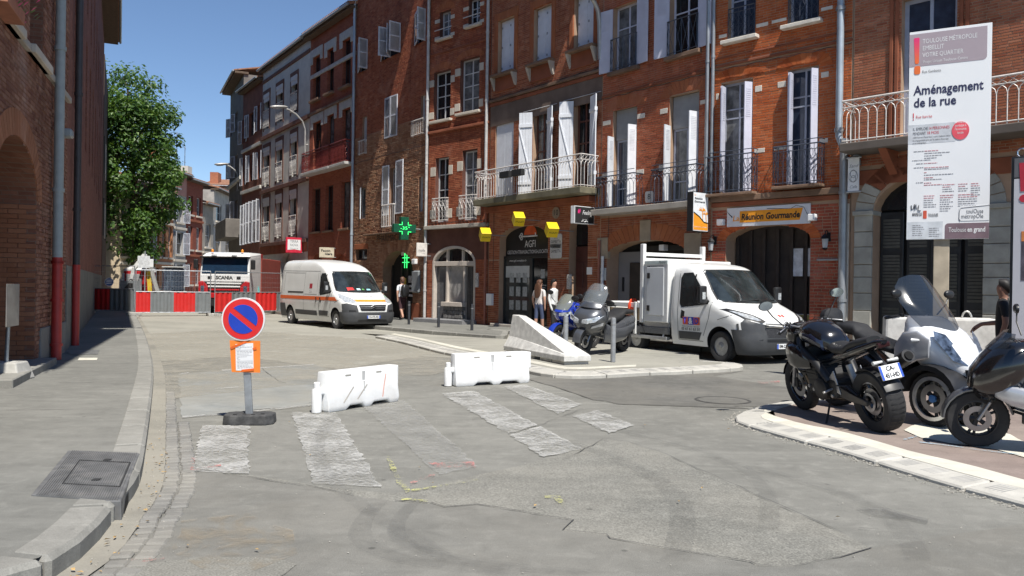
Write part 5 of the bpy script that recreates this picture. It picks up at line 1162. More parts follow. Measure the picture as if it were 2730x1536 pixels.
b, h = far_house('stone_gable_house', 566.5, 640, 84, 96, 520, plaster('stone_grey', (.38, .36, .33), .2, .4), 'grey stone house with small attic windows at the end of the street', 3, R3_)
b, h = far_house('white_chimney_house', 540, 640, 92, 92.5, 500, plaster('white_render', (.62, .6, .57), .12, .2), 'white rendered house with a red chimney rising over far roofs', 3, R3_)
MB().box(b.w * .12, b.w * .34, .5, 2, h, h + 1.8).build('chimney', bpy.data.materials['chimney_brick'], b.e)
# street end behind everything
b = Bld.between('street_end_house', (-60, 104), (-8, 104), 'pale houses closing the far end of the street'); b.wall(0, b.w, -.1, 9, plaster('grey_tan_render'), back=5)

# ------------------------------------------------------------ building on the left in shade
pA = G(150, 948, PH); dn = Vector((-.352, .936, 0)).normalized(); df = Vector((-.4377, .899, 0)).normalized()
A = pA - dn * 11.0; C_ = pA + dn * .9
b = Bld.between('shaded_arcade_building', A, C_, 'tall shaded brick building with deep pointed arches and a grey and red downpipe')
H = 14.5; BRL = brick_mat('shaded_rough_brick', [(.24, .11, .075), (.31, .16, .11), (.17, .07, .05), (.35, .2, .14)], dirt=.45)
zsil = b.px('L1', 300, 470)[1]
u0, u1 = b.px('L2', 22, 800)[0], b.px('L2', 352, 800)[0]; zs = b.px('L2', 352, 860)[1]; zt = b.px('L2', 180, 240)[1]
w_a = u1 - u0
LA = [b.op(u1 - 2.9, u1, PH - .2, zs, zt - zs, 1.5), b.op(u1 - 7.2, u1 - 4.3, PH - .2, zs, zt - zs, 1.5)]
LW = [b.op(u1 - .75, u1 + .35, zsil, zsil + 4.2, .5, .4), b.op(u1 - 2.95, u1 - 1.85, zsil, zsil + 4.2, .5, .4), b.op(u1 - 5.2, u1 - 4.1, zsil, zsil + 4.2, .5, .4), b.op(u1 - 7.4, u1 - 6.3, zsil, zsil + 4.2, .5, .4)]
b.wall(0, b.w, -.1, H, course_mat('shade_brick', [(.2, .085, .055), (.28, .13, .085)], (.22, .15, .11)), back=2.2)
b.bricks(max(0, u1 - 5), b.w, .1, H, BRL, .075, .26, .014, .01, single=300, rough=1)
for w_ in LA:
    o = b.box('arch_infill', w_[0] - .02, w_[1] + .02, 0, zt + .1, 1.51, 1.6, course_mat('arch_infill_brick', [(.2, .07, .04), (.27, .1, .06)], (.18, .1, .07)) if 'arch_infill_brick' not in bpy.data.materials else bpy.data.materials['arch_infill_brick'], 0)
    b.voussoirs(w_[0], w_[1], zs, zt - zs, brick_mat('jamb_brick', [(.30, .125, .065), (.38, .17, .095)]) if 'jamb_brick' not in bpy.data.materials else bpy.data.materials['jamb_brick'], .4, 30, -.02)
    b.box('impost', w_[0] - .04, w_[0] + .12, 2.35, 2.5, .0, 1.45, bpy.data.materials['jamb_brick'], .01)
    for k in range(int((zs - .16) / .082)):
        for j in range(5): b.box('jamb_brick', w_[1] - .012, w_[1] + .06, .16 + .082 * k, .16 + .082 * k + .07, .15 * (k % 2) + .27 * j, .15 * (k % 2) + .27 * j + .256, bpy.data.materials['jamb_brick'], 0)
for w_ in LW: b.window(w_, DARKW, GLASS, 2, (1, 1, 1), .35, .06); b.sill(w_, .14, .14, .2, STONE)
b.ledge(zsil - .02, .08, .12, SILL)
b.box('plinth', u1 + .35, b.w - .05, PH - .05, .75, -.04, .02, plaster('grey_cement', (.22, .215, .2), .2, .4), .01)
b.box('stone_step', u1 - 3.1, u1 + .25, PH - .06, PH + .12, -.3, .4, A_KERB, .015)
up_, zr_ = b.px('L2', 555, 1400, .14); zred = zr_
RPI = M('red_painted_pipe', (.42, .035, .03), .45, var=.12, scale=5, dirt=.3, dcol=(.2, .03, .02))
b.pipe(up_, zred, H, .085, M('grey_green_pipe', (.33, .36, .35), .5, var=.1), -.14)
o = b.pipe(up_, PH, zred, .088, RPI, -.14, rings=False); o.name = 'downpipe_base'
for z in (PH + .25, 1.2, 1.9, zred - .12): MB().tube([(up_, -.14, z), (up_, -.14, z + .05)], .11, 12).build('pipe_collar', RPI, o, smooth=50)
lx = b.box('wall_lamp', up_ + .35, up_ + .6, b.px('L2', 640, 265, .15)[1], b.px('L2', 640, 180, .15)[1], -.3, -.02, M('lamp_grey', (.3, .32, .32), .4), .03)
b.eave(H, .6, tiles=False); L1 = b
E = C_ + df * 36
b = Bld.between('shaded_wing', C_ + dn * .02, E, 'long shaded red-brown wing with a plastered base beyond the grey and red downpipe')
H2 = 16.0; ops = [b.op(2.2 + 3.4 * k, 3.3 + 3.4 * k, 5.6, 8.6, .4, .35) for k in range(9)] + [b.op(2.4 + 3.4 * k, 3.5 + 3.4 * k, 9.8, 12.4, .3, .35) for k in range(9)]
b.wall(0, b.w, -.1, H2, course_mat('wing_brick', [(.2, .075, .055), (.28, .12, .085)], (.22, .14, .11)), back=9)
for w_ in ops: b.window(w_, DARKW, GLASS, 1, (1, 1), .3, .06)
b.box('plastered_base', .05, b.w - .05, PH - .05, 1.9, -.03, .02, plaster('grey_green_cement', (.2, .205, .185), .2, .4), 0)
u = b.px('L3', 742, 500, .14)[0]; zz = b.px('L3', 742, 165, .14)[1]
b.pipe(u, zz, H2, .075, M('dark_pipe', (.06, .055, .055), .5), -.12); o = b.pipe(u, PH, zz, .08, RPI, -.12, rings=False); o.name = 'downpipe_base'
b.eave(H2, .75, tiles=False); LWG = b
MB().tube([(0, -1.1, H2), (0, -1.15, H2 - .5), (.2, -.7, H2 - .7), (.2, -.15, H2 - .75)], .06, 8).build('gutter_bend', ZINC, b.e, smooth=50)
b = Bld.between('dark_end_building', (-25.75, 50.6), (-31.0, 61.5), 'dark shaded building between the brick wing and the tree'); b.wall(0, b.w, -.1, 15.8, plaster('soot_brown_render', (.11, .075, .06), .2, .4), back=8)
for k in range(3):
    for z in (4.5, 8.5): w_ = (1.5 + 3.4 * k, 2.7 + 3.4 * k, z, z + 2.4); b.box('window_board', w_[0], w_[1], w_[2], w_[3], -.05, .0, STONE if k == 1 else DARKW, .01)
# ------------------------------------------------------------ right-hand pavement
def off(bb, u, d): p = bb.P(u, 0, d); return Vector((p.x, p.y, 0))
rk = [off(B8, 0, 2.2), off(B8, B8.w, 2.2), off(B7, B7.w, 2.3), G(1000, 869, PH), G(1048, 873, PH), G(1150, 882, PH), G(1250, 890, PH), G(1338, 897, PH), G(1352, 893, PH), G(1356, 882, PH), off(B4, B4.w * .36, 1.7), off(B4, B4.w, 1.5), off(B3, B3.w, 1.5), off(B2, B2.w, 1.6), off(Bld.between('x', (0, 0), (1, 0), 'x', 'x'), 0, 0)][:14]
bpy.data.objects.remove(bpy.data.objects['x'])
pv = empty('pavement'); pv['kind'] = 'structure'
e1 = rk[-1] + Vector((7.5, -6.6, 0)); rk.append(e1)
inn = kerbs(rk, .2, PH + .003, pv, A_KERB, 1.2, bev=.015, sub=2)
bk = [e1 + Vector((3, 3, 0)), off(B2, B2.w, -1), off(B3, B3.w, -1), off(B4, B4.w, -1), off(B5, B5.w, -1), off(B6, B6.w, -1), off(B7, B7.w, -1), off(B8, B8.w, -1), off(B8, 0, -1)]
sheet('paving', inn + bk, PH, A_PAVE, pv)
# ================================================================== vehicles
TYRE = M('tyre_rubber', (.022, .022, .023), .85, var=.25, scale=10, dirt=.3, dcol=(.09, .085, .075)); STEEL = M('wheel_steel', (.42, .43, .44), .35, .7, var=.15, scale=9, dirt=.3)
VWHITE = M('white_vehicle_paint', (.74, .745, .73), .3, var=.04, scale=2, coat=.5, dirt=.25, dcol=(.5, .48, .43)); VGLASS = M('vehicle_glass', (.022, .028, .03), .05, var=.7, scale=2.5, spec=.8)
PLAST = M('dark_grey_plastic', (.055, .058, .063), .55, var=.12, scale=6, dirt=.25, dcol=(.14, .135, .12)); BLKP = M('black_plastic', (.014, .014, .015), .5, var=.2); CHROME = M('chrome', (.7, .71, .72), .15, 1.0, var=.05)
HLG = M('headlamp_glass', (.55, .58, .6), .08, .35, var=.35, scale=22, spec=.8); PLATEW = M('plate_white', (.78, .79, .79), .4, var=.04); PLATEB = M('plate_blue', (.03, .09, .45), .4); ALU = M('ribbed_aluminium', (.55, .56, .57), .35, .7, var=.1)
DUSTG = M('door_seam', (.10, .10, .10), .8)
def lerp_tab(tab, z):
    if z <= tab[0][0]: return tab[0][1]
    for (a, va), (b, vb) in zip(tab, tab[1:]):
        if z <= b: t = (z - a) / (b - a); return va + (vb - va) * t
    return tab[-1][1]
def wheel(parent, loc, r, w, side, rimr=None, style='steel', rimmat=None, name='wheel', spokes=5):
    """axis along local y; side = +1 outer face towards +y"""
    rr = rimr or r * .62; X = Matrix.Translation(loc) @ Matrix.Rotation(-PI / 2 * side, 4, 'X'); h = w / 2
    t = MB().lathe([(rr * .96, -h * .8), (rr * 1.05, -h * .95), (r * .93, -h), (r * .985, -h * .8), (r, -h * .4), (r, h * .4), (r * .985, h * .8), (r * .93, h), (rr * 1.05, h * .95), (rr * .96, h * .8)], 36, X, True)
    o = t.build(name, TYRE, parent, smooth=40)
    gb = MB()
    for k in range(40):
        a = 2 * PI * k / 40
        for sg in (-1, 1): gb.add([(r * 1.003 * math.cos(a + s2 * .05 + e), r * 1.003 * math.sin(a + s2 * .05 + e), sg * h * z) for s2, z, e in ((0, .08, 0), (0, .08, .035), (1, .75, .035), (1, .75, 0))], [(0, 1, 2, 3)], X)
    gb.build('tread', BLKP, o, fix=False, kind='stuff')
    rb = MB()
    if style == 'steel':
        rb.lathe([(rr, h * .75), (rr * .9, h * .82), (rr * .86, h * .5), (rr * .6, h * .55), (rr * .45, h * .78), (rr * .2, h * .8), (rr * .18, h * .95), (0, h * .96)], 28, X); rim = rb.build('rim', rimmat or STEEL, o, smooth=45)
        for k in range(6):
            a = 2 * PI * k / 6; hb = MB().lathe([(.001, 0), (rr * .1, 0), (rr * .1, .006), (.001, .006)], 8, X @ Matrix.Translation((rr * .74 * math.cos(a), rr * .74 * math.sin(a), h * .53))); hb.build('vent_hole', BLKP, rim)
    else:
        rb.lathe([(rr * .86, -h * .7), (rr, -h * .75), (rr, h * .75), (rr * .9, h * .8), (rr * .86, h * .6)], 32, X, True); rim = rb.build('rim', rimmat or BLKP, o, smooth=45)
        for k in range(spokes):
            a = 2 * PI * k / spokes
            for da in (-.16, .16): MB().tube([X @ Vector((rr * .1 * math.cos(a), rr * .1 * math.sin(a), h * .25)), X @ Vector((rr * .5 * math.cos(a + da * .7), rr * .5 * math.sin(a + da * .7), h * .35)), X @ Vector((rr * .9 * math.cos(a + da), rr * .9 * math.sin(a + da), h * .3))], [rr * .12, rr * .07, rr * .08], 6).build('spoke', rimmat or BLKP, rim)
        MB().lathe([(rr * .17, -h * .8), (rr * .17, h * .55), (.001, h * .58)], 14, X).build('hub', rimmat or BLKP, rim, smooth=45)
        MB().lathe([(rr * .38, h * .62), (rr * .66, h * .62), (rr * .66, h * .68), (rr * .38, h * .68)], 26, X, True).build('brake_disc', M('brake_steel', (.3, .3, .31), .3, .9), rim)
    return o
class Shell:
    """vehicle body as stacked plan outlines: front nose xf(z), rear xr(z), half width w(z), nose rounding lf(z)"""
    def __init__(s, xf, w, lf, xr, n=2.6): s.xf, s.w, s.lf, s.xr, s.n = xf, w, lf, xr, n
    def half(s, x, z):
        xf, w, lf = -lerp_tab(s.xf, z), lerp_tab(s.w, z), lerp_tab(s.lf, z); e = x - (xf - lf)
        return w if e <= 0 else w * max(0, 1 - (min(e, lf) / lf) ** s.n) ** (1 / s.n)
    def nose(s, y, z):
        xf, w, lf = -lerp_tab(s.xf, z), lerp_tab(s.w, z), lerp_tab(s.lf, z); return xf - lf + lf * max(0, 1 - (min(abs(y) / w, 1)) ** s.n) ** (1 / s.n)
    def ring(s, z, off=0):
        xf, w, lf, xr = -lerp_tab(s.xf, z), lerp_tab(s.w, z) + off, lerp_tab(s.lf, z), lerp_tab(s.xr, z) if isinstance(s.xr, list) else s.xr
        half = []
        rc = .07
        half += [(xr, 0), (xr, w - rc), (xr + rc * .3, w - rc * .3), (xr + rc, w)]
        k = 14
        for i in range(1, k): half.append((xr + rc + (xf - lf - xr - rc) * i / k, w))
        for i in range(0, 15):
            t = PI / 2 * i / 14; half.append((xf + off - lf + lf * math.sin(t) ** (2 / s.n), w * math.cos(t) ** (2 / s.n)))
        return [(x, y, z) for x, y in half] + [(x, -y, z) for x, y in half[-2:0:-1]]
    def body(s, zs): return MB().loft([s.ring(z) for z in zs])
    def strip(s, z0, z1, xback, off=.02, nz=6):
        """bumper shell wrapped round the nose"""
        rows = []
        for k in range(nz + 1):
            z = z0 + (z1 - z0) * k / nz; xf, w, lf = -lerp_tab(s.xf, z), lerp_tab(s.w, z) + off, lerp_tab(s.lf, z); row = [(-xback, w, z)]
            for i in range(0, 19): t = PI / 2 * i / 18; row.append((xf + off - lf + lf * math.sin(t) ** (2 / s.n), w * math.cos(t) ** (2 / s.n), z))
            rows.append(row + [(x, -y, zz) for x, y, zz in row[-2::-1]])
        b = MB(); n = len(rows[0]); b.add([p for r in rows for p in r], [(k * n + i, k * n + i + 1, (k + 1) * n + i + 1, (k + 1) * n + i) for k in range(nz) for i in range(n - 1)])
        return b
def decal(name, poly, proj, mat, parent, cut=.14, smooth=60):
    """panel following a surface: poly in 2D, proj maps to 3D"""
    me = bpy.data.meshes.new(name); bm = bmesh.new(); f = bm.faces.new([bm.verts.new((p[0], p[1], 0)) for p in poly]); bmesh.ops.triangulate(bm, faces=[f])
    for _ in range(4):
        es = [e for e in bm.edges if e.calc_length() > cut]
        if not es: break
        bmesh.ops.subdivide_edges(bm, edges=es, cuts=1, use_grid_fill=False); bmesh.ops.triangulate(bm, faces=[q for q in bm.faces if len(q.verts) > 3])
    for v in bm.verts: v.co = Vector(proj(v.co.x, v.co.y))
    bmesh.ops.recalc_face_normals(bm, faces=bm.faces); bm.to_mesh(me); bm.free(); return link(name, me, mat, parent, smooth)
def line_poly(a, b, w):
    d = Vector((b[0] - a[0], b[1] - a[1])).normalized(); n = Vector((-d.y, d.x)) * w / 2; return [(a[0] + n.x, a[1] + n.y), (b[0] + n.x, b[1] + n.y), (b[0] - n.x, b[1] - n.y), (a[0] - n.x, a[1] - n.y)]
def cut_arches(o, xs, r, z, depth, w):
    for x in xs:
        for sg in (-1, 1):
            c = MB().lathe([(r, -.5 * depth), (r, .5 * depth)], 32, Matrix.Translation((x, sg * (w - depth / 2 + .15), z)) @ Matrix.Rotation(PI / 2, 4, 'X')); co = c.build('cut', BLKP, o.parent)
            md = o.modifiers.new('b', 'BOOLEAN'); md.object = co; md.operation = 'DIFFERENCE'; md.solver = 'EXACT'
            dg = bpy.context.evaluated_depsgraph_get(); dg.update(); me = bpy.data.meshes.new_from_object(o.evaluated_get(dg)); o.modifiers.clear(); o.data = me; bpy.data.objects.remove(co)
def finish_body(o, xs, r, z=.36):
    me = o.data; me.materials.clear(); me.materials.append(VWHITE); me.materials.append(BLKP)
    for f in me.polygons:
        for x in xs:
            if all((me.vertices[v].co.x - x) ** 2 + (me.vertices[v].co.z - z) ** 2 < (r + .004) ** 2 for v in f.vertices) and abs(f.center.y) > .4: f.material_index = 1
def plate(parent, X, t, w=.52, h=.11, two=None):
    p = MB().cbox((0, 0, 0), (w, h, .012), X).build('number_plate', PLATEW, parent, bevel=.003)
    bw = min(h * .42, w * .1)
    MB().cbox((-w / 2 + bw / 2, 0, .0065), (bw, h * .96, .002), X).build('blue_band', PLATEB, p); MB().cbox((w / 2 - bw / 2, 0, .0065), (bw, h * .96, .002), X).build('blue_band', PLATEB, p)
    if two: text(two[0], h * .42, BLK, p, X @ Matrix.Translation((0, h * .23, .0075)), width=w * .42, bold=.002); text(two[1], h * .42, BLK, p, X @ Matrix.Translation((0, -h * .24, .0075)), width=w * .68, bold=.002)
    else: text(t, h * .85, BLK, p, X @ Matrix.Translation((0, 0, .0075)), width=w * .74, bold=.003)
    return p
NOSE = [(.15, .16), (.28, .05), (.5, .0), (.75, .015), (.9, .05), (1.0, .13), (1.1, .3), (1.2, .52), (1.28, .72), (1.34, .82), (1.5, 1.0), (1.75, 1.27), (2.0, 1.54)]
WID = [(.15, .86), (.28, .95), (.5, 1.0), (.9, 1.025), (1.1, 1.02), (1.35, 1.0), (1.8, .955), (2.0, .93)]
LFT = [(.15, .3), (.3, .45), (.6, .55), (.9, .6), (1.15, .78), (1.35, .75), (1.7, .6), (2.0, .55)]
def cab_trim(e, sh, body, style):
    f = lambda o: (lambda y, z: (sh.nose(y, z) + o, y, z)); R = lambda o: (lambda x, z: (x, -sh.half(x, z) - o, z)); Lf = lambda o: (lambda x, z: (x, sh.half(x, z) + o, z))
    ws = [(-.88, 1.37), (-.8, 1.335), (-.4, 1.315), (0, 1.31), (.4, 1.315), (.8, 1.335), (.88, 1.37), (.86, 1.6), (.775, 2.0), (.72, 2.045), (0, 2.06), (-.72, 2.045), (-.775, 2.0), (-.86, 1.6)]
    decal('windscreen_seal', [(y * 1.025, 1.68 + (z - 1.68) * 1.05) for y, z in ws], f(.005), BLKP, e); g = decal('windscreen', ws, f(.011), VGLASS, e)
    for y0, y1 in ((-.6, .05), (.05, .65)): MB().tube([(sh.nose(y0, 1.33) + .03, y0, 1.34), (sh.nose(y1, 1.36) + .03, y1, 1.39)], .011, 5).build('wiper', BLKP, e)
    sw = [(-1.42, 1.43), (-1.36, 1.29), (-2.2, 1.2), (-2.27, 1.28), (-2.29, 1.85), (-2.22, 1.96), (-1.93, 1.97)]
    for P in (R, Lf):
        decal('window_seal', [(-1.85 + (x + 1.85) * 1.05, 1.6 + (z - 1.6) * 1.06) for x, z in sw], P(.004), BLKP, e); w_ = decal('side_window', sw, P(.008), VGLASS, e)
        decal('window_bar', line_poly((-1.78, 1.27), (-1.83, 1.95), .035), P(.011), BLKP, e)
        for a, b in (((-2.33, .42), (-2.36, 2.02)), ((-1.3, .95), (-1.24, 1.32)), ((-1.3, .95), (-1.48, .55)), ((-1.5, .42), (-2.33, .42)), ((-1.02, .93), (-.62, 1.05))): decal('door_seam', line_poly(a, b, .014), P(.004), DUSTG, e)
        decal('door_handle_recess', [(-2.24, .93), (-2.12, .9), (-2.1, 1.08), (-2.22, 1.12)], P(.004), BLKP, e)
        decal('door_moulding', [(-1.62, .44), (-2.3, .44), (-2.3, .62), (-1.52, .62)], P(.01), PLAST, e)
    for sg in (-1, 1):
        mr = MB().loft([[(-1.4 + dx, sg * (1.02 + yy), z) for dx, yy in ((0, .06), (.1, .05), (.12, .16), (.1, .27), (0, .26))] for z in (1.28, 1.33, 1.62, 1.68)]).build('mirror', BLKP, e, bevel=.03, smooth=40)
        MB().cbox((-1.402, sg * 1.19, 1.5), (.01, .17, .28)).build('mirror_glass', CHROME, mr); MB().cbox((-1.278, sg * 1.19, 1.46), (.012, .09, .16)).build('mirror_lens', HLG, mr)
        MB().tube([(-1.36, sg * .95, 1.32), (-1.36, sg * 1.08, 1.36)], .04, 6).build('mirror_arm', BLKP, mr)
def mirror_y(poly): return [(-y, z) for y, z in poly][::-1]
# ------------------------------------------------------------ white panel van with orange stripes
vf = G(899, 877); vr = G(779, 863); hd = Vector((.615, -.788, 0))
vloc = vf + hd * .95 + Vector((-hd.y, hd.x, 0)) * .92; vloc.z = 0
e = empty('panel_van', vloc, math.atan2(hd.y, hd.x), 'white panel van with orange stripes parked along the shops', 'van')
L = 6.0; sh = Shell(NOSE + [(2.1, 1.68), (2.22, 1.9), (2.34, 2.25), (2.43, 2.7), (2.49, 3.2), (2.53, 3.7)], WID + [(2.15, .9), (2.3, .86), (2.42, .79), (2.49, .68), (2.53, .5)], LFT + [(2.2, .6), (2.35, .7), (2.53, .8)], -L)
body = sh.body([.22, .26, .3, .38, .46, .54, .62, .7, .78, .86, .92, .98, 1.04, 1.1, 1.16, 1.22, 1.28, 1.34, 1.42, 1.5, 1.6, 1.7, 1.8, 1.9, 2.0, 2.1, 2.16, 2.22, 2.28, 2.34, 2.39, 2.43, 2.46, 2.49, 2.51, 2.53]).build('body', VWHITE, e)
cut_arches(body, (-.95, -4.985), .41, .36, .6, 1.0); body.data.polygons.foreach_set('use_smooth', [True] * len(body.data.polygons)); body.data.set_sharp_from_angle(angle=math.radians(35)); finish_body(body, (-.95, -4.985), .41)
cab_trim(e, sh, body, 'old'); f = lambda o: (lambda y, z: (sh.nose(y, z) + o, y, z)); R = lambda o: (lambda x, z: (x, -sh.half(x, z) - o, z)); Lx = lambda o: (lambda x, z: (x, sh.half(x, z) + o, z))
OST = M('orange_red_stripe', (.72, .13, .03), .45, var=.05)
for P in (R, Lx):
    decal('orange_stripe', [(-.78, 1.0), (-5.93, 1.0), (-5.93, 1.13), (-.98, 1.13)], P(.006), OST, e)
    decal('side_moulding', [(-2.5, .42), (-4.45, .42), (-4.45, .6), (-2.5, .6)], P(.012), PLAST, e); decal('rear_corner', [(-5.3, .3), (-5.94, .3), (-5.94, .82), (-5.45, .82)], P(.008), PLAST, e)
    for a, b in (((-3.68, .42), (-3.68, 2.05)), ((-2.36, 2.06), (-5.85, 2.1)), ((-2.5, 1.2), (-3.6, 1.2)), ((-3.7, 2.0), (-5.6, 2.02)), ((-5.6, 1.3), (-5.6, 2.0)), ((-2.5, 1.3), (-2.5, 2.0))): decal('body_seam', line_poly(a, b, .014), P(.003), DUSTG, e)
    decal('sliding_rail', line_poly((-3.72, 1.27), (-5.2, 1.27), .05), P(.008), BLKP, e)
    decal('badge', [(-2.95, 1.42), (-3.2, 1.42), (-3.2, 1.6), (-2.95, 1.6)], P(.005), M('badge_red', (.4, .03, .05), .5, var=.4, scale=22), e); decal('badge_note', [(-2.95, 1.27), (-3.2, 1.27), (-3.2, 1.36), (-2.95, 1.36)], P(.005), M('faint_print', (.55, .55, .55), .5, var=.3, scale=25), e)
decal('bonnet_stripe', [(-.62, .985), (.62, .985), (.62, 1.06), (-.62, 1.06)], f(.008), M('bright_orange_stripe', (.85, .27, .03), .45), e, .1)
sh.strip(.2, .62, .56, .03).build('bumper', PLAST, e, smooth=50)
for sg in (-1, 1):
    m_ = (lambda q: q) if sg > 0 else mirror_y
    decal('bumper_corner', m_([(.54, .5), (1.0, .5), (1.01, .9), (.9, .93), (.62, .86), (.56, .7)]), f(.02), PLAST, e, .09)
    decal('headlamp', m_([(.58, 1.0), (.66, .94), (.92, .97), (.97, 1.12), (.9, 1.27), (.8, 1.2), (.64, 1.09)]), f(.012), HLG, e, .07)
    decal('fog_recess', m_([(.62, .6), (.86, .6), (.86, .69), (.66, .69)]), f(.034), BLKP, e)
    MB().tube([(-2.18, sg * 1.03, .93), (-2.18, sg * 1.045, 1.1)], .022, 6).build('door_handle', BLKP, e); MB().tube([(-2.52, sg * 1.03, .93), (-2.52, sg * 1.045, 1.1)], .022, 6).build('door_handle', BLKP, e)
decal('grille_panel', [(-.55, .62), (.55, .62), (.62, .92), (-.62, .92)], f(.022), VWHITE, e, .1); decal('grille', [(-.46, .66), (.46, .66), (.54, .88), (-.54, .88)], f(.03), M('grille_mesh', (.03, .03, .033), .5, var=.6, scale=40), e, .1)
for k in range(2):
    z = .735 + .07 * k
    for sg in (-1, 1): MB().tube([(sh.nose(0, z) + .05, 0, z + .055), (sh.nose(.11, z) + .05, sg * .11, z), (sh.nose(.5, z) + .045, sg * .5, z)], [.02, .018, .012], 6).build('chevron', PLAST if k == 0 else M('satin_grey', (.25, .26, .27), .4, .5), e)
plate(e, frame((sh.nose(0, .45) + .045, 0, .45), (0, 1, 0), (0, 0, 1)), 'CS-475-KR')
decal('air_intake', [(-.6, .27), (.6, .27), (.6, .36), (-.6, .36)], f(.034), BLKP, e)
text('COMMUNICATION TECHNIQUE\nET BÂTIMENT', .06, GRYP, e, frame((sh.nose(0, 1.17) + .012, 0, 1.17), (0, 1, 0), (-.9, 0, .45)), name='bonnet_lettering')
for y, z, w2, h2, c in ((-.42, 1.42, .26, .12, (.55, .02, .02)), (-.12, 1.4, .17, .1, (.45, .7, .72)), (.06, 1.4, .1, .08, (.1, .35, .08)), (.28, 1.4, .18, .07, (.3, .65, .75))):
    decal('dash_paper', [(y - w2 / 2, z - h2 / 2), (y + w2 / 2, z - h2 / 2 - .01), (y + w2 / 2 - .03, z + h2 / 2), (y - w2 / 2, z + h2 / 2)], f(.014), M('paper_%d' % int(c[0] * 100 + c[1] * 10), c, .6, var=.08), e)
for x in (-.95, -4.985):
    for sg in (-1, 1): wheel(e, (x, sg * .88, .345), .345, .22, sg)
MB().box(-5.7, -.5, -.7, .7, .24, .4).build('underbody', BLKP, e)
# ------------------------------------------------------------ white tipper pick-up
cf = G(1926, 965); hd = Vector((.487, -.873, 0)).normalized(); tl = cf + hd * .95 + Vector((-hd.y, hd.x, 0)) * .92; tl.z = 0
e = empty('tipper_truck', tl, math.atan2(hd.y, hd.x), 'white single cab tipper truck with a tall tool locker and orange and blue door logo', 'truck')
N2 = [(a, b + (.02 if a < .8 else 0)) for a, b in NOSE]
sh = Shell(N2 + [(2.08, 1.65), (2.15, 1.82), (2.2, 2.05), (2.23, 2.3)], WID + [(2.1, .88), (2.17, .8), (2.21, .68), (2.235, .5)], LFT + [(2.1, .5), (2.18, .4), (2.235, .25)], -2.62)
body = sh.body([.3, .36, .42, .5, .58, .66, .74, .82, .9, .96, 1.02, 1.08, 1.14, 1.2, 1.26, 1.32, 1.4, 1.5, 1.6, 1.7, 1.8, 1.9, 2.0, 2.06, 2.1, 2.14, 2.17, 2.2, 2.22, 2.235]).build('cab', VWHITE, e)
cut_arches(body, (-.95,), .43, .36, .6, 1.0); body.data.polygons.foreach_set('use_smooth', [True] * len(body.data.polygons)); body.data.set_sharp_from_angle(angle=math.radians(35)); finish_body(body, (-.95,), .43)
cab_trim(e, sh, body, 'new')
sh.strip(.2, .74, .5, .03).build('bumper', PLAST, e, smooth=50)
for sg in (-1, 1):
    m_ = (lambda q: q) if sg > 0 else mirror_y
    decal('bumper_corner', m_([(.4, .66), (1.0, .66), (1.01, .86), (.9, .97), (.72, .9), (.45, .84)]), f(.02), PLAST, e, .09)
    decal('headlamp_housing', m_([(.5, .93), (.6, .89), (.9, .98), (1.0, 1.17), (.93, 1.19), (.66, 1.06)]), f(.012), BLKP, e, .07); decal('headlamp', m_([(.6, .95), (.68, .94), (.86, 1.0), (.95, 1.14), (.9, 1.14), (.7, 1.05)]), f(.02), HLG, e, .07)
    decal('fog_recess', m_([(.62, .52), (.92, .52), (.9, .68), (.6, .72)]), f(.034), BLKP, e)
decal('grille', [(-.5, .58), (.5, .58), (.56, .8), (-.56, .8)], f(.034), M('grille_mesh'), e, .1); decal('grille_low', [(-.52, .5), (.52, .5), (.52, .55), (-.52, .55)], f(.036), BLKP, e, .1)
for k in range(2):
    z = .8 + .06 * k
    for sg in (-1, 1): MB().tube([(sh.nose(0, z) + .06, 0, z + .06), (sh.nose(.09, z) + .06, sg * .09, z), (sh.nose(.55, z) + .05, sg * .55, z + .02)], [.018, .02, .014], 6).build('chevron', CHROME if k == 0 else M('satin_grey'), e)
plate(e, frame((sh.nose(0, .38) + .045, 0, .39), (0, 1, 0), (0, 0, 1)), 'EM-231-ZE')
decal('bonnet_logo', [(.08, 1.02), (.14, 1.02), (.14, 1.07), (.08, 1.07)], f(.01), M('logo_red', (.65, .05, .04), .5), e); decal('bonnet_logo', [(-.02, 1.02), (.04, 1.02), (.04, 1.07), (-.02, 1.07)], f(.01), M('logo_red'), e)
text('Gab', .06, GRYP, e, frame((sh.nose(.05, .96) + .012, .05, .965), (0, 1, 0), (-.5, 0, .8)))
R = lambda o: (lambda x, z: (x, -sh.half(x, z) - o, z))
for k, (a, c) in enumerate(((-2.16, M('logo_orange_red', (.68, .12, .05), .5)), (-1.98, M('logo_blue', (.03, .05, .42), .5)), (-1.78, M('logo_orange_red')))):
    w2 = (.18, .2, .2)[k]; decal('door_logo', [(a, .78), (a + w2, .78), (a + w2, .96), (a, .96)], R(.006), c, e)
fy = lambda x, z: frame((x, -1.04, z), (1, 0, 0), (0, 0, 1))
text('T', .19, M('logo_blue'), e, fy(-2.07, .865), bold=.008); text('&', .2, WTX, e, fy(-1.88, .865), bold=.006); text('D', .19, M('logo_blue'), e, fy(-1.68, .865), bold=.008)
text('05 61 61 63 50', .095, BLK, e, fy(-1.87, .68), width=.62, bold=.001); text('entreprise de bâtiment · travaux publics', .035, BLK, e, fy(-1.87, .745), width=.6)
WL = M('locker_white', (.66, .68, .69), .4, var=.04, scale=2, dirt=.15)
lk = MB().box(-3.62, -2.72, -1.02, 1.02, .78, 2.3).build('tool_locker', VWHITE, e, bevel=.02)
MB().box(-3.5, -2.86, -1.035, -1.02, .95, 2.12).build('locker_door', WL, lk, bevel=.008)
for z in (1.12, 1.92): MB().box(-3.47, -3.37, -1.06, -1.034, z - .07, z + .07).build('locker_latch', BLKP, lk, bevel=.015)
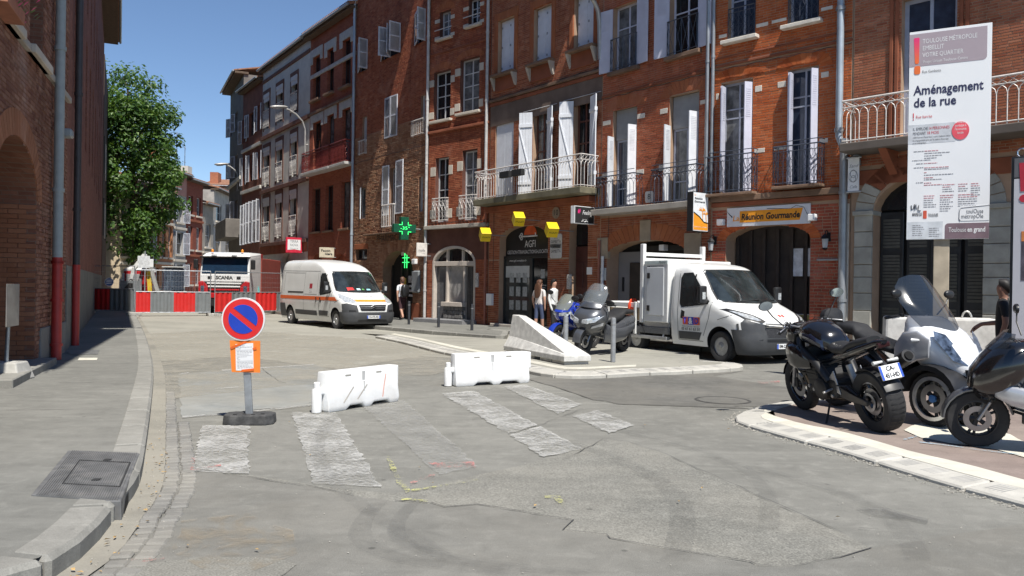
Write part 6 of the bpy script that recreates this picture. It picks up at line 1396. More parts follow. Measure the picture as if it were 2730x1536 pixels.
MB().box(-3.6, -2.74, -1.03, -1.02, 2.2, 2.28).build('name_strip', M('pale_green_tape', (.55, .62, .6), .5), lk)
text('Mytiro', .09, BLK, lk, frame((-2.93, -1.032, 2.24), (1, 0, 0), (0, 0, 1)), shear=.2)
pf = MB().box(-3.42, -3.4, -1.034, -1.02, 2.14, 2.16)
for k in range(14): pf.box(-3.5 + .045 * k, -3.48 + .045 * k, -1.028, -1.02, 2.145, 2.165)
pf.build('vent_row', BLKP, lk, kind='stuff', fix=False)
for y in (-.98, .98): MB().box(-3.78, -3.66, y - .05, y + .05, .75, 2.72).build('headboard_post', VWHITE, e, bevel=.012)
for z in (2.42, 2.28): MB().box(-3.76, -3.68, -.93, .93, z, z + .09).build('headboard_rail', VWHITE, e, bevel=.01)
MB().box(-3.75, -3.69, -.93, .93, .95, 2.2).build('headboard', WL, e)
MB().box(-6.3, -2.72, -.95, .95, .66, .78).build('bed_floor', ALU, e, bevel=.01)
for y0, y1 in ((-1.03, -.99), (.99, 1.03)): MB().box(-6.32, -3.8, y0, y1, 1.12 if y0 < 0 else .78, 1.24 if y0 < 0 else 1.24).build('drop_side', VWHITE, e, bevel=.012)
MB().box(-6.34, -6.3, -1.0, 1.0, .78, 1.24).build('tailgate', VWHITE, e, bevel=.01); MB().box(-6.3, -3.8, -.985, -.98, .8, 1.1).build('plywood_liner', M('plywood', (.4, .3, .18), .8, var=.2), e)
for x in (-3.95, -5.1, -6.25): MB().box(x - .04, x + .04, -1.05, -1.0, .45, 1.26).build('side_post', VWHITE, e, bevel=.01)
MB().box(-4.1, -2.7, -1.0, -.94, .5, .66).build('side_guard', M('perforated_grey', (.2, .2, .2), .6, .3, var=.4, scale=40), e, bevel=.005); MB().box(-4.3, -2.75, -1.02, -.9, .36, .44).build('side_rail', ALU, e, bevel=.012)
for sg in (-1, 1): MB().box(-5.5, -1.2, sg * .42 - .04, sg * .42 + .04, .4, .58).build('chassis_beam', BLKP, e)
MB().box(-2.6, -.4, -.7, .7, .3, .45).build('underbody', BLKP, e); MB().tube([(-2.9, -.95, .58), (-2.9, -.99, .42), (-2.75, -.99, .4)], .025, 6).build('step_bar', ALU, e)
for x in (-.95, -3.98):
    for sg in (-1, 1): wheel(e, (x, sg * .88, .345), .345, .22, sg)
for sg in (-1, 1):
    MB().loft([[(-3.98 + .42 * math.cos(t), sg * .76, .36 + .42 * math.sin(t)) for t in (.1,)] * 1 + [(-3.98 + r_ * math.cos(t), y, .36 + r_ * math.sin(t)) for r_, y in ((.4, sg * 1.0), (.42, sg * 1.0), (.42, sg * .76))] for t in [PI * k / 10 for k in range(11)]], caps=False).build('mudguard', BLKP, e)
# a traffic cone bag lying on the bed
for k in range(2):
    cn = MB().lathe([(.19, 0), (.19, .03), (.13, .04), (.09, .25), (.03, .55), (.001, .56)], 16).build('traffic_cone', M('cone_orange', (.75, .08, .03), .5, var=.1), None, smooth=40)
    cn.matrix_world = Matrix.Translation(tl) @ Matrix.Rotation(math.atan2(hd.y, hd.x), 4, 'Z') @ Matrix.Translation((-4.02 - .1 * k, -.83 + .1 * k, 1.12)) @ Matrix.Rotation(.5 - .2 * k, 4, 'Z') @ Matrix.Rotation(PI / 2 + .15, 4, 'Y') @ Matrix.Translation((0, 0, -.25))
    tag(cn, 'orange traffic cone with a grey band lying on the truck bed, %s' % ('uppermost' if k else 'nearest the locker post'), 'cone', 'cones on the truck bed')
    MB().lathe([(.094, .23), (.066, .38)], 16).build('reflective_band', M('cone_grey', (.5, .5, .5), .4), cn, smooth=40)
# ================================================================== motorbikes and scooters
BPAINT = M('gloss_black_paint', (.008, .008, .009), .18, var=.3, scale=3, coat=.8); SATB = M('satin_black', (.014, .014, .015), .42, var=.3, scale=8); SEATM = M('black_vinyl_seat', (.018, .018, .019), .55, var=.25, scale=14, bmp=.15)
ALLOY = M('cast_alloy', (.36, .36, .37), .38, .8, var=.2, scale=14); GUN = M('gunmetal_paint', (.10, .105, .115), .28, .45, var=.1, scale=3, coat=.6); SILV = M('silver_paint', (.5, .51, .53), .3, .45, var=.06, scale=3, coat=.6); WHP = M('pearl_white_paint', (.74, .75, .76), .25, .0, var=.03, scale=3, coat=.7)
BLUP = M('racing_blue_paint', (.012, .035, .30), .25, var=.15, scale=3, coat=.6); MIRG = M('mirror_glass', (.35, .4, .45), .05, .9); REDL = M('red_lens', (.2, .01, .01), .2)
def tint(name, col, a):
    m, nt, b = nodes(name); b.inputs['Base Color'].default_value = (*col, 1); b.inputs['Roughness'].default_value = .05; b.inputs['Alpha'].default_value = a; b.inputs['Specular IOR Level'].default_value = .9; b.inputs['Coat Weight'].default_value = .5; return m
SCR_D = tint('smoked_screen', (.02, .026, .034), .72); SCR_C = tint('clear_screen', (.5, .55, .58), .22); SCR_G = tint('grey_green_screen', (.2, .21, .17), .75)
def blob(secs, n=18, p=2.4):
    """loft of superellipse sections (x, z, half width, half height[, y])"""
    rings = []
    for q in secs:
        x, z, hw, hh = q[:4]; y = q[4] if len(q) > 4 else 0; pw = q[5] if len(q) > 5 else p; ring = []
        for k in range(n):
            t = 2 * PI * k / n; c, s_ = math.cos(t), math.sin(t); ring.append((x, y + hw * math.copysign(abs(c) ** (2 / pw), c), z + hh * math.copysign(abs(s_) ** (2 / pw), s_)))
        rings.append(ring)
    return MB().loft(rings)
def plan(secs, n=2.3, k=10):
    """stack of plan outlines (z, front x, back x, half width)"""
    rings = []
    for z, xf, xb, w in secs:
        half = [(xb, w * .55), (xb + (xf - xb) * .12, w * .92)]
        for i in range(k + 1): t = PI / 2 * i / k; xm = xb + (xf - xb) * .35; half.append((xm + (xf - xm) * math.sin(t) ** (2 / n), w * math.cos(t) ** (2 / n)))
        rings.append([(x, y, z) for x, y in half] + [(x, -y, z) for x, y in half[-2::-1]])
    return MB().loft(rings)
def guard(xc, zc, r0, r1, w, a0, a1, n=10):
    b = MB(); rings = []
    for i in range(n + 1):
        a = a0 + (a1 - a0) * i / n; c, s_ = math.cos(a), math.sin(a)
        rings.append([(xc + r * c, y, zc + r * s_) for r, y in ((r0, -w), (r1 * .96, -w), (r1, -w * .5), (r1, w * .5), (r1 * .96, w), (r0, w))])
    return b.loft(rings)
def screen(pts, th=.004):
    """curved sheet: rows of (x, z, half width, bulge)"""
    b = MB(); n = 10; rows = []
    for x, z, w, bl in pts: rows.append([(x + bl * (1 - (2 * i / n - 1) ** 2) - bl, w * (2 * i / n - 1), z) for i in range(n + 1)])
    k = n + 1; b.add([p for r in rows for p in r], [(j * k + i, j * k + i + 1, (j + 1) * k + i + 1, (j + 1) * k + i) for j in range(len(rows) - 1) for i in range(n)]); return b
def mirrors(e, x, y, z, up=.2, w=.085, mat=None):
    for sg in (-1, 1):
        st = MB().tube([(x, sg * y * .62, z), (x + .03, sg * y * .85, z + up * .55), (x + .02, sg * y, z + up)], .008, 6).build('mirror', SATB, e)
        X = Matrix.Translation((x + .02, sg * y, z + up + .03)) @ Matrix.Rotation(PI / 2, 4, 'Y') @ Matrix.Diagonal((.62, 1, 1, 1))
        MB().lathe([(w * .6, .03), (w * .95, .018), (w, 0), (w * .96, -.008)], 20, X).build('mirror_shell', SATB, st, smooth=50); MB().lathe([(.001, -.0095), (w * .93, -.0095), (w * .93, -.007), (.001, -.007)], 20, X).build('mirror_glass', MIRG, st)
def bars(e, x, z, half, back=.12, rise=.02):
    hb = MB().tube([(x - back, -half, z), (x - back * .4, -half * .55, z + rise), (x, -.08, z), (x, .08, z), (x - back * .4, half * .55, z + rise), (x - back, half, z)], .0115, 8).build('handlebar', ALLOY, e, smooth=50)
    for sg in (-1, 1):
        d = Vector((-back * .55, sg * half * .42, -rise)).normalized(); a = Vector((x - back * .55, sg * half * .68, z + rise * .6))
        MB().tube([a, a + d * .16], .019, 10).build('grip', SATB, hb, smooth=50); MB().cbox((x - back * .42, sg * half * .6, z + rise), (.05, .05, .04)).build('switch_box', SATB, hb, bevel=.008)
        MB().tube([a + Vector((.03, 0, -.005)), a + d * .14 + Vector((.07, 0, -.01))], .006, 5).build('lever', ALLOY, hb)
def forks(e, x0, z0, x1, z1, y, r=.026, mat=None):
    for sg in (-1, 1):
        m_ = [x0 + (x1 - x0) * .55, z0 + (z1 - z0) * .55]
        fk = MB().tube([(x0, sg * y, z0), (m_[0], sg * y, m_[1])], r * 1.15, 10).build('fork', mat or SATB, e, smooth=50); MB().tube([(m_[0], sg * y, m_[1]), (x1, sg * y, z1)], r * .85, 10).build('fork_leg', ALLOY, fk, smooth=50)
def place(e, rear, front, lean=0, base=0, scale=1):
    d = Vector((front[0] - rear[0], front[1] - rear[1], 0)); m_ = Vector(((front[0] + rear[0]) / 2, (front[1] + rear[1]) / 2, base))
    e.location = m_; e.rotation_mode = 'XYZ'; e.rotation_euler = (lean, 0, math.atan2(d.y, d.x)); e.scale = (scale,) * 3
# ------------------------------------------------------------ black naked motorbike
e = empty('motorbike', (0, 0, 0), 0, 'black naked motorbike on its side stand with a broad rear tyre', 'motorbike')
wheel(e, (-.74, 0, .325), .325, .2, 1, .215, 'alloy', BPAINT); wheel(e, (.77, 0, .31), .31, .12, 1, .215, 'alloy', BPAINT)
for sg in (-1, 1):
    MB().loft([[(-.78, sg * .15 + a, .325 + b) for a, b in ((-.015, -.03), (.015, -.03), (.015, .03), (-.015, .03))], [(-.5, sg * .15 + a, .36 + b) for a, b in ((-.02, -.055), (.02, -.055), (.02, .05), (-.02, .05))], [(-.12, sg * .12 + a, .42 + b) for a, b in ((-.03, -.07), (.03, -.07), (.03, .07), (-.03, .07))]]).build('swingarm', SATB, e, bevel=.01)
    MB().tube([(.5, sg * .07, .93), (.3, sg * .19, .83), (.0, sg * .21, .7), (-.16, sg * .17, .5)], [.045, .05, .05, .045], 8, flat=.6).build('frame_spar', SATB, e, smooth=50)
    blob([(.6, .78, .03, .06, sg * .2), (.48, .76, .07, .15, sg * .22), (.3, .72, .06, .14, sg * .23), (.12, .66, .02, .06, sg * .2)]).build('radiator_shroud', BPAINT, e, smooth=60)
    pg = MB().tube([(-.22, sg * .17, .42), (-.24, sg * .31, .4)], .014, 6).build('foot_peg', ALLOY, e); MB().prism([(-.34, .36), (-.16, .4), (-.14, .52), (-.26, .62), (-.3, .5)], sg * .165 - .006, sg * .165 + .006, 'y').build('heel_plate', ALLOY, e, bevel=.004)
MB().box(-.28, .28, -.19, .19, .3, .52).build('engine_case', M('engine_black', (.02, .02, .021), .5, .3, var=.3, scale=16), e, bevel=.04); MB().loft([[(.0, -.2, .5), (.24, -.2, .46), (.24, .2, .46), (.0, .2, .5)], [(.12, -.19, .74), (.34, -.19, .68), (.34, .19, .68), (.12, .19, .74)]]).build('cylinder_block', M('engine_black'), e, bevel=.02)
X = Matrix.Translation((-.05, .2, .4)) @ Matrix.Rotation(-PI / 2, 4, 'X'); MB().lathe([(.12, -.02), (.125, .03), (.1, .05), (.001, .055)], 22, X).build('clutch_cover', M('engine_black'), e, smooth=40)
for k in range(4): MB().tube([(.3, -.12 + .08 * k, .62), (.42, -.12 + .08 * k, .5), (.38, -.1 + .06 * k, .3), (.1, -.06 + .03 * k, .24), (-.2, -.06, .25)], .021, 8).build('exhaust_header', M('burnt_steel', (.12, .1, .08), .35, .9), e, smooth=50)
MB().box(.33, .4, -.17, .17, .5, .82).build('radiator', SATB, e)
mf = MB().tube([(-.2, -.06, .26), (-.35, -.16, .35), (-.5, -.22, .5), (-.62, -.23, .58), (-.98, -.25, .77)], [.03, .035, .06, .075, .07], 14).build('exhaust', SATB, e, smooth=40); MB().tube([(-.96, -.249, .76), (-.995, -.252, .778)], .045, 12).build('exhaust_tip', M('black_void'), mf)
blob([(.44, .93, .06, .06), (.4, .97, .14, .1), (.28, 1.0, .2, .14), (.1, .98, .21, .15), (-.06, .92, .17, .13), (-.16, .87, .11, .09)]).build('fuel_tank', BPAINT, e, smooth=60)
blob([(.2, .98, .218, .08), (.05, .96, .222, .09), (-.1, .88, .18, .08)]).build('tank_panel', M('blue_black_paint', (.01, .013, .028), .15, coat=.9), e, smooth=60)
blob([(-.1, .87, .12, .05), (-.25, .84, .15, .055), (-.45, .85, .16, .055), (-.52, .9, .13, .05), (-.62, .93, .12, .05), (-.82, .97, .08, .04)]).build('seat', SEATM, e, smooth=60)
blob([(-.2, .74, .13, .06), (-.45, .8, .15, .07), (-.7, .88, .13, .06), (-.92, .95, .07, .04), (-1.0, .965, .03, .02)]).build('tail_unit', BPAINT, e, smooth=60); MB().cbox((-.97, 0, .93), (.04, .14, .05)).build('tail_lamp', M('smoked_lens', (.03, .01, .01), .15), e, bevel=.01)
guard(-.74, .325, .34, .36, .1, 1.0, 2.7).build('rear_hugger', SATB, e, smooth=40)
MB().tube([(-.72, 0, .86), (-.95, 0, .72), (-1.0, 0, .62)], [.04, .03, .03], 6, flat=.5).build('plate_bracket', SATB, e)
plate(e, frame((-1.03, 0, .66), (0, -1, 0), (.35, 0, 1)), '', .235, .15, ('CA-', '451-HD'))
for sg in (-1, 1): MB().tube([(-.95, sg * .03, .76), (-.96, sg * .14, .76)], [.012, .02], 8).build('indicator', M('clear_lens', (.6, .6, .58), .15), e)
forks(e, .52, .98, .77, .31, .105); guard(.77, .31, .315, .33, .068, .35, 2.5).build('front_mudguard', BPAINT, e, smooth=40)
for sg in (-1, 1): MB().cbox((.72, sg * .09, .36), (.07, .035, .12)).build('brake_caliper', SATB, e, bevel=.01)
blob([(.56, .95, .1, .1), (.66, .96, .13, .13), (.74, .93, .12, .12), (.8, .9, .08, .08)]).build('headlamp_cowl', BPAINT, e, smooth=60); X = Matrix.Translation((.79, 0, .9)) @ Matrix.Rotation(PI / 2, 4, 'Y'); MB().lathe([(.085, 0), (.07, .02), (.001, .03)], 18, X).build('headlamp', HLG, e, smooth=50)
MB().cbox((.55, 0, 1.06), (.06, .16, .06)).build('instrument_pod', SATB, e, bevel=.015); MB().box(.46, .56, -.1, .1, .97, 1.0).build('fork_yoke', ALLOY, e, bevel=.01)
bars(e, .5, 1.05, .4, .16, .05); mirrors(e, .44, .46, 1.1, .24, .09)
MB().tube([(-.1, .14, .32), (-.2, .3, .08), (-.23, .35, .015), (-.32, .36, .01)], .013, 6).build('side_stand', SATB, e)
ch = MB().tube([(-.66, .17, .4), (-.5, .17, .48), (-.3, .17, .46)], [.015, .03, .02], 6, flat=.4).build('chain_guard', SATB, e)
for y0, y1 in ((-.3, -.1), (.3, .12), (.24, .05)): MB().tube([(.38, y0, 1.08), (.55, y0 * .6, 1.12), (.6, y1, .98), (.5, y1 * .6, .8)], .006, 5).build('cable', BLKP, e, smooth=60)
for k in range(6): X = Matrix.Translation((-.22 + .09 * k, .19, .34 + .03 * (k % 3))) @ Matrix.Rotation(-PI / 2, 4, 'X'); MB().lathe([(.02, 0), (.02, .018), (.001, .02)], 8, X).build('engine_bolt', ALLOY, e)
for k in range(5): MB().box(.04, .36, -.205, .205, .54 + .035 * k, .552 + .035 * k).build('cooling_fin', M('engine_black'), e)
for sg in (-1, 1): MB().tube([(-.15, sg * .13, .68), (-.5, sg * .13, .8), (-.8, sg * .09, .88)], .015, 6).build('subframe_tube', SATB, e, smooth=50); MB().tube([(.69, sg * .085, .42), (.6, sg * .12, .6), (.55, sg * .1, .9)], .005, 5).build('brake_hose', BLKP, e)
X = Matrix.Translation((-.74, .1, .325)) @ Matrix.Rotation(-PI / 2, 4, 'X'); MB().lathe([(.07, 0), (.1, 0), (.1, .006), (.07, .006)], 24, X, True).build('sprocket', ALLOY, e); MB().tube([(-.36, -.02, .42), (-.3, .0, .66)], .035, 8).build('rear_shock', ALLOY, e)
bike1 = e; place(e, (4.12, 8.82), (3.83, 10.48), -.19, RH, 1.06)

def scooter(name, label, cols, wb=1.55, rf=.28, rr=.27, screenpts=None, scrmat=None, three=False, sheild=None, topcase=False):
    """maxi scooter: x forward, wheels at +-wb/2; cols: main, lower, seat"""
    main, lower, seat = cols; e = empty(name, (0, 0, 0), 0, label, 'scooter'); xf, xr = wb / 2, -wb / 2
    for y in ((-.21, .21) if three else (0,)):
        sd = -1 if y < 0 else 1
        wheel(e, (xf, y, rf), rf, .12, sd, rf * .78 if three else rf * .68, 'alloy', SILV if False else BLKP)
        if three:
            X = Matrix.Translation((xf, y, rf)) @ Matrix.Rotation(-PI / 2 * sd, 4, 'X'); rr_ = rf * .78
            MB().lathe([(rr_ * .86, .05), (rr_ * 1.0, .05), (rr_ * 1.03, .064), (rr_ * .86, .072)], 36, X, True).build('rim_ring', M('bright_rim', (.62, .63, .64), .3, .6), e, smooth=40)
            MB().lathe([(.04, .03), (.04, .06), (.001, .065)], 14, X).build('hub_badge', M('badge_blue', (.05, .16, .4), .3), e, smooth=40)
            guard(xf, rf, rf * 1.08, rf * 1.14, .075, .3, 2.6).add([], []) if 0 else None
            gd = guard(xf, rf, rf * 1.06, rf * 1.12, .08, .2, 2.75); gd.v = [(a, b + y, c) for a, b, c in gd.v]; gd.build('front_mudguard', BPAINT, e, smooth=40)
    wheel(e, (xr, 0, rr), rr, .15, 1, rr * .66, 'alloy', BLKP)
    if not three:
        forks(e, xf - .22, .7, xf, rf, .09, .02); guard(xf, rf, rf * 1.04, rf * 1.14, .09, .0, 2.9).build('front_mudguard', main, e, smooth=40)
    return e, xf, xr
# ------------------------------------------------------------ silver and white three-wheeled scooter
e, xf, xr = scooter('three_wheel_scooter', 'silver and white three-wheeled scooter with a tall smoked windscreen', (SILV, BPAINT, SEATM), 1.5, .29, .28, three=True)
plan([(.36, xf + .16, xf - .14, .06), (.45, xf + .26, xf - .16, .12), (.58, xf + .30, xf - .2, .22), (.72, xf + .28, xf - .28, .32), (.86, xf + .2, xf - .34, .36), (.98, xf + .08, xf - .36, .35), (1.08, xf - .06, xf - .38, .29), (1.15, xf - .18, xf - .4, .2)]).build('front_fairing', WHP, e, smooth=60)
for sg in (-1, 1):
    blob([(xf + .02, .82, .012, .1, sg * .352), (xf - .12, .84, .03, .16, sg * .355), (xf - .3, .78, .03, .2, sg * .34), (xf - .42, .7, .015, .14, sg * .32)]).build('side_panel', SILV, e, smooth=60)
    hl = [(xf + .2, .70), (xf + .29, .72), (xf + .22, .83), (xf + .02, .95), (xf - .02, .9), (xf + .06, .78)]
    MB().loft([[(xf + .27, sg * .06, .70), (xf + .285, sg * .09, .64), (xf + .23, sg * .26, .7), (xf + .21, sg * .25, .78)], [(xf + .1, sg * .2, .98), (xf + .15, sg * .27, .86), (xf + .07, sg * .345, .92), (xf + .02, sg * .31, 1.02)]]).build('headlamp', M('dark_headlamp', (.1, .13, .18), .06, .4, var=.8, scale=18, spec=.9), e, bevel=.02, smooth=40)
    MB().tube([(xf - .08, sg * .37, .9), (xf - .14, sg * .42, .9)], [.012, .022], 8).build('indicator', M('clear_lens'), e)
for sg in (-1, 1):
    gd = guard(xf, .29, .3, .37, .16, .1, 3.0); gd.v = [(a, b + sg * .2, c) for a, b, c in gd.v]; gd.build('wheel_arch', SATB, e, smooth=40)
    MB().tube([(xf - .2, sg * .14, .34), (xf - .05, sg * .12, .5)], .03, 8).build('suspension_arm', ALLOY, e, smooth=50)
MB().prism([(-.1, .52), (.1, .52), (.14, .62), (0, .58), (-.14, .62)], xf + .27, xf + .325, 'x').build('grille', BLKP, e, bevel=.01); X = Matrix.Translation((xf + .31, 0, .62)) @ Matrix.Rotation(PI / 2, 4, 'Y'); MB().lathe([(.035, 0), (.03, .012), (.001, .015)], 14, X).build('badge', M('badge_blue'), e, smooth=40)
screen([(xf + .08, .96, .25, .14), (xf - .05, 1.14, .34, .16), (xf - .18, 1.3, .36, .16), (xf - .3, 1.46, .32, .14), (xf - .37, 1.56, .23, .09), (xf - .4, 1.6, .11, .03)]).build('windscreen', SCR_D, e, smooth=60)
bars(e, xf - .4, 1.13, .36, .08, .02); mirrors(e, xf - .36, .42, 1.16, .2, .075)
blob([(xf - .3, .62, .2, .22), (xf - .45, .55, .2, .18), (.0, .45, .2, .14), (-.25, .55, .22, .2), (-.55, .62, .24, .2), (-.85, .72, .2, .14), (-1.0, .78, .1, .06)]).build('body', BPAINT, e, smooth=60)
blob([(.12, .74, .12, .05), (.0, .79, .17, .07), (-.2, .83, .18, .08), (-.36, .88, .17, .1), (-.42, .95, .15, .08), (-.6, .97, .16, .08), (-.8, .95, .12, .06)]).build('seat', SEATM, e, smooth=60); blob([(-.78, 1.02, .05, .06), (-.84, 1.08, .16, .12), (-.92, 1.08, .15, .11), (-.97, 1.06, .08, .06)]).build('backrest', SEATM, e, smooth=60)
MB().tube([(xf - .25, 0, .5), (xf, 0, .34)], .05, 8).build('front_axle_arm', SATB, e); MB().tube([(xf, -.2, .3), (xf, .2, .3)], .025, 8).build('axle', SATB, e)
place(e, (4.45, 10.75), (5.05, 9.45), .0, RH, 1.09)
# ------------------------------------------------------------ black and silver scooter at the island's right
e, xf, xr = scooter('black_scooter', 'black and grey scooter with silver side panels beside the tall information panel', (GUN, BPAINT, SEATM), 1.5, .285, .27)
for sg in (-1, 1):
    blob([(xf - .12, .6, .01, .05, sg * .2), (xf - .25, .58, .05, .1, sg * .24), (.1, .5, .06, .11, sg * .28), (-.3, .48, .05, .08, sg * .27), (-.7, .6, .02, .05, sg * .22)]).build('side_panel', SILV, e, smooth=60)
    blob([(xf - .35, .36, .02, .05, sg * .22), (.1, .3, .06, .08, sg * .25), (-.3, .32, .04, .06, sg * .24)]).build('foot_board', SATB, e, smooth=60)
plan([(.5, xf + .02, xf - .3, .14), (.62, xf + .1, xf - .36, .24), (.78, xf + .08, xf - .42, .31), (.92, xf, xf - .45, .31), (1.02, xf - .1, xf - .44, .25), (1.08, xf - .18, xf - .42, .18)]).build('front_fairing', BPAINT, e, smooth=60)
screen([(xf - .05, 1.0, .2, .12), (xf - .14, 1.1, .23, .12), (xf - .2, 1.17, .18, .08)]).build('windscreen', SCR_D, e, smooth=60)
MB().loft([[(xf - .42, y, .98) for y in (-.18, .18)] + [(xf - .28, y, 1.07) for y in (.15, -.15)], [(xf - .43, y, 1.0) for y in (-.17, .17)] + [(xf - .29, y, 1.09) for y in (.14, -.14)]]).build('dashboard', SATB, e, bevel=.008)
for y in (-.07, .07): X = Matrix.Translation((xf - .36, y, 1.05)) @ Matrix.Rotation(-.55, 4, 'Y'); MB().lathe([(.06, 0), (.06, .012), (.05, .014), (.001, .014)], 18, X).build('dial', M('dial_face', (.12, .12, .125), .3, var=.8, scale=60), e, smooth=40)
bars(e, xf - .45, 1.06, .36, .08, .03); mirrors(e, xf - .4, .4, 1.1, .22, .08)
blob([(xf - .3, .6, .2, .2), (xf - .5, .5, .2, .16), (.0, .46, .22, .13), (-.3, .55, .25, .18), (-.6, .62, .25, .18), (-.95, .72, .15, .1)]).build('body', BPAINT, e, smooth=60)
blob([(.2, .66, .1, .05), (.1, .72, .16, .07), (-.15, .77, .18, .08), (-.4, .8, .18, .09), (-.5, .88, .17, .07), (-.85, .9, .13, .05)]).build('seat', SEATM, e, smooth=60)
place(e, (6.05, 7.55), (4.72, 8.1), -.1, RH, 1.0)
# ------------------------------------------------------------ grey maxi scooter behind the grey bollards
e, xf, xr = scooter('maxi_scooter', 'dark grey maxi scooter with a tall clear windscreen behind the grey bollards', (GUN, GUN, SEATM), 1.55, .28, .27)
plan([(.42, xf - .02, xf - .42, .16), (.55, xf + .12, xf - .42, .25), (.68, xf + .2, xf - .42, .33), (.8, xf + .18, xf - .42, .36), (.92, xf + .08, xf - .42, .34), (1.02, xf - .06, xf - .42, .26), (1.1, xf - .18, xf - .42, .18)]).build('front_fairing', GUN, e, smooth=60)
for sg in (-1, 1):
    MB().loft([[(xf + .215, sg * .03, .66), (xf + .215, sg * .03, .76), (xf + .2, sg * .16, .78), (xf + .2, sg * .17, .67)], [(xf + .12, sg * .3, .74), (xf + .1, sg * .3, .82), (xf + .02, sg * .36, .88), (xf + .04, sg * .36, .82)]]).build('headlamp', HLG, e, bevel=.015, smooth=40)
    MB().loft([[(xf + .1, sg * .2, .58), (xf + .1, sg * .22, .63), (xf - .1, sg * .36, .72), (xf - .1, sg * .35, .66)], [(xf + .11, sg * .21, .58), (xf + .11, sg * .23, .63), (xf - .1, sg * .37, .72), (xf - .1, sg * .36, .66)]]).build('silver_flash', SILV, e)
    blob([(xf - .3, .5, .02, .2, sg * .3), (.1, .42, .06, .16, sg * .3), (-.3, .45, .06, .14, sg * .29), (-.8, .6, .03, .07, sg * .24)]).build('side_panel', GUN, e, smooth=60)
screen([(xf + .02, 1.0, .25, .13), (xf - .1, 1.16, .28, .14), (xf - .2, 1.32, .27, .13), (xf - .28, 1.45, .2, .1), (xf - .31, 1.5, .1, .04)]).build('windscreen', SCR_C, e, smooth=60)
screen([(xf + .035, 1.0, .27, .13), (xf - .0, 1.06, .27, .13), (xf - .04, 1.11, .2, .1)]).build('screen_base', GUN, e, smooth=60)
bars(e, xf - .42, 1.08, .34, .06, .02); mirrors(e, xf - .2, .44, 1.04, .06, .1)
blob([(xf - .3, .6, .2, .2), (.1, .46, .2, .14), (-.3, .58, .26, .18), (-.65, .66, .26, .16), (-1.0, .72, .15, .09)]).build('body', GUN, e, smooth=60)
blob([(.2, .68, .1, .05), (.08, .74, .2, .08), (-.2, .77, .22, .09), (-.4, .82, .2, .1), (-.5, .9, .19, .07), (-.9, .9, .14, .05)]).build('seat', SEATM, e, smooth=60)
MB().tube([(-.2, -.2, .25), (-.5, -.22, .28), (-1.0, -.24, .38)], [.03, .06, .055], 12).build('exhaust', SATB, e, smooth=50)
place(e, (2.6, 19.2), (1.62, 17.98), -.1, IH, 1.07)
# ------------------------------------------------------------ blue sports motorbike with top case
e = empty('sports_motorbike', (0, 0, 0), 0, 'blue faired motorbike with a grey-green screen and black top case', 'motorbike')
wheel(e, (-.7, 0, .31), .31, .17, 1, .21, 'alloy'); wheel(e, (.72, 0, .305), .305, .12, 1, .21, 'alloy'); forks(e, .48, .95, .72, .305, .1); guard(.72, .305, .31, .335, .07, .4, 2.6).build('front_mudguard', BLUP, e, smooth=40)
plan([(.45, .3, -.1, .16), (.6, .55, -.1, .22), (.75, .74, .0, .25), (.88, .8, .1, .24), (.98, .7, .2, .2), (1.04, .6, .3, .14)]).build('front_fairing', BLUP, e, smooth=60)
for sg in (-1, 1): MB().loft([[(.785, sg * .03, .78), (.79, sg * .03, .86), (.76, sg * .14, .88), (.75, sg * .13, .8)], [(.68, sg * .2, .82), (.67, sg * .2, .88), (.6, sg * .23, .92), (.61, sg * .235, .86)]]).build('headlamp', HLG, e, bevel=.015, smooth=40)
screen([(.76, .93, .17, .1), (.66, 1.06, .2, .12), (.54, 1.2, .18, .1), (.46, 1.27, .1, .05)]).build('windscreen', SCR_G, e, smooth=60)
blob([(.4, .95, .1, .08), (.25, .98, .19, .12), (.05, .95, .19, .13), (-.1, .88, .12, .08)]).build('fuel_tank', BLUP, e, smooth=60); blob([(-.08, .84, .12, .05), (-.3, .83, .15, .05), (-.6, .9, .13, .05), (-.85, .95, .08, .04)]).build('seat', SEATM, e, smooth=60)
blob([(-.2, .72, .12, .06), (-.5, .82, .15, .07), (-.95, .9, .06, .04)]).build('tail_unit', BLUP, e, smooth=60); MB().box(-.3, .3, -.18, .18, .3, .7).build('engine', M('engine_black'), e, bevel=.05)
tc = blob([(-.52, 1.16, .17, .1), (-.58, 1.17, .25, .15), (-.78, 1.19, .28, .17), (-.98, 1.17, .24, .15), (-1.03, 1.16, .16, .1)], p=4).build('top_case', SATB, e, smooth=50); MB().box(-.95, -.55, -.14, .14, .93, 1.03).build('luggage_rack', M('pale_rack', (.5, .45, .3), .5), e, bevel=.02)
MB().box(-.55, -.45, .18, .24, .4, .75).build('rear_set', SATB, e); bars(e, .4, 1.02, .33, .1, .0); mirrors(e, .55, .4, 1.06, .18, .085); MB().tube([(-.1, -.15, .3), (-.8, -.2, .45)], .05, 10).build('exhaust', ALLOY, e, smooth=50)
place(e, (1.95, 20.1), (1.07, 18.95), -.1, IH, 1.06)
# ================================================================== street furniture, signs, people, tree
def proj(p): v = Vector(p) - CAM; return CX + F * v.dot(CR) / v.dot(W), CY - F * v.dot(CU) / v.dot(W)
RED = M('traffic_red', (.62, .02, .02), .45, var=.08, scale=6, dirt=.12, dcol=(.4, .2, .18)); BLUE = M('traffic_blue', (.012, .05, .42), .45, var=.08, scale=6); WHT = M('sign_white', (.72, .73, .73), .45, var=.05, scale=6, dirt=.12, dcol=(.45, .43, .4)); GALV = M('galvanised_steel', (.36, .38, .4), .42, .55, var=.2, scale=8, dirt=.25)
def disc(r, y0, y1, n=40): return MB().prism([(r * math.cos(2 * PI * k / n), r * math.sin(2 * PI * k / n)) for k in range(n)], y0, y1, 'y')
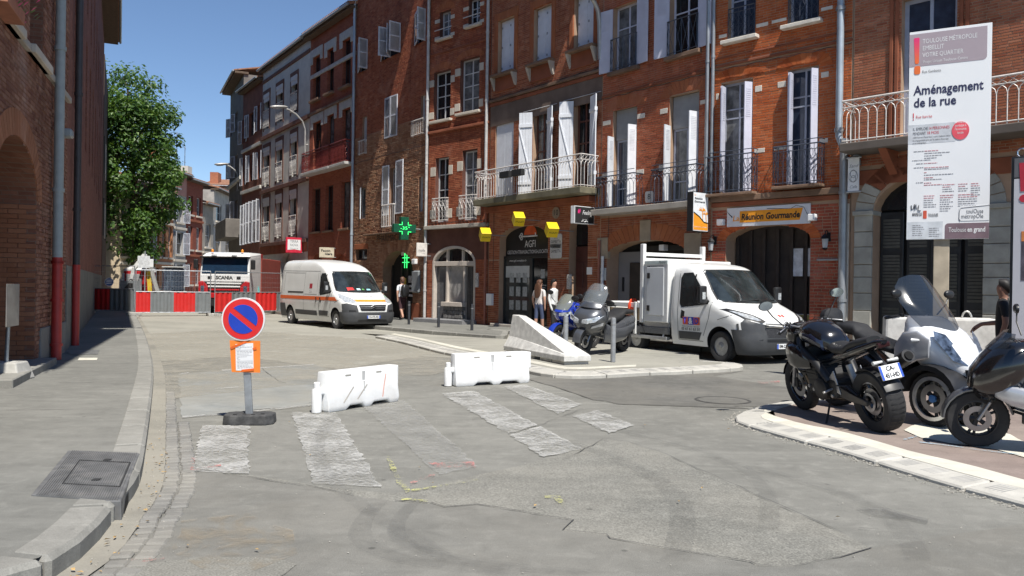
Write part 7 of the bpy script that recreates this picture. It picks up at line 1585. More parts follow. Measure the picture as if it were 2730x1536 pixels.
# ------------------------------------------------------------ no parking sign in a rubber foot
bp = G(666, 1128); ps = empty('no_parking_sign', bp, 0, 'round red and blue no parking sign on a leaning steel post in a rubber foot', 'road sign')
RUB = M('recycled_rubber', (.05, .05, .05), .9, var=.35, scale=20, bmp=.5, dirt=.5, dcol=(.16, .155, .145))
ft = MB().loft([[(-.28, -.11, 0), (-.2, -.18, 0), (.2, -.18, 0), (.28, -.1, 0), (.28, .12, 0), (.2, .18, 0), (-.2, .18, 0), (-.28, .12, 0)], [(-.27, -.1, .11), (-.19, -.17, .11), (.19, -.17, .11), (.27, -.09, .11), (.27, .11, .11), (.19, .17, .11), (-.19, .17, .11), (-.27, .11, .11)]]).build('rubber_foot', RUB, ps, bevel=.012)
ft.rotation_euler = (0, 0, .12)
for k in range(4): MB().cbox((-.15 + .1 * k, -.08 + .03 * (k % 2), .112), (.04, .03, .004)).build('foot_slot', M('black_void'), ft)
tilt = Matrix.Rotation(-.055, 4, 'Y') @ Matrix.Rotation(.03, 4, 'X')
def tl_(b): b.v = [tuple(tilt @ Vector(p)) for p in b.v]; return b
tl_(MB().box(-.04, .04, -.02, .02, .06, 1.42)).build('post', GALV, ps, bevel=.006)
zc = 1.19
def up(b, z=zc, y=0, rx=0): b.v = [tuple(tilt @ (Matrix.Translation((0, y, z)) @ Matrix.Rotation(rx, 4, 'Y') @ Vector(p))) for p in b.v]; return b
up(disc(.245, -.045, -.025)).build('sign_rim', WHT, ps); sf = up(disc(.228, -.05, -.044)).build('red_field', RED, ps)
half = [(.165 * math.cos(t), .165 * math.sin(t)) for t in [.2 + (PI - .4) * k / 18 for k in range(19)]]
for sg in (0, PI): up(MB().prism([(x, z) for x, z in half], -.0535, -.05, 'y'), rx=sg + .72).build('blue_half', BLUE, sf)
ob = up(MB().prism([(-.165, -.17), (.155, -.19), (.175, .17), (-.17, .19)], -.034, -.024, 'y'), .765).build('orange_board', M('orange_fluted_board', (.82, .22, .03), .5, var=.06, scale=8), ps)
up(MB().prism([(-.115, -.155), (.085, -.165), (.095, .15), (-.105, .145)], -.037, -.0345, 'y'), .765).build('notice_sheet', M('paper_white', (.72, .73, .74), .7, var=.04), ob)
nl = MB()
for k in range(17):
    z = .12 - .0155 * k
    if k in (3, 7, 11): nl.prism([(-.1, z), (.08, z), (.08, z + .0016), (-.1, z + .0016)], -.0383, -.037, 'y')
    else:
        x = -.095
        while x < .07:
            w = random.uniform(.012, .035); nl.prism([(x, z), (min(x + w, .08), z), (min(x + w, .08), z + .004), (x, z + .004)], -.0383, -.037, 'y'); x += w + .008
            if random.random() < .12: break
up(nl, .765).build('notice_text_lines', GRYP, ob, kind='stuff', fix=False)
for a, b in (((-.16, .1), (.02, .17)), ((-.05, -.16), (.09, -.15)), ((.09, .08), (.13, .09))): tp = MB(); tp.prism(line_poly(a, b, .026), -.041, -.0385, 'y'); up(tp, .765).build('orange_tape', M('orange_tape_dark', (.72, .13, .02), .4), ob)
up(MB().cbox((.01, -.024, 0), (.04, .006, .03)), .985).build('green_sticker', M('sticker_green', (.45, .75, .05), .5), ps)
# ------------------------------------------------------------ water filled barriers
WPL = M('white_polyethylene', (.74, .745, .74), .5, var=.05, scale=6, dirt=.5, dcol=(.5, .47, .42))
def barrier(a, c, hgt, label):
    d = Vector((c.x - a.x, c.y - a.y, 0)); L = d.length; e = empty('water_barrier', (a.x, a.y, 0), math.atan2(d.y, d.x), label, 'barrier', 'plastic barriers across the road')
    prof = [(0, .02), (.02, 0), (.3, 0), (.37, .05), (.58, .05), (.64, 0), (.74, 0), (.80, .05), (1.05, .05), (1.11, 0), (1.25, 0), (1.28, .03)]
    k = L / 1.32; bot = [(x * k + .04, z) for x, z in prof]
    secs = [(-.12, lambda x, z: z), (-.13, lambda x, z: .07 + .4 * z), (-.1, lambda x, z: hgt * .5), (-.075, lambda x, z: hgt), (.075, lambda x, z: hgt), (.1, lambda x, z: hgt * .5), (.13, lambda x, z: .07 + .4 * z), (.12, lambda x, z: z)]
    rings = [[(x, y, fz(x, z)) for y, fz in secs] for x, z in bot]
    MB().loft(rings).build('shell', WPL, e, bevel=.012, seg=2, smooth=35)
    MB().box(-.08, .06, -.06, .06, .22, .3).build('coupling_step', WPL, e, bevel=.02)
    MB().lathe([(.062, 0), (.062, .27), (.05, .29), (.04, .29), (.04, .36), (.03, .37), (.001, .37)], 18, Matrix.Translation((-.04, 0, .01))).build('coupling_pin', WPL, e, smooth=40)
    MB().box(L - .01, L + .07, -.045, .045, hgt * .45, hgt - .01).build('coupling_socket', WPL, e, bevel=.015)
    for f in (.26, .68): MB().box(L * f, L * f + .13, -.083, .083, hgt - .1, hgt - .045).build('grip_hole', M('hole_grey', (.3, .29, .26), .8), e, bevel=.015)
    MB().box(L * .49, L * .53, -.09, -.07, hgt - .16, hgt - .03).build('label_plate', M('label_grey', (.45, .45, .44), .5), e, bevel=.003); MB().box(L * .505, L * .513, -.107, -.06, .1, hgt - .16).build('centre_seam', M('label_grey'), e)
    return e, L
e, L = barrier(G(850, 1100), G(1046, 1068), .5, 'scuffed white plastic barrier with red and grey scrape marks')
for (a, b), mt in ((((.3, .1), (.5, .28)), M('scrape_grey', (.4, .37, .33), .7)), (((.55, .12), (.75, .29)), M('scrape_grey')), (((1.02, .1), (1.12, .4)), M('scrape_red', (.62, .32, .26), .7))):
    def pj(x, z): return (x, (-.13 + .03 * (z - .07) / .18 if z < .25 else -.1 + .025 * (z - .25) / .25) - .004, z)
    decal('scrape', line_poly(a, b, .018), pj, mt, e, .05)
barrier(G(1200, 1030), G(1402, 1019), .52, 'clean white plastic barrier in front of the concrete wedge')
# ------------------------------------------------------------ concrete barrier end wedge
CONC = M('rough_concrete', (.43, .42, .39), .92, var=.2, scale=5, bmp=.6, dirt=.35, dcol=(.26, .25, .22), spec=.2); CONW = M('whitewashed_concrete', (.58, .57, .54), .9, var=.18, scale=7, bmp=.7, dirt=.6, dcol=(.3, .29, .27))
wa, wb = G(1540, 972, IH), Vector((.1, 18.35, 0)); d = Vector((wa.x - wb.x, wa.y - wb.y, 0)); L = d.length
e = empty('concrete_wedge', (wb.x, wb.y, IH), math.atan2(d.y, d.x), 'sloping concrete barrier end block on the traffic island', 'concrete block')
def jr(x, h, o=0):
    k = h / .85; return [(x, -.3, .06), (x, -.3, min(h, .16)), (x, -.17 - .13 * (1 - k), min(h, .16 + .22 * k)), (x, -.09 - .17 * (1 - k), h), (x, .09 + .17 * (1 - k), h), (x, .17 + .13 * (1 - k), min(h, .16 + .22 * k)), (x, .3, min(h, .16)), (x, .3, .06)]
MB().loft([jr(0, .86), jr(L * .12, .85), jr(L * .98, .2), jr(L, .17)]).build('body', CONW, e, bevel=.01)
for x in (.1, L * .35, L * .62, L - .55): MB().box(x, x + .5, -.27, .27, 0, .07).build('foot', CONC, e)
# ------------------------------------------------------------ bollards
BOLG = M('grey_bollard_paint', (.28, .29, .3), .5, .3, var=.12, scale=8, dirt=.3); BOLD = M('charcoal_bollard_paint', (.045, .048, .055), .5, .2, var=.15, scale=8)
def bollard(loc, r, h, mat, label, group):
    e = empty('bollard', loc, 0, label, 'bollard', group); MB().lathe([(r, 0), (r, h - .04), (r * .9, h - .012), (r * .5, h), (.001, h)], 20).build('post', mat, e, smooth=40)
    MB().lathe([(r * 1.03, h - .16), (r * 1.03, h - .13)], 20).build('band', M('band_grey', (.2, .2, .2), .5), e, smooth=40); return e
p = G(1634, 965, IH); bollard(p, .052, .9, BOLG, 'grey steel bollard standing in front of the maxi scooter seat', 'grey bollards on the island')
bollard(Vector((1.14, 16.9, IH)), .052, .9, BOLG, 'grey steel bollard between the concrete wedge and the maxi scooter', 'grey bollards on the island')
for (x, y), lb in zip(((1090, 865), (1169, 873), (1258, 881)), ('nearest the orange-striped van', 'in front of the arched shop door', 'beside the gate grille of the arched shop')): bollard(G(x, y, PH), .05, .87, BOLD, 'charcoal bollard on the kerb ' + lb, 'charcoal bollards on the right-hand kerb')
# ------------------------------------------------------------ concrete block and sign boards on the right
cb0, cb1 = at_depth(2355, 1000, 13.2), at_depth(2667, 1000, 12.6); d = cb1 - cb0; d.z = 0
e = empty('concrete_block', (cb0.x, cb0.y, 0), math.atan2(d.y, d.x), 'pale concrete block with a lifting ring behind the silver scooter', 'concrete block')
MB().loft([[(0, 0, 0), (d.length, 0, 0), (d.length, .7, 0), (0, .7, 0)], [(.02, .02, 1.2), (d.length - .02, .02, 1.2), (d.length - .02, .68, 1.2), (.02, .68, 1.2)]]).build('block', CONW, e, bevel=.04)
MB().tube([(d.length * .74 + .07 * math.cos(t), .3, 1.18 + .13 * math.sin(t)) for t in [PI * k / 8 for k in range(9)]], .016, 6).build('lifting_ring', M('ring_steel', (.5, .49, .46), .5, .6), e)
# big site board
Dp = 12.9
pa, pb = at_depth(2421, 350, Dp), at_depth(2641, 350, Dp - .55); d = pb - pa; d.z = 0
zt = at_depth(2535, 74, Dp - .27).z; zb_ = at_depth(2528, 638, Dp - .27).z; wB, hB = d.length, zt - zb_
e = empty('site_board', (pa.x, pa.y, 0), math.atan2(d.y, d.x), 'tall white site information board headed by a mauve panel and a red exclamation mark', 'sign board')
BW = M('board_white', (.79, .80, .81), .45, var=.02, scale=2, dirt=.08, dcol=(.55, .55, .55)); MAUVE = M('mauve_grey_print', (.36, .30, .33), .5, var=.03); NAVY = M('navy_print', (.02, .02, .07), .5); DGY = M('dark_grey_print', (.12, .12, .13), .6); LGY = M('pale_grey_print', (.55, .57, .6), .5); REDP = M('red_print', (.55, .06, .08), .5)
MB().box(0, wB, 0, .03, zb_, zt).build('board', BW, e, bevel=.004)
WOOD = M('pale_timber_post', (.42, .36, .27), .8, var=.2, scale=4, bmp=.2)
for f, w_ in ((.34, .22),): MB().box(wB * f, wB * f + w_, .04, .24, .0, zt - .15).build('post', WOOD, e, bevel=.008)
for z in (zb_ + .4, zt - .5): MB().box(.06, wB - .06, .031, .05, z, z + .1).build('cross_batten', WOOD, e)
def bx(name, x0, x1, y0, y1, mat, r=0, z=-.003, corners=(1, 1, 1, 1)):   # fractions from left / from top
    a, b2, c, d2 = wB * x0, wB * x1, zt - hB * y1, zt - hB * y0
    if not r: pts = [(a, c), (b2, c), (b2, d2), (a, d2)]
    else:
        pts = []
        for (cx_, cz_, t0), on in zip(((b2 - r, d2 - r, 0), (a + r, d2 - r, PI / 2), (a + r, c + r, PI), (b2 - r, c + r, 1.5 * PI)), corners):
            if on: pts += [(cx_ + r * math.cos(t0 + PI / 2 * k / 6), cz_ + r * math.sin(t0 + PI / 2 * k / 6)) for k in range(7)]
            else: pts.append({0: (b2, d2), PI / 2: (a, d2), PI: (a, c), 1.5 * PI: (b2, c)}[t0])
    return MB().prism(pts, z, .0, 'y').build(name, mat, e)
def tx(s_, x, y, h, mat, width=None, al='LEFT', z=-.004, bold=0):
    return text(s_, hB * h, mat, e, frame((wB * x, z, zt - hB * y), (1, 0, 0), (0, 0, 1)), al, width=wB * width if width else None, bold=bold)
bx('mauve_panel', .0, .945, .012, .168, MAUVE, .06, corners=(0, 0, 0, 1))
PK = M('magenta_to_orange_print', (.8, .08, .2), .45)
m_, nt_, b_ = nodes('exclamation_gradient'); sx = N(nt_, 'SeparateXYZ'); nt_.links.new(wpos(nt_), sx.inputs[0]); mr = N(nt_, 'MapRange'); mr.inputs[1].default_value = zt - hB * .2; mr.inputs[2].default_value = zt - hB * .04
nt_.links.new(sx.outputs[2], mr.inputs[0]); nt_.links.new(ramp(nt_, mr.outputs[0], [(0, (.75, .16, .03)), (.35, (.8, .14, .03)), (1, (.72, .03, .16))]), b_.inputs['Base Color'])
MB().prism([(wB * .055, zt - hB * .035), (wB * .062, zt - hB * .03), (wB * .118, zt - hB * .03), (wB * .127, zt - hB * .035), (wB * .124, zt - hB * .148), (wB * .115, zt - hB * .156), (wB * .08, zt - hB * .156), (wB * .072, zt - hB * .148)], -.006, 0, 'y').build('exclamation_bar', m_, e)
bx('exclamation_dot', .066, .142, .166, .206, m_, .028, -.006)
for s_, y, w_ in (('TOULOUSE MÉTROPOLE', .052, .66), ('EMBELLIT', .085, .26), ('VOTRE QUARTIER', .118, .5)): tx(s_, .165, y, .031, WTX, w_)
tx('Projet Urbain Toulouse Centre', .175, .15, .02, WTX, .54); tx('Rue Gambetta', .165, .197, .018, DGY, .23)
tx('Aménagement', .065, .286, .062, NAVY, .85, bold=.004); tx('de la rue', .065, .345, .062, NAVY, .52, bold=.004)
bx('small_bar', .058, .07, .392, .416, REDP, 0, -.004); bx('small_dot', .058, .07, .42, .426, REDP, 0, -.004); tx('Rue barrée', .095, .412, .021, REDP, .2)
bx('grey_panel', .0, .60, .448, .54, LGY, .04, -.002, (1, 0, 0, 1))
tx('IL EMPLOIE', .06, .47, .02, DGY, .185); tx('14 PERSONNES', .255, .47, .02, REDP, .25); tx('PENDANT', .06, .492, .02, DGY, .16); tx('18 MOIS', .235, .492, .02, REDP, .14)
tx("1500 heures d'insertion y sont réalisées selon", .06, .51, .012, DGY, .46); tx("les engagements pris par le maître d'ouvrage", .06, .524, .012, DGY, .44); tx('et les entreprises.', .06, .537, .012, DGY, .17)
rc = MB().prism([(wB * .645 + wB * .105 * math.cos(2 * PI * k / 28), zt - hB * .49 + wB * .125 * math.sin(2 * PI * k / 28)) for k in range(28)], -.008, 0, 'y').build('round_badge', M('pink_orange_print', (.74, .09, .12), .45), e)
tx('Ce chantier\nparticipe à\nl’économie\nlocale', .645, .475, .017, WTX, .15, 'CENTER', -.009)
random.seed(5)
def fine(x, y, w, h=.004):
    b = MB(); q = x
    while q < x + w:
        k = random.uniform(.012, .05); b.prism([(wB * q, zt - hB * (y + h)), (wB * min(q + k, x + w), zt - hB * (y + h)), (wB * min(q + k, x + w), zt - hB * y), (wB * q, zt - hB * y)], -.003, 0, 'y'); q += k + .008
    return b
fb = MB(); fr = MB()
def cat_(B, b): B.add(b.v, b.f)
for y, w, red in ((.575, .17, 1), (.586, .31, 0), (.598, .22, 0), (.609, .15, 0), (.618, .08, 0), (.634, .16, 1), (.655, .3, 1), (.663, .3, 0), (.678, .03, 1), (.69, .36, 0), (.703, .11, 1), (.712, .22, 0), (.728, .09, 1), (.738, .22, 1)): cat_(fr if red else fb, fine(.21, y, w))
for y, x, w in ((.575, .075, .125), (.618, .06, .14), (.634, .11, .09), (.653, .08, .12), (.725, .11, .09)): cat_(fb, fine(x, y, w))
for x, y, w, n_ in ((.44, .74, .15, 4), (.63, .74, .12, 4), (.78, .74, .12, 6), (.21, .79, .16, 6), (.41, .79, .19, 8), (.63, .79, .27, 6)):
    for k in range(n_): cat_(fr if k < 2 else fb, fine(x, y + .0105 * k, w * random.uniform(.55, 1)))
for x, y, w, n_ in ((.075, .93, .15, 6), (.28, .945, .16, 5)):
    for k in range(n_): cat_(fb, fine(x, y + .0095 * k, w * random.uniform(.6, 1)))
fb.build('small_print', M('fine_print', (.3, .3, .32), .6), e, kind='stuff', fix=False); fr.build('small_print', M('fine_print_red', (.5, .25, .27), .6), e, kind='stuff', fix=False)
bx('pale_footer', .0, .45, .915, .998, M('footer_grey', (.6, .63, .66), .5), 0, -.001)
tx('MAIRIE DE', .07, .88, .021, DGY, .12, bold=.002); bx('city_emblem', .205, .25, .862, .9, M('emblem_red', (.62, .1, .05), .5), .01, -.004); tx('TOULOUSE', .27, .885, .019, DGY, .12, bold=.002)
gf = MB().tube([(wB * x, -.006, zt - hB * y) for x, y in ((.055, .835), (.06, .855), (.085, .85), (.095, .83), (.1, .86), (.115, .83), (.125, .855), (.15, .835), (.14, .86), (.175, .862))], .006, 4).build('graffiti_tag', BLK, e)
bx('mauve_footer', .475, 1.0, .925, .998, M('dark_mauve_print', (.19, .13, .15), .5), .05, -.003, (0, 1, 0, 0)); bx('logo_box', .645, 1.0, .845, .915, BW, .04, -.005, (0, 1, 1, 0))
MB().tube([(wB * x, -.006, zt - hB * y) for x, y in ((1.0, .845), (.665, .855), (.647, .87), (.645, .905), (.66, .915))], .004, 4).build('logo_outline', DGY, e)
tx('toulOuse', .83, .872, .03, DGY, .2, 'CENTER', -.0065); tx('métropOle', .8, .895, .03, DGY, .26, 'CENTER', -.0065); tx('Toulouse', .52, .957, .032, WTX, .21, 'LEFT', -.005); tx('en grand', .745, .957, .032, WTX, .21, 'LEFT', -.005, .003)
# second information panel at the right
pa = at_depth(2692, 700, 11.4); rz = -.75; e = empty('information_panel', (pa.x, pa.y, 0), rz, 'tall dark-framed information panel showing only its left edge with a red exclamation mark', 'sign board')
PZ = at_depth(2692, 418, 11.4).z
MB().box(0, 1.6, 0, .16, .35, PZ).build('frame', M('black_frame', (.012, .012, .013), .4), e, bevel=.01); MB().box(.04, 1.56, -.012, .0, .4, PZ - .32).build('panel', M('panel_grey', (.5, .5, .53), .5, var=.03), e); MB().box(.04, 1.56, -.012, .0, PZ - .3, PZ - .03).build('header', M('header_grey', (.1, .1, .11), .5), e)
RX = M('dark_red_print', (.42, .02, .04), .5); MB().prism([(.1, PZ - .1), (.2, PZ - .1), (.19, PZ - .5), (.12, PZ - .5)], -.018, -.012, 'y').build('exclamation_bar', RX, e); MB().prism([(.16 + .055 * math.cos(k * .6), PZ - .6 + .055 * math.sin(k * .6)) for k in range(10)], -.018, -.012, 'y').build('exclamation_dot', RX, e)
fx = lambda x, z: frame((x, -.0125, z), (1, 0, 0), (0, 0, 1)); text('ICI', .13, LGY, e, fx(.28, PZ - .16), 'LEFT'); text('TOULOUSE', .13, LGY, e, fx(.28, PZ - .28), 'LEFT'); text('une', .16, BLK, e, fx(.2, PZ - .9), 'LEFT', bold=.003)
MB().box(.14, .9, -.016, -.012, PZ - 1.75, PZ - 1.12).build('picture', M('picture_print', (.08, .07, .09), .5, var=.6, scale=6), e); MB().box(.14, .9, -.018, -.012, PZ - 1.2, PZ - 1.06).build('picture_caption', M('menu_orange'), e)
for k, s_ in enumerate(('• Des', '• L’a', '• De', '• Un', '• Des')): text(s_, .07, DGY, e, fx(.3, PZ - 2.1 - .13 * k), 'LEFT')
MB().tube([(.12 + .06 * math.cos(k * .7), .05, PZ + .05 + .06 * math.sin(k * .7)) for k in range(9)], .012, 6, closed=True).build('lifting_eye', CHROME, e); MB().box(.3, 1.3, .02, .14, 0, .36).build('foot', M('black_frame'), e)
# ------------------------------------------------------------ left edge: sign back in a concrete foot
p0 = G(6, 1012, PH); e = empty('temporary_sign', (p0.x, p0.y, PH), .1, 'back of a small sign on a post set in a pale concrete foot', 'road sign')
MB().loft([[(-.35, -.25, 0), (.35, -.25, 0), (.35, .25, 0), (-.35, .25, 0)], [(-.27, -.18, .26), (.27, -.18, .26), (.27, .18, .26), (-.27, .18, .26)]]).build('concrete_foot', CONC, e, bevel=.02)
MB().tube([(.05, 0, .2), (.09, 0, 1.3)], .028, 10).build('post', GALV, e, smooth=40); sp = MB().box(-.3, .26, -.05, -.035, .78, 1.4).build('sign_back', M('dull_alloy', (.33, .31, .28), .55, .4, var=.15, dirt=.3), e, bevel=.006); sp.rotation_euler = (0, 0, 1.74); sp.location = (.09, 0, 0)
# ------------------------------------------------------------ site fence panels
FG = M('fence_grey_sheet', (.2, .215, .22), .5, .3, var=.08, scale=3, dirt=.25); FR = M('fence_red_sheet', (.55, .02, .018), .45, var=.06, scale=3, dirt=.15)
def fence(a, c, segs, label):
    d = Vector((c.x - a.x, c.y - a.y, 0)); L = d.length; e = empty('fence_panel', (a.x, a.y, a.z), math.atan2(d.y, d.x), label, 'fence', 'site fence panels across the street')
    for x in (0, L): MB().tube([(x, 0, .02), (x, 0, 2.1)], .022, 8).build('frame_post', GALV, e, smooth=40)
    for z in (.18, 1.12, 2.1): MB().tube([(0, 0, z), (L, 0, z)], .02, 8).build('frame_rail', GALV, e, smooth=40)
    w = MB()
    for k in range(1, int(L / .12)): w.tube([(.12 * k, 0, 1.12), (.12 * k, 0, 2.1)], .0022, 3, caps=False)
    for z in (1.36, 1.6, 1.85): w.tube([(0, .004, z), (L, .004, z)], .0035, 3, caps=False)
    w.build('wire_mesh', GALV, e, kind='stuff', fix=False)
    for x0, x1, red in segs:
        b = MB(); n = max(2, int((x1 - x0) * L / .075)); P = []
        for k in range(n + 1): P.append((x0 * L + (x1 - x0) * L * k / n, (-.02, -.02, .015, .015)[k % 4]))
        b.add([(x, y, z) for z in (.2, 1.1) for x, y in P], [(k, k + 1, n + 2 + k, n + 1 + k) for k in range(n)]); b.build('sheet', FR if red else FG, e, fix=False)
    for x in (0, L): MB().box(x - .12, x + .12, -.33, .33, 0, .13).build('foot_block', CONC, e, bevel=.02)
    return e
fence(G(232, 836, PH), G(357, 841, PH), ((0.0, .5, 1), (.5, 1, 0)), 'fence panel reaching the shaded wall, half red half grey')
fence(G(361, 844), G(560, 843), ((0, .19, 1), (.19, .5, 0), (.5, .79, 1), (.79, 1, 0)), 'fence panel with two red sheets standing before the excavator')
fence(G(572, 843), G(757, 837), ((0, .22, 1), (.22, .56, 0), (.56, .88, 1), (.88, 1, 0)), 'fence panel behind the no parking sign and below the red lorry')
fp = at_depth(293, 752, 35.6); fs = empty('round_notice', fp + Vector((0, -.06, 0)), .1, 'round blue and white notice hung on the wire of the fence', 'sign'); disc(.19, -.012, .0).build('white_disc', WHT, fs); disc(.165, -.016, -.012).build('blue_disc', M('notice_blue', (.05, .14, .35), .5), fs)
for k in range(3): MB().box(-.12, .12, -.02, -.016, .06 - .07 * k, .1 - .07 * k).build('white_bar', WHT, fs)
# ------------------------------------------------------------ lorry behind the fence
tp = Vector((at_depth(598, 800, 40.6).x, 40.6, 0)); e = empty('tipper_lorry', tp, -PI / 2 + .04, 'red and white lorry cab standing behind the site fence', 'lorry')
LW_ = M('lorry_white', (.72, .72, .71), .3, coat=.4, var=.03); LR = M('lorry_red', (.42, .015, .02), .3, coat=.4, var=.05)
MB().loft([[(-2.1, -1.24, z0), (0 - ins, -1.24 + ins * .3, z0), (0 - ins, 1.24 - ins * .3, z0), (-2.1, 1.24, z0)] for z0, ins in ((.75, .05), (1.5, .0), (2.0, .02), (2.8, .14), (2.95, .2), (3.08, .5), (3.14, .8))]).build('cab', LW_, e, bevel=.05)
MB().loft([[(.0, -1.14, 2.04), (.03, -1.14, 2.04), (.03, 1.14, 2.04), (.0, 1.14, 2.04)], [(-.13, -1.1, 2.82), (-.1, -1.1, 2.82), (-.1, 1.1, 2.82), (-.13, 1.1, 2.82)]]).build('windscreen', M('lorry_glass', (.012, .03, .06), .08), e, bevel=.004)
MB().box(-.3, .16, -1.2, 1.2, 2.83, 2.9).build('sun_visor', BLKP, e, bevel=.02); MB().box(0, .07, -1.2, 1.2, 1.62, 2.0).build('front_panel', LW_, e, bevel=.03)
for k in range(3): MB().box(.0, .1, -.85 + .05 * k, .85 - .05 * k, 1.5 - .16 * k, 1.58 - .16 * k).build('grille_bar', LW_ if k < 2 else LR, e, bevel=.02)
MB().box(-.02, .06, -.95, .95, .9, 1.6).build('grille', BLKP, e); MB().box(-.1, .16, -1.25, 1.25, .8, 1.06).build('bumper', LR, e, bevel=.04); MB().box(-.1, .12, -1.2, 1.2, .4, .78).build('lower_bumper', BLKP, e, bevel=.04)
for sg in (-1, 1):
    MB().prism([(sg * .8, 1.05), (sg * 1.26, 1.05), (sg * 1.26, 1.62), (sg * 1.05, 1.66), (sg * .8, 1.4)], .0, .11, 'x').build('lamp_surround', LR, e, bevel=.02); MB().box(.1, .125, sg * 1.06 - .09, sg * 1.06 + .09, 1.12, 1.42).build('headlamp', M('dark_headlamp'), e, bevel=.01)
    MB().box(.0, .2, sg * .5 - .12, sg * .5 + .12, 2.9, 2.99).build('roof_lamp', HLG, e, bevel=.02); MB().cbox((.05, sg * 1.42, 2.5), (.14, .22, .5)).build('mirror', BLKP, e, bevel=.05); MB().box(.06, .09, sg * .72 - .1, sg * .72 + .1, 1.76, 1.9).build('step_recess', BLKP, e, bevel=.01)
    MB().lathe([(.06, 0), (.06, .12), (.03, .16), (.001, .16)], 12, Matrix.Translation((-.4, sg * .75, 3.12))).build('beacon', M('beacon_orange', (.75, .25, .02), .3), e, smooth=40)
    wheel(e, (-1.3, sg * 1.0, .5), .5, .3, sg); wheel(e, (-4.6, sg * 1.0, .5), .5, .3, sg)
text('SCANIA', .24, BLK, e, frame((.072, 0, 1.82), (0, 1, 0), (0, 0, 1)), width=.85, bold=.012)
MB().box(-6.4, -2.3, -1.22, 1.22, .95, 2.9).build('tipper_body', M('rust_red_steel', (.28, .06, .045), .6, var=.2, dirt=.3), e, bevel=.04); MB().box(-6.4, -.5, -.5, .5, .6, .95).build('chassis', BLKP, e); MB().box(-2.6, -2.2, -1.2, 1.2, 2.8, 3.12).build('headboard', LR, e, bevel=.03)
# ------------------------------------------------------------ things on the building site
p = at_depth(372, 800, 41.5); e = empty('site_toilet', (p.x, p.y, 0), -.1, 'red portable site toilet with a white domed roof', 'site toilet')
MB().box(-.55, .55, -.55, .55, .05, 2.1).build('cabin', LR, e, bevel=.03); blob([(-.58, 2.1, .58, .05), (-.5, 2.15, .56, .14), (0, 2.2, .56, .3), (.5, 2.15, .56, .14), (.58, 2.1, .58, .05)]).build('roof', LW_, e, smooth=50); MB().box(-.4, .4, -.58, -.55, .2, 1.95).build('door', M('toilet_grey', (.3, .3, .3), .6), e, bevel=.01); MB().box(-.6, -.5, -.57, .57, .1, 2.0).build('corner_strip', LW_, e)
p = at_depth(450, 800, 42.0); e = empty('mini_excavator', (p.x, p.y, 0), -1.9, 'white mini excavator with its arm raised behind the fence', 'excavator')
EXW = M('excavator_white', (.45, .45, .43), .45, var=.1, dirt=.3)
for y in (-.55, .55): MB().prism([(-.9, .12), (-.75, 0), (.75, 0), (.9, .12), (.9, .35), (.75, .45), (-.75, .45), (-.9, .35)], y - .16, y + .16, 'y').build('track', BLKP, e, bevel=.02)
MB().box(-.8, .6, -.6, .6, .5, 1.1).build('house', EXW, e, bevel=.1); MB().box(-.5, .4, -.05, .55, 1.1, 2.3).build('cab', M('dark_headlamp'), e, bevel=.06); MB().box(-.55, .45, -.1, .6, 2.3, 2.38).build('cab_roof', EXW, e, bevel=.03)
MB().tube([(.6, -.2, .9), (1.1, -.2, 2.2), (1.5, -.2, 2.9)], [.16, .15, .12], 6).build('boom', EXW, e); MB().tube([(1.5, -.2, 2.9), (2.2, -.2, 2.2), (2.4, -.2, 1.5)], [.12, .1, .08], 6).build('stick', EXW, e); MB().prism([(2.2, 1.5), (2.6, 1.5), (2.75, 1.1), (2.4, .9), (2.15, 1.1)], -.45, .05, 'y').build('bucket', SATB, e, bevel=.02); MB().tube([(.8, -.2, 1.2), (1.3, -.2, 2.3)], .05, 6).build('ram', CHROME, e)
p = at_depth(405, 790, 40.6); e = empty('yellow_plank', (p.x, p.y, 0), .1, 'yellow plank leaning upright behind the fence', 'plank'); pk = MB().box(-.1, .1, -.03, .03, 0, 2.1).build('board', M('plank_yellow', (.65, .45, .03), .6), e, bevel=.006); pk.rotation_euler = (.06, -.07, 0); MB().box(-.16, .16, -.02, .05, .0, .05).build('cleat', M('plank_yellow'), e)
p = at_depth(386, 760, 40.2); e = empty('site_sign', (p.x, p.y, 0), .05, 'white site sign plate on a thin post behind the fence', 'sign'); MB().tube([(0, 0, 0), (0, 0, 3.1)], .03, 8).build('post', GALV, e); MB().box(-.35, .25, -.05, -.035, 2.25, 2.85).build('plate', M('site_print', (.6, .62, .63), .5, var=.25, scale=9), e, bevel=.01); MB().box(.2, .42, -.04, -.025, 2.3, 2.7).build('side_plate', WHT, e, bevel=.01)
p = at_depth(345, 790, 39.6); e = empty('barrier_stack', (p.x, p.y, 0), .2, 'grey steel frames stacked beside the portable toilet', 'steel frames')
for k in range(5): MB().tube([(-.5 + .02 * k, .07 * k, 0), (-.45, .07 * k, 1.7), (.45, .07 * k, 1.7), (.5, .07 * k, 0)], .025, 6).build('frame', GALV, e); MB().box(-.42, .42, .07 * k - .01, .07 * k + .01, .3, 1.6).build('infill', FG, e) if k % 2 == 0 else None
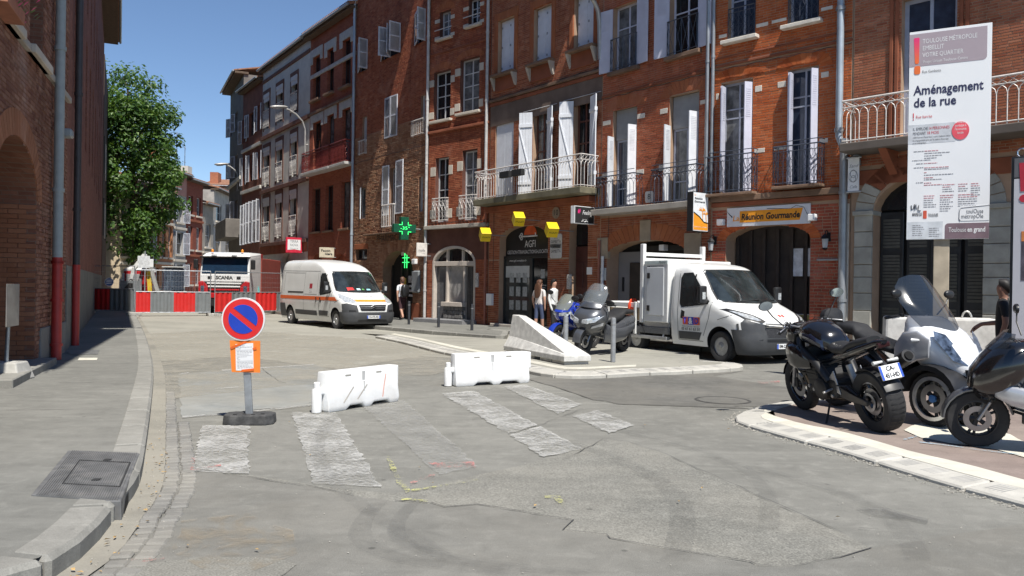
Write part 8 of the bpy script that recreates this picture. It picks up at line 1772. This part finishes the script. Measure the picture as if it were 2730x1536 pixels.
# ------------------------------------------------------------ hanging shop signs
def perp(bb, u, r, x, y):
    """where the sight line meets the upright plane square to the wall at u: (distance out, height)"""
    X, Y = S(r, x, y); q = ray(X, Y); o = bb.P(u, 0); t = (o - CAM).dot(bb.u) / q.dot(bb.u); p = CAM + q * t
    return (p - bb.A).dot(bb.n), p.z
def hang(name, bb, r, xl, yt, xr, yb, d0, th, label, mat, edge=None):
    u, _ = bb.px(r, xr, (yt + yb) / 2, d0); d1, zc = perp(bb, u, r, xl, (yt + yb) / 2); z0, z1 = perp(bb, u, r, xr, yb)[1], perp(bb, u, r, xr, yt)[1]; w = d1 - d0; h = z1 - z0
    e = empty(name, bb.P(u, (z0 + z1) / 2, d0), bb.rz, label, 'sign'); MB().box(-th, 0, -w, 0, -h / 2, h / 2).build('panel', edge or mat, e, bevel=.006); MB().box(.0, .006, -w + .02, -.02, -h / 2 + .02, h / 2 - .02).build('face', mat, e)
    for z in (h * .45, -h * .45): MB().tube([(-th / 2, -.02, z), (-th / 2, d0 + .02, z)], .018, 6).build('bracket_arm', ZINC, e)
    return e, w, h
def ft(e, w, h, s_, x, z, size, mat, width=None, **k): return text(s_, size * h, mat, e, frame((.0075, -w + w * x, h * z), (0, 1, 0), (0, 0, 1)), width=width * w if width else None, **k)
e, w, h = hang('hairdresser_sign', B4, 'Z4', 1140, 60, 1378, 268, .22, .18, 'black box sign with a pink hash and white handwriting at the first floor ledge', BLK, WHT)
ft(e, w, h, '#', .22, .22, .34, M('hot_pink', (.75, .03, .2), .5), .14, bold=.004); ft(e, w, h, 'Feeling', .62, .14, .36, WTX, .5, shear=.35); ft(e, w, h, 'COIFFURE', .5, -.26, .07, WTX, .22)
MB().tube([(.008, -w * .66, -h * .38), (.008, -w * .58, -h * .33), (.008, -w * .5, -h * .4), (.008, -w * .42, -h * .33), (.008, -w * .34, -h * .38)], .012, 5).build('moustache_logo', WTX, e)
e, w, h = hang('palm_tree_sign', B3, 'Z5', 1045, 725, 1208, 1135, .2, .2, 'upright white and orange restaurant sign with palm trees on a black box', M('sign_white_face', (.72, .74, .76), .45), BLKP)
MB().prism([(-w + .03, -h * .46), (-.03, -h * .46), (-.03, -h * .27), (-w * .3, -h * .25), (-w * .6, -h * .12), (-w + .03, -h * .02)], .006, .010, 'x').build('orange_hill', ORS, e); MB().tube([(.012, -w + .03, -h * .02), (.012, -w * .6, -h * .12), (.012, -w * .3, -h * .25), (.012, -.03, -h * .27)], .014, 5).build('hill_line', BLK, e)
for x, z, s_ in ((.6, .02, 1), (.82, -.06, .8)):
    MB().tube([(.011, -w + w * x, z * h), (.011, -w + w * (x + .03), z * h - h * .2)], .012, 5).build('palm_trunk', ORS, e); pm = MB()
    for k in range(7): a = .3 + k * .42; pm.prism([(-w + w * x, z * h), (-w + w * x + .14 * s_ * math.cos(a) - .02, z * h + .12 * s_ * math.sin(a)), (-w + w * x + .16 * s_ * math.cos(a), z * h + .06 * s_ * math.sin(a))], .008, .012, 'x')
    pm.build('palm_crown', ORS, e)
ft(e, w, h, 'Réunion', .35, .33, .075, BLK, .5, bold=.003, shear=.15); ft(e, w, h, 'Gourmande', .42, .25, .075, BLK, .68, bold=.003, shear=.15); ft(e, w, h, 'La', .13, .42, .07, ORS); text('Spécialités créoles', .04 * h, WTX, e, frame((.0115, -w * .5, -h * .38), (0, 1, 0), (0, 0, 1)), width=w * .8)
e, w, h = hang('cream_banner_sign', B6, 'Z2', 505, 824, 588, 930, .15, .03, 'small cream banner sign lettered nude on two rods', M('banner_cream', (.66, .62, .57), .7)); ft(e, w, h, 'nude', .5, -.05, .3, DGY, .62); ft(e, w, h, 'the shop', .62, -.26, .08, DGY, .3)
e, w, h = hang('craft_shop_sign', B7, 'Z3', 757, 1340, 866, 1415, .1, .04, 'cream board with black lettering hung over the workshop front', M('banner_tan', (.56, .5, .38), .7)); ft(e, w, h, 'Façon', .42, .18, .36, BLK, .62, bold=.006); ft(e, w, h, 'niers', .62, -.14, .34, BLK, .5, bold=.006)
e, w, h = hang('red_bookshop_sign', B8, 'Z3', 508, 1266, 628, 1380, .1, .05, 'square red sign with a white inner field down the street', M('sign_crimson', (.55, .02, .05), .5)); MB().prism([(-w * .9, -h * .32), (-w * .5, -h * .26), (-w * .1, -h * .32), (-w * .1, h * .36), (-w * .9, h * .36)], .006, .012, 'x').build('white_field', WHT, e)
text('TERRA\nNOVA', h * .24, DGY, e, frame((.013, -w * .5, h * .12), (0, 1, 0), (0, 0, 1)), width=w * .5); text('librairie', h * .09, DGY, e, frame((.013, -w * .5, -h * .2), (0, 1, 0), (0, 0, 1)), width=w * .5)
# pharmacy cross
u = B6.px('Z2', 535, 715, .1)[0]; d0, zc = perp(B6, u, 'Z2', 500, 712); d1, _ = perp(B6, u, 'Z2', 327, 712); z1 = perp(B6, u, 'Z2', 412, 622)[1]; z0 = perp(B6, u, 'Z2', 412, 802)[1]; w = d1 - d0; h = z1 - z0; cy = -(d0 + d1) / 2
e = empty('pharmacy_cross', B6.P(u, zc, 0), B6.rz, 'dark green pharmacy cross with lit green figures', 'sign'); a, b2, t = w / 2, h / 2, w * .17
cp = lambda k: [(cy - a * k, -t * k), (cy - t * k, -t * k), (cy - t * k, -b2 * k), (cy + t * k, -b2 * k), (cy + t * k, -t * k), (cy + a * k, -t * k), (cy + a * k, t * k), (cy + t * k, t * k), (cy + t * k, b2 * k), (cy - t * k, b2 * k), (cy - t * k, t * k), (cy - a * k, t * k)]
MB().prism(cp(1), -.2, 0, 'x').build('cross_box', M('cross_green', (.008, .085, .045), .4), e, bevel=.01); LED = M('green_led', (.02, .5, .1), .4, emit=(.05, 1, .2, 1.6))
for sx, sz in ((1, 1), (1, -1), (-1, 1), (-1, -1)):
    tt = t * .8
    MB().tube([(.008, cy + sx * a * .55, sz * tt), (.008, cy + sx * tt, sz * tt), (.008, cy + sx * tt, sz * b2 * .55)], .014, 5).build('led_line', LED, e)
text('-35°', h * .2, LED, e, frame((.006, cy, 0), (0, 1, 0), (0, 0, 1)), width=w * .42); MB().tube([(-.1, .0, 0), (-.1, -d0, 0)], .03, 8).build('bracket_arm', ZINC, e)
zc2 = B6.px('Z2', 360, 955, 0)[1]; uc = B6.px('Z2', 362, 955, 0)[0]; e = empty('window_cross', B6.P(uc, zc2, -.36), B6.rz, 'small lit green cross inside the pharmacy arch', 'sign')
for q in (((-.1, -.35), (-.1, .35)), ((.1, -.35), (.1, .35)), ((-.3, -.1), (.3, -.1)), ((-.3, .1), (.3, .1))): MB().tube([(q[0][0], 0, q[0][1]), (q[1][0], 0, q[1][1])], .015, 5).build('led_line', LED, e)
# yellow cubes
YEL = M('cube_yellow', (.82, .58, .01), .4, var=.04)
for (x, y), lb in (((463, 200), 'above the crown of the estate agent arch'), ((865, 330), 'above the street name plates'), ((60, 388), 'at the corner pipe of number ten')):
    u, z = B4.px('Z4', x, y, .95); e = empty('yellow_cube_sign', B4.P(u, z, .95), B4.rz, 'yellow cube sign ' + lb, 'sign', 'yellow cube signs'); X = Matrix.Rotation(.3, 4, 'X') @ Matrix.Rotation(.62, 4, 'Y') @ Matrix.Rotation(PI / 4 + .3, 4, 'Z')
    MB().cbox((0, 0, 0), (.36, .36, .36), X).build('cube', YEL, e, bevel=.008); text('FNAIM', .1, BLK, e, X @ frame((.181, 0, 0), (0, 1, 0), (0, 0, 1)), width=.27); text('FNAIM', .1, BLK, e, X @ frame((0, -.181, 0), (1, 0, 0), (0, 0, 1)), width=.27); MB().tube([(0, .2, 0), (0, .95, 0)], .02, 6).build('bracket_arm', ZINC, e)
# ------------------------------------------------------------ street lamps on the facades
LMP = M('lamp_alloy', (.4, .39, .37), .45, .4, var=.15)
def lamp(bb, u, r, pts, head, label, rad=.05):
    P = [perp(bb, u, r, *q) for q in pts]; z0 = P[0][1]; e = empty('street_lamp', bb.P(u, z0, 0), bb.rz, label, 'street lamp', 'lamps on curved arms on the facades')
    L_ = [(0, -max(.1, min(d, 3.5)), z - z0) for d, z in P]; MB().tube([(0, 0, L_[0][2] + .1), (0, L_[0][1], L_[0][2])] + L_[1:], rad, 8).build('arm', LMP, e, smooth=60)
    for k in (0, 1): MB().tube([(0, 0, L_[k][2] + .05), (0, L_[k][1], L_[k][2] + .05)], .03, 6).build('wall_clamp', LMP, e)
    if head:
        y, z = L_[-1][1], L_[-1][2]; X = Matrix.Translation((0, y - .35, z + .05)) @ Matrix.Rotation(.12, 4, 'X') @ Matrix.Rotation(-PI / 2, 4, 'Z')
        hb = blob([(-.45, 0, .06, .04), (-.3, .0, .12, .08), (.1, 0, .15, .09), (.4, 0, .12, .06), (.48, 0, .05, .03)]); hb.v = [tuple(X @ Vector(p)) for p in hb.v]; hb.build('lamp_head', LMP, e, smooth=50); gb = blob([(-.1, -.06, .09, .05), (.1, -.07, .12, .06), (.35, -.06, .09, .05)]); gb.v = [tuple(X @ Vector(p)) for p in gb.v]; gb.build('lamp_bowl', LGL, e, smooth=50)
lamp(B8, B8.w - .25, 'R3', ((708, 1270), (705, 1080), (706, 960), (685, 900), (640, 850), (585, 815), (560, 808)), True, 'street lamp on a long curved arm beside the red balcony house')
bq = [o for o in bpy.data.objects if o.name == 'grey_balcony_house'][0]
class _T: pass
_b = _T(); _b.A = bq.location.copy(); _b.rz = bq.rotation_euler.z; _b.u = Vector((math.cos(_b.rz), math.sin(_b.rz), 0)); _b.n = Vector((_b.u.y, -_b.u.x, 0)); _b.P = lambda u, z, d=0: _b.A + _b.u * u + _b.n * d + Vector((0, 0, z))
lamp(_b, 5.5, 'R3', ((214, 1420), (214, 1330), (212, 1298), (185, 1265), (150, 1238), (125, 1228)), True, 'street lamp standing out from the house at the street bend')
lamp(B4, B4.px('R5', 1058, 470, .1)[0], 'R5', ((1055, 480), (1052, 300), (1050, 180), (1040, 90), (1015, 25), (980, -30), (930, -60)), False, 'curved lamp arm rising between the white and lilac shutters', .07)
# ------------------------------------------------------------ people
SKIN = M('skin', (.48, .27, .19), .6, var=.08); SKIND = M('brown_skin', (.25, .13, .09), .6, var=.08)
HAIRB = M('brown_hair', (.09, .04, .022), .6, var=.3, scale=20); HAIRK = M('black_hair', (.012, .01, .01), .6, var=.3)
def person(loc, rz, label, mats, zone, arms=((.25, .1), (.25, .05)), legs=((.08, 0), (-.12, .05)), H=1.72, hair=None, hair_len=.0, skin=None):
    """mats: list; zone(p)->index into mats. One continuous skinned body"""
    k = H / 1.72; V = []; E_ = []; R_ = []
    def v(p, r): V.append(tuple(c * k for c in p)); R_.append(r * k); return len(V) - 1
    def e_(a, b): E_.append((a, b))
    pel = v((0, 0, .93), .135); wa = v((0, 0, 1.1), .12); ch = v((.01, 0, 1.3), .14); nk = v((0, 0, 1.46), .055); hd0 = v((.015, 0, 1.55), .08); hd1 = v((.02, 0, 1.63), .092); tp = v((.01, 0, 1.68), .06)
    for a, b in ((pel, wa), (wa, ch), (ch, nk), (nk, hd0), (hd0, hd1), (hd1, tp)): e_(a, b)
    for sg, (sw, bend) in zip((-1, 1), arms):
        s_ = v((0, sg * .19, 1.38), .06); el = v((-.05 + sw * .2, sg * .25, 1.1), .045); wr = v((-.02 + sw * .55 + bend, sg * .24, .88 + bend * .9), .032); hn = v((-.0 + sw * .7 + bend * 1.2, sg * .23, .79 + bend), .036); fg = v((.02 + sw * .75 + bend * 1.3, sg * .22, .72 + bend), .018)
        for a, b in ((ch, s_), (s_, el), (el, wr), (wr, hn), (hn, fg)): e_(a, b)
    for sg, (st, lift) in zip((-1, 1), legs):
        hp = v((0, sg * .095, .86), .1); kn = v((st * .7 + lift * .6, sg * .1, .48 + lift * .1), .065); an = v((st * 1.5 - lift, sg * .1, .09 + lift * .5), .042); to = v((st * 1.5 + .16 - lift, sg * .11, .035 + lift * .3), .035)
        for a, b in ((pel, hp), (hp, kn), (kn, an), (an, to)): e_(a, b)
    me = bpy.data.meshes.new('person'); me.from_pydata(V, E_, []); ob = bpy.data.objects.new('person', me); COL.objects.link(ob)
    ob.modifiers.new('s', 'SKIN'); ob.modifiers.new('u', 'SUBSURF').levels = 2
    for i, sv in enumerate(me.skin_vertices[0].data): sv.radius = (R_[i], R_[i]); sv.use_root = (i == 0)
    bpy.context.view_layer.update(); dg = bpy.context.evaluated_depsgraph_get(); m2 = bpy.data.meshes.new_from_object(ob.evaluated_get(dg)); ob.modifiers.clear(); ob.data = m2
    m2.materials.clear()
    for q in mats: m2.materials.append(q)
    for f in m2.polygons: f.material_index = zone(f.center / k); f.use_smooth = True
    ob.location = loc; ob.rotation_euler = (0, 0, rz); tag(ob, label, 'person'); hp = hair or HAIRB
    hb = blob([(-.1 * k, 1.6 * k, .06 * k, .07 * k), (-.06 * k, 1.64 * k, .095 * k, .1 * k), (.0, 1.67 * k, .1 * k, .09 * k), (.07 * k, 1.7 * k, .07 * k, .05 * k)]).build('hair', hp, ob, smooth=60)
    if hair_len: blob([(-.16 * k, (1.62 - hair_len / 2) * k, .05, .05), (-.15 * k, (1.63 - hair_len / 2) * k, .1 * k, hair_len / 2 * k), (-.08 * k, (1.64 - hair_len / 2) * k, .12 * k, hair_len / 2 * k), (-.04 * k, 1.5 * k, .08 * k, .1)]).build('long_hair', hp, ob, smooth=60)
    return ob
CL = lambda n, c=None: MATS[n] if n in MATS else M(n, c, .85, var=.12, scale=9, bmp=.2)
def arm_(p): return abs(p.y) > .2 and p.z < 1.2
def z1(p):
    if p.z < .1: return 3
    if p.z < .45: return 0
    if p.z < .95 and abs(p.y) < .2: return 2
    if arm_(p): return 0
    return 0 if p.z > 1.43 else 1
p = G(1071, 853, PH); pz = person(p, 2.2, 'walker in a white top and dark shorts carrying a black backpack', [SKIN, CL('white_tee', (.62, .64, .68)), CL('maroon_shorts', (.05, .02, .025)), CL('dark_shoe', (.03, .03, .03))], z1, ((.3, .0), (-.1, .0)), ((.16, .0), (-.16, .06)), 1.78)
bpk = blob([(-.36, 1.2, .1, .2), (-.32, 1.22, .17, .27), (-.2, 1.22, .18, .28), (-.12, 1.2, .14, .24)]).build('backpack', SATB, None, smooth=60); bpk.location = p; bpk.rotation_euler = (0, 0, 2.2); tag(bpk, 'black hiking backpack worn by the walker in the white top', 'backpack')
p = B4.P(B4.px('S', 1438, 800, 1.2)[0], PH, 1.2); person(p, .9, 'woman with long brown hair in a pale top outside the estate agent', [SKIN, CL('pale_top', (.6, .56, .54)), CL('blue_shorts', (.06, .08, .15)), CL('dark_shoe')], z1, ((.0, .0), (.1, .0)), ((.05, 0), (-.05, 0)), 1.68, None, .5)
p = B4.P(B4.px('S', 1476, 800, .9)[0], PH, .9); person(p, -.6, 'dark-haired person in a white hooded top standing by the brick pier', [SKIN, CL('white_hoodie', (.68, .69, .68)), CL('black_trousers', (.02, .02, .022)), CL('dark_shoe')], lambda p: 3 if p.z < .1 else 2 if p.z < .92 and abs(p.y) < .2 else 0 if p.z > 1.46 else 1, ((.1, .0), (.0, .0)), ((.04, 0), (-.04, 0)), 1.7, HAIRK)
p = at_depth(676, 830, 42.2); person(Vector((p.x, p.y, 0)), -1.2, 'worker in a turquoise shirt beside the lorry', [SKIN, CL('turquoise_shirt', (.12, .5, .5)), CL('work_trousers', (.07, .07, .08)), CL('dark_shoe')], lambda p: 3 if p.z < .1 else 2 if p.z < .92 and abs(p.y) < .2 else 0 if p.z > 1.46 or (arm_(p) and p.z < .9) else 1, ((.2, .1), (.1, .05)), ((.05, 0), (-.05, 0)), 1.75, HAIRK)
p = at_depth(2676, 800, 12.1); person(Vector((p.x, p.y, RH)), 2.6, 'person in a black top half hidden behind the dark-framed panel', [SKIND, CL('black_top', (.012, .012, .013)), CL('black_trousers'), CL('dark_shoe')], lambda p: 3 if p.z < .1 else 2 if p.z < .92 and abs(p.y) < .2 else 0 if p.z > 1.46 or arm_(p) else 1, ((.2, .2), (.1, .0)), ((.04, 0), (-.04, 0)), 1.72, HAIRK)
# ------------------------------------------------------------ tree beyond the left-hand wing
def leaf_mat():
    m, nt, b = nodes('broad_leaf'); g = nt.nodes.new('ShaderNodeNewGeometry'); r = g.outputs['Random Per Island']
    c = ramp(nt, r, [(0, (.022, .06, .01)), (.4, (.04, .1, .014)), (.75, (.07, .145, .02)), (1, (.12, .2, .035))]); nt.links.new(c, b.inputs['Base Color']); b.inputs['Roughness'].default_value = .5
    tr = nt.nodes.new('ShaderNodeBsdfTranslucent'); nt.links.new(mixc(nt, .5, c, (.25, .4, .04)), tr.inputs[0]); mx = nt.nodes.new('ShaderNodeMixShader'); mx.inputs[0].default_value = .3
    nt.links.new(b.outputs[0], mx.inputs[1]); nt.links.new(tr.outputs[0], mx.inputs[2]); nt.links.new(mx.outputs[0], nt.nodes['Material Output'].inputs[0]); return m
BARK = M('bark', (.09, .065, .045), .95, var=.3, scale=7, bmp=.6)
random.seed(21); tc = at_depth(342, 752, 64); tc.z = 0
e = empty('street_tree', tc, 0, 'tall dense green tree rising beyond the shaded brick wing', 'tree'); CZ, RZ, RX_ = 10.3, 8.2, 3.9
trk = MB().tube([(0, 0, 0), (.1, 0, 2.5), (0, .1, 5), (.2, 0, 8), (.1, .1, 12), (0, 0, 15.5)], [.42, .34, .3, .24, .14, .04], 10).build('trunk', BARK, e, smooth=60)
cl = []
while len(cl) < 260:
    a, t = random.uniform(0, 2 * PI), random.uniform(-1, 1); rr = random.uniform(.35, 1.0) ** .5; z = t * .97; q = math.sqrt(1 - z * z) * (1 + .42 * min(0, z + .1)) * random.uniform(.72, 1.2)
    cl.append(Vector((math.cos(a) * q * RX_ * rr, math.sin(a) * q * RX_ * rr, CZ + z * RZ * rr)))
for c in cl[:24]: MB().tube([(0, 0, max(3, c.z - 3.2)), tuple(c * .5 + Vector((0, 0, (c.z - 1.5) * .5))), tuple(c)], [.11, .07, .02], 5).build('limb', BARK, trk)
lb = MB()
for c in cl:
    R_ = random.uniform(.6, 1.4)
    for _ in range(105):
        d = Vector((random.gauss(0, 1), random.gauss(0, 1), random.gauss(0, .7))).normalized() * R_ * random.uniform(.3, 1) ** .5; p = c + d; s_ = random.uniform(.11, .22)
        n_ = (d.normalized() + Vector((random.uniform(-.6, .6), random.uniform(-.6, .6), random.uniform(.1, 1.0)))).normalized(); u_ = n_.orthogonal().normalized(); w_ = n_.cross(u_); a = random.uniform(0, 6.3); u2 = u_ * math.cos(a) + w_ * math.sin(a); w2 = n_.cross(u2)
        lb.add([p - u2 * s_, p + w2 * s_ * .55 + n_ * .03, p + u2 * s_, p - w2 * s_ * .55 + n_ * .03], [(0, 1, 2, 3)])
lb.build('crown', leaf_mat(), e, fix=False)
# potted flowers in the upper window of the shaded building
fl = MB(); gp_ = Vector((u1 - 5.0, -.3, zsil)) if 0 else None
u, z = L1.px('L1', 60, 40, .25); e = empty('window_flowers', L1.P(u, z, .25), L1.rz, 'pink flowers in a box on the upper sill of the shaded building', 'flowers'); fb = MB(); gb = MB(); random.seed(2)
for _ in range(260):
    p = Vector((random.gauss(0, .35), random.gauss(0, .12), abs(random.gauss(.1, .12)))); s_ = .035; (gb if random.random() < .6 else fb).add([p + Vector((-s_, 0, 0)), p + Vector((0, -s_, s_)), p + Vector((s_, 0, .01)), p + Vector((0, s_, -s_))], [(0, 1, 2, 3)])
gb.build('leaves', bpy.data.materials['broad_leaf'], e, fix=False, kind='stuff'); fb.build('blossom', M('pink_petal', (.55, .03, .18), .6), e, fix=False, kind='stuff'); MB().box(-.5, .5, -.12, .12, -.12, .06).build('box', M('terracotta', (.35, .14, .08), .8), e, bevel=.01)

# cables pinned along the facades
for bb, z, n_ in ((B2, B2.px('R7', 500, 372)[1] - .12, 6), (B3, B3.px('R5', 1490, 672)[1] - .1, 6), (B4, B4.px('R5', 600, 690)[1] + .03, 6), (B5, B5.px('Z2', 600, 692)[1] + .12, 4), (B6, 7.4, 7)):
    MB().tube([(bb.w * k / (2 * n_), -.075, z - (.035 if k % 2 else 0)) for k in range(2 * n_ + 1)], .011, 4).build('cable', BLKP, bb.e)
for bb, u, z0, z1 in ((B5, B5.w - .12, 3.0, 10.5), (B4, .35, 2.2, 5.2), (B3, .4, 3.2, 4.6)): MB().tube([(u, -.04, z0), (u + .03, -.05, (z0 + z1) / 2), (u - .02, -.04, z1)], .01, 4).build('cable', BLKP, bb.e)
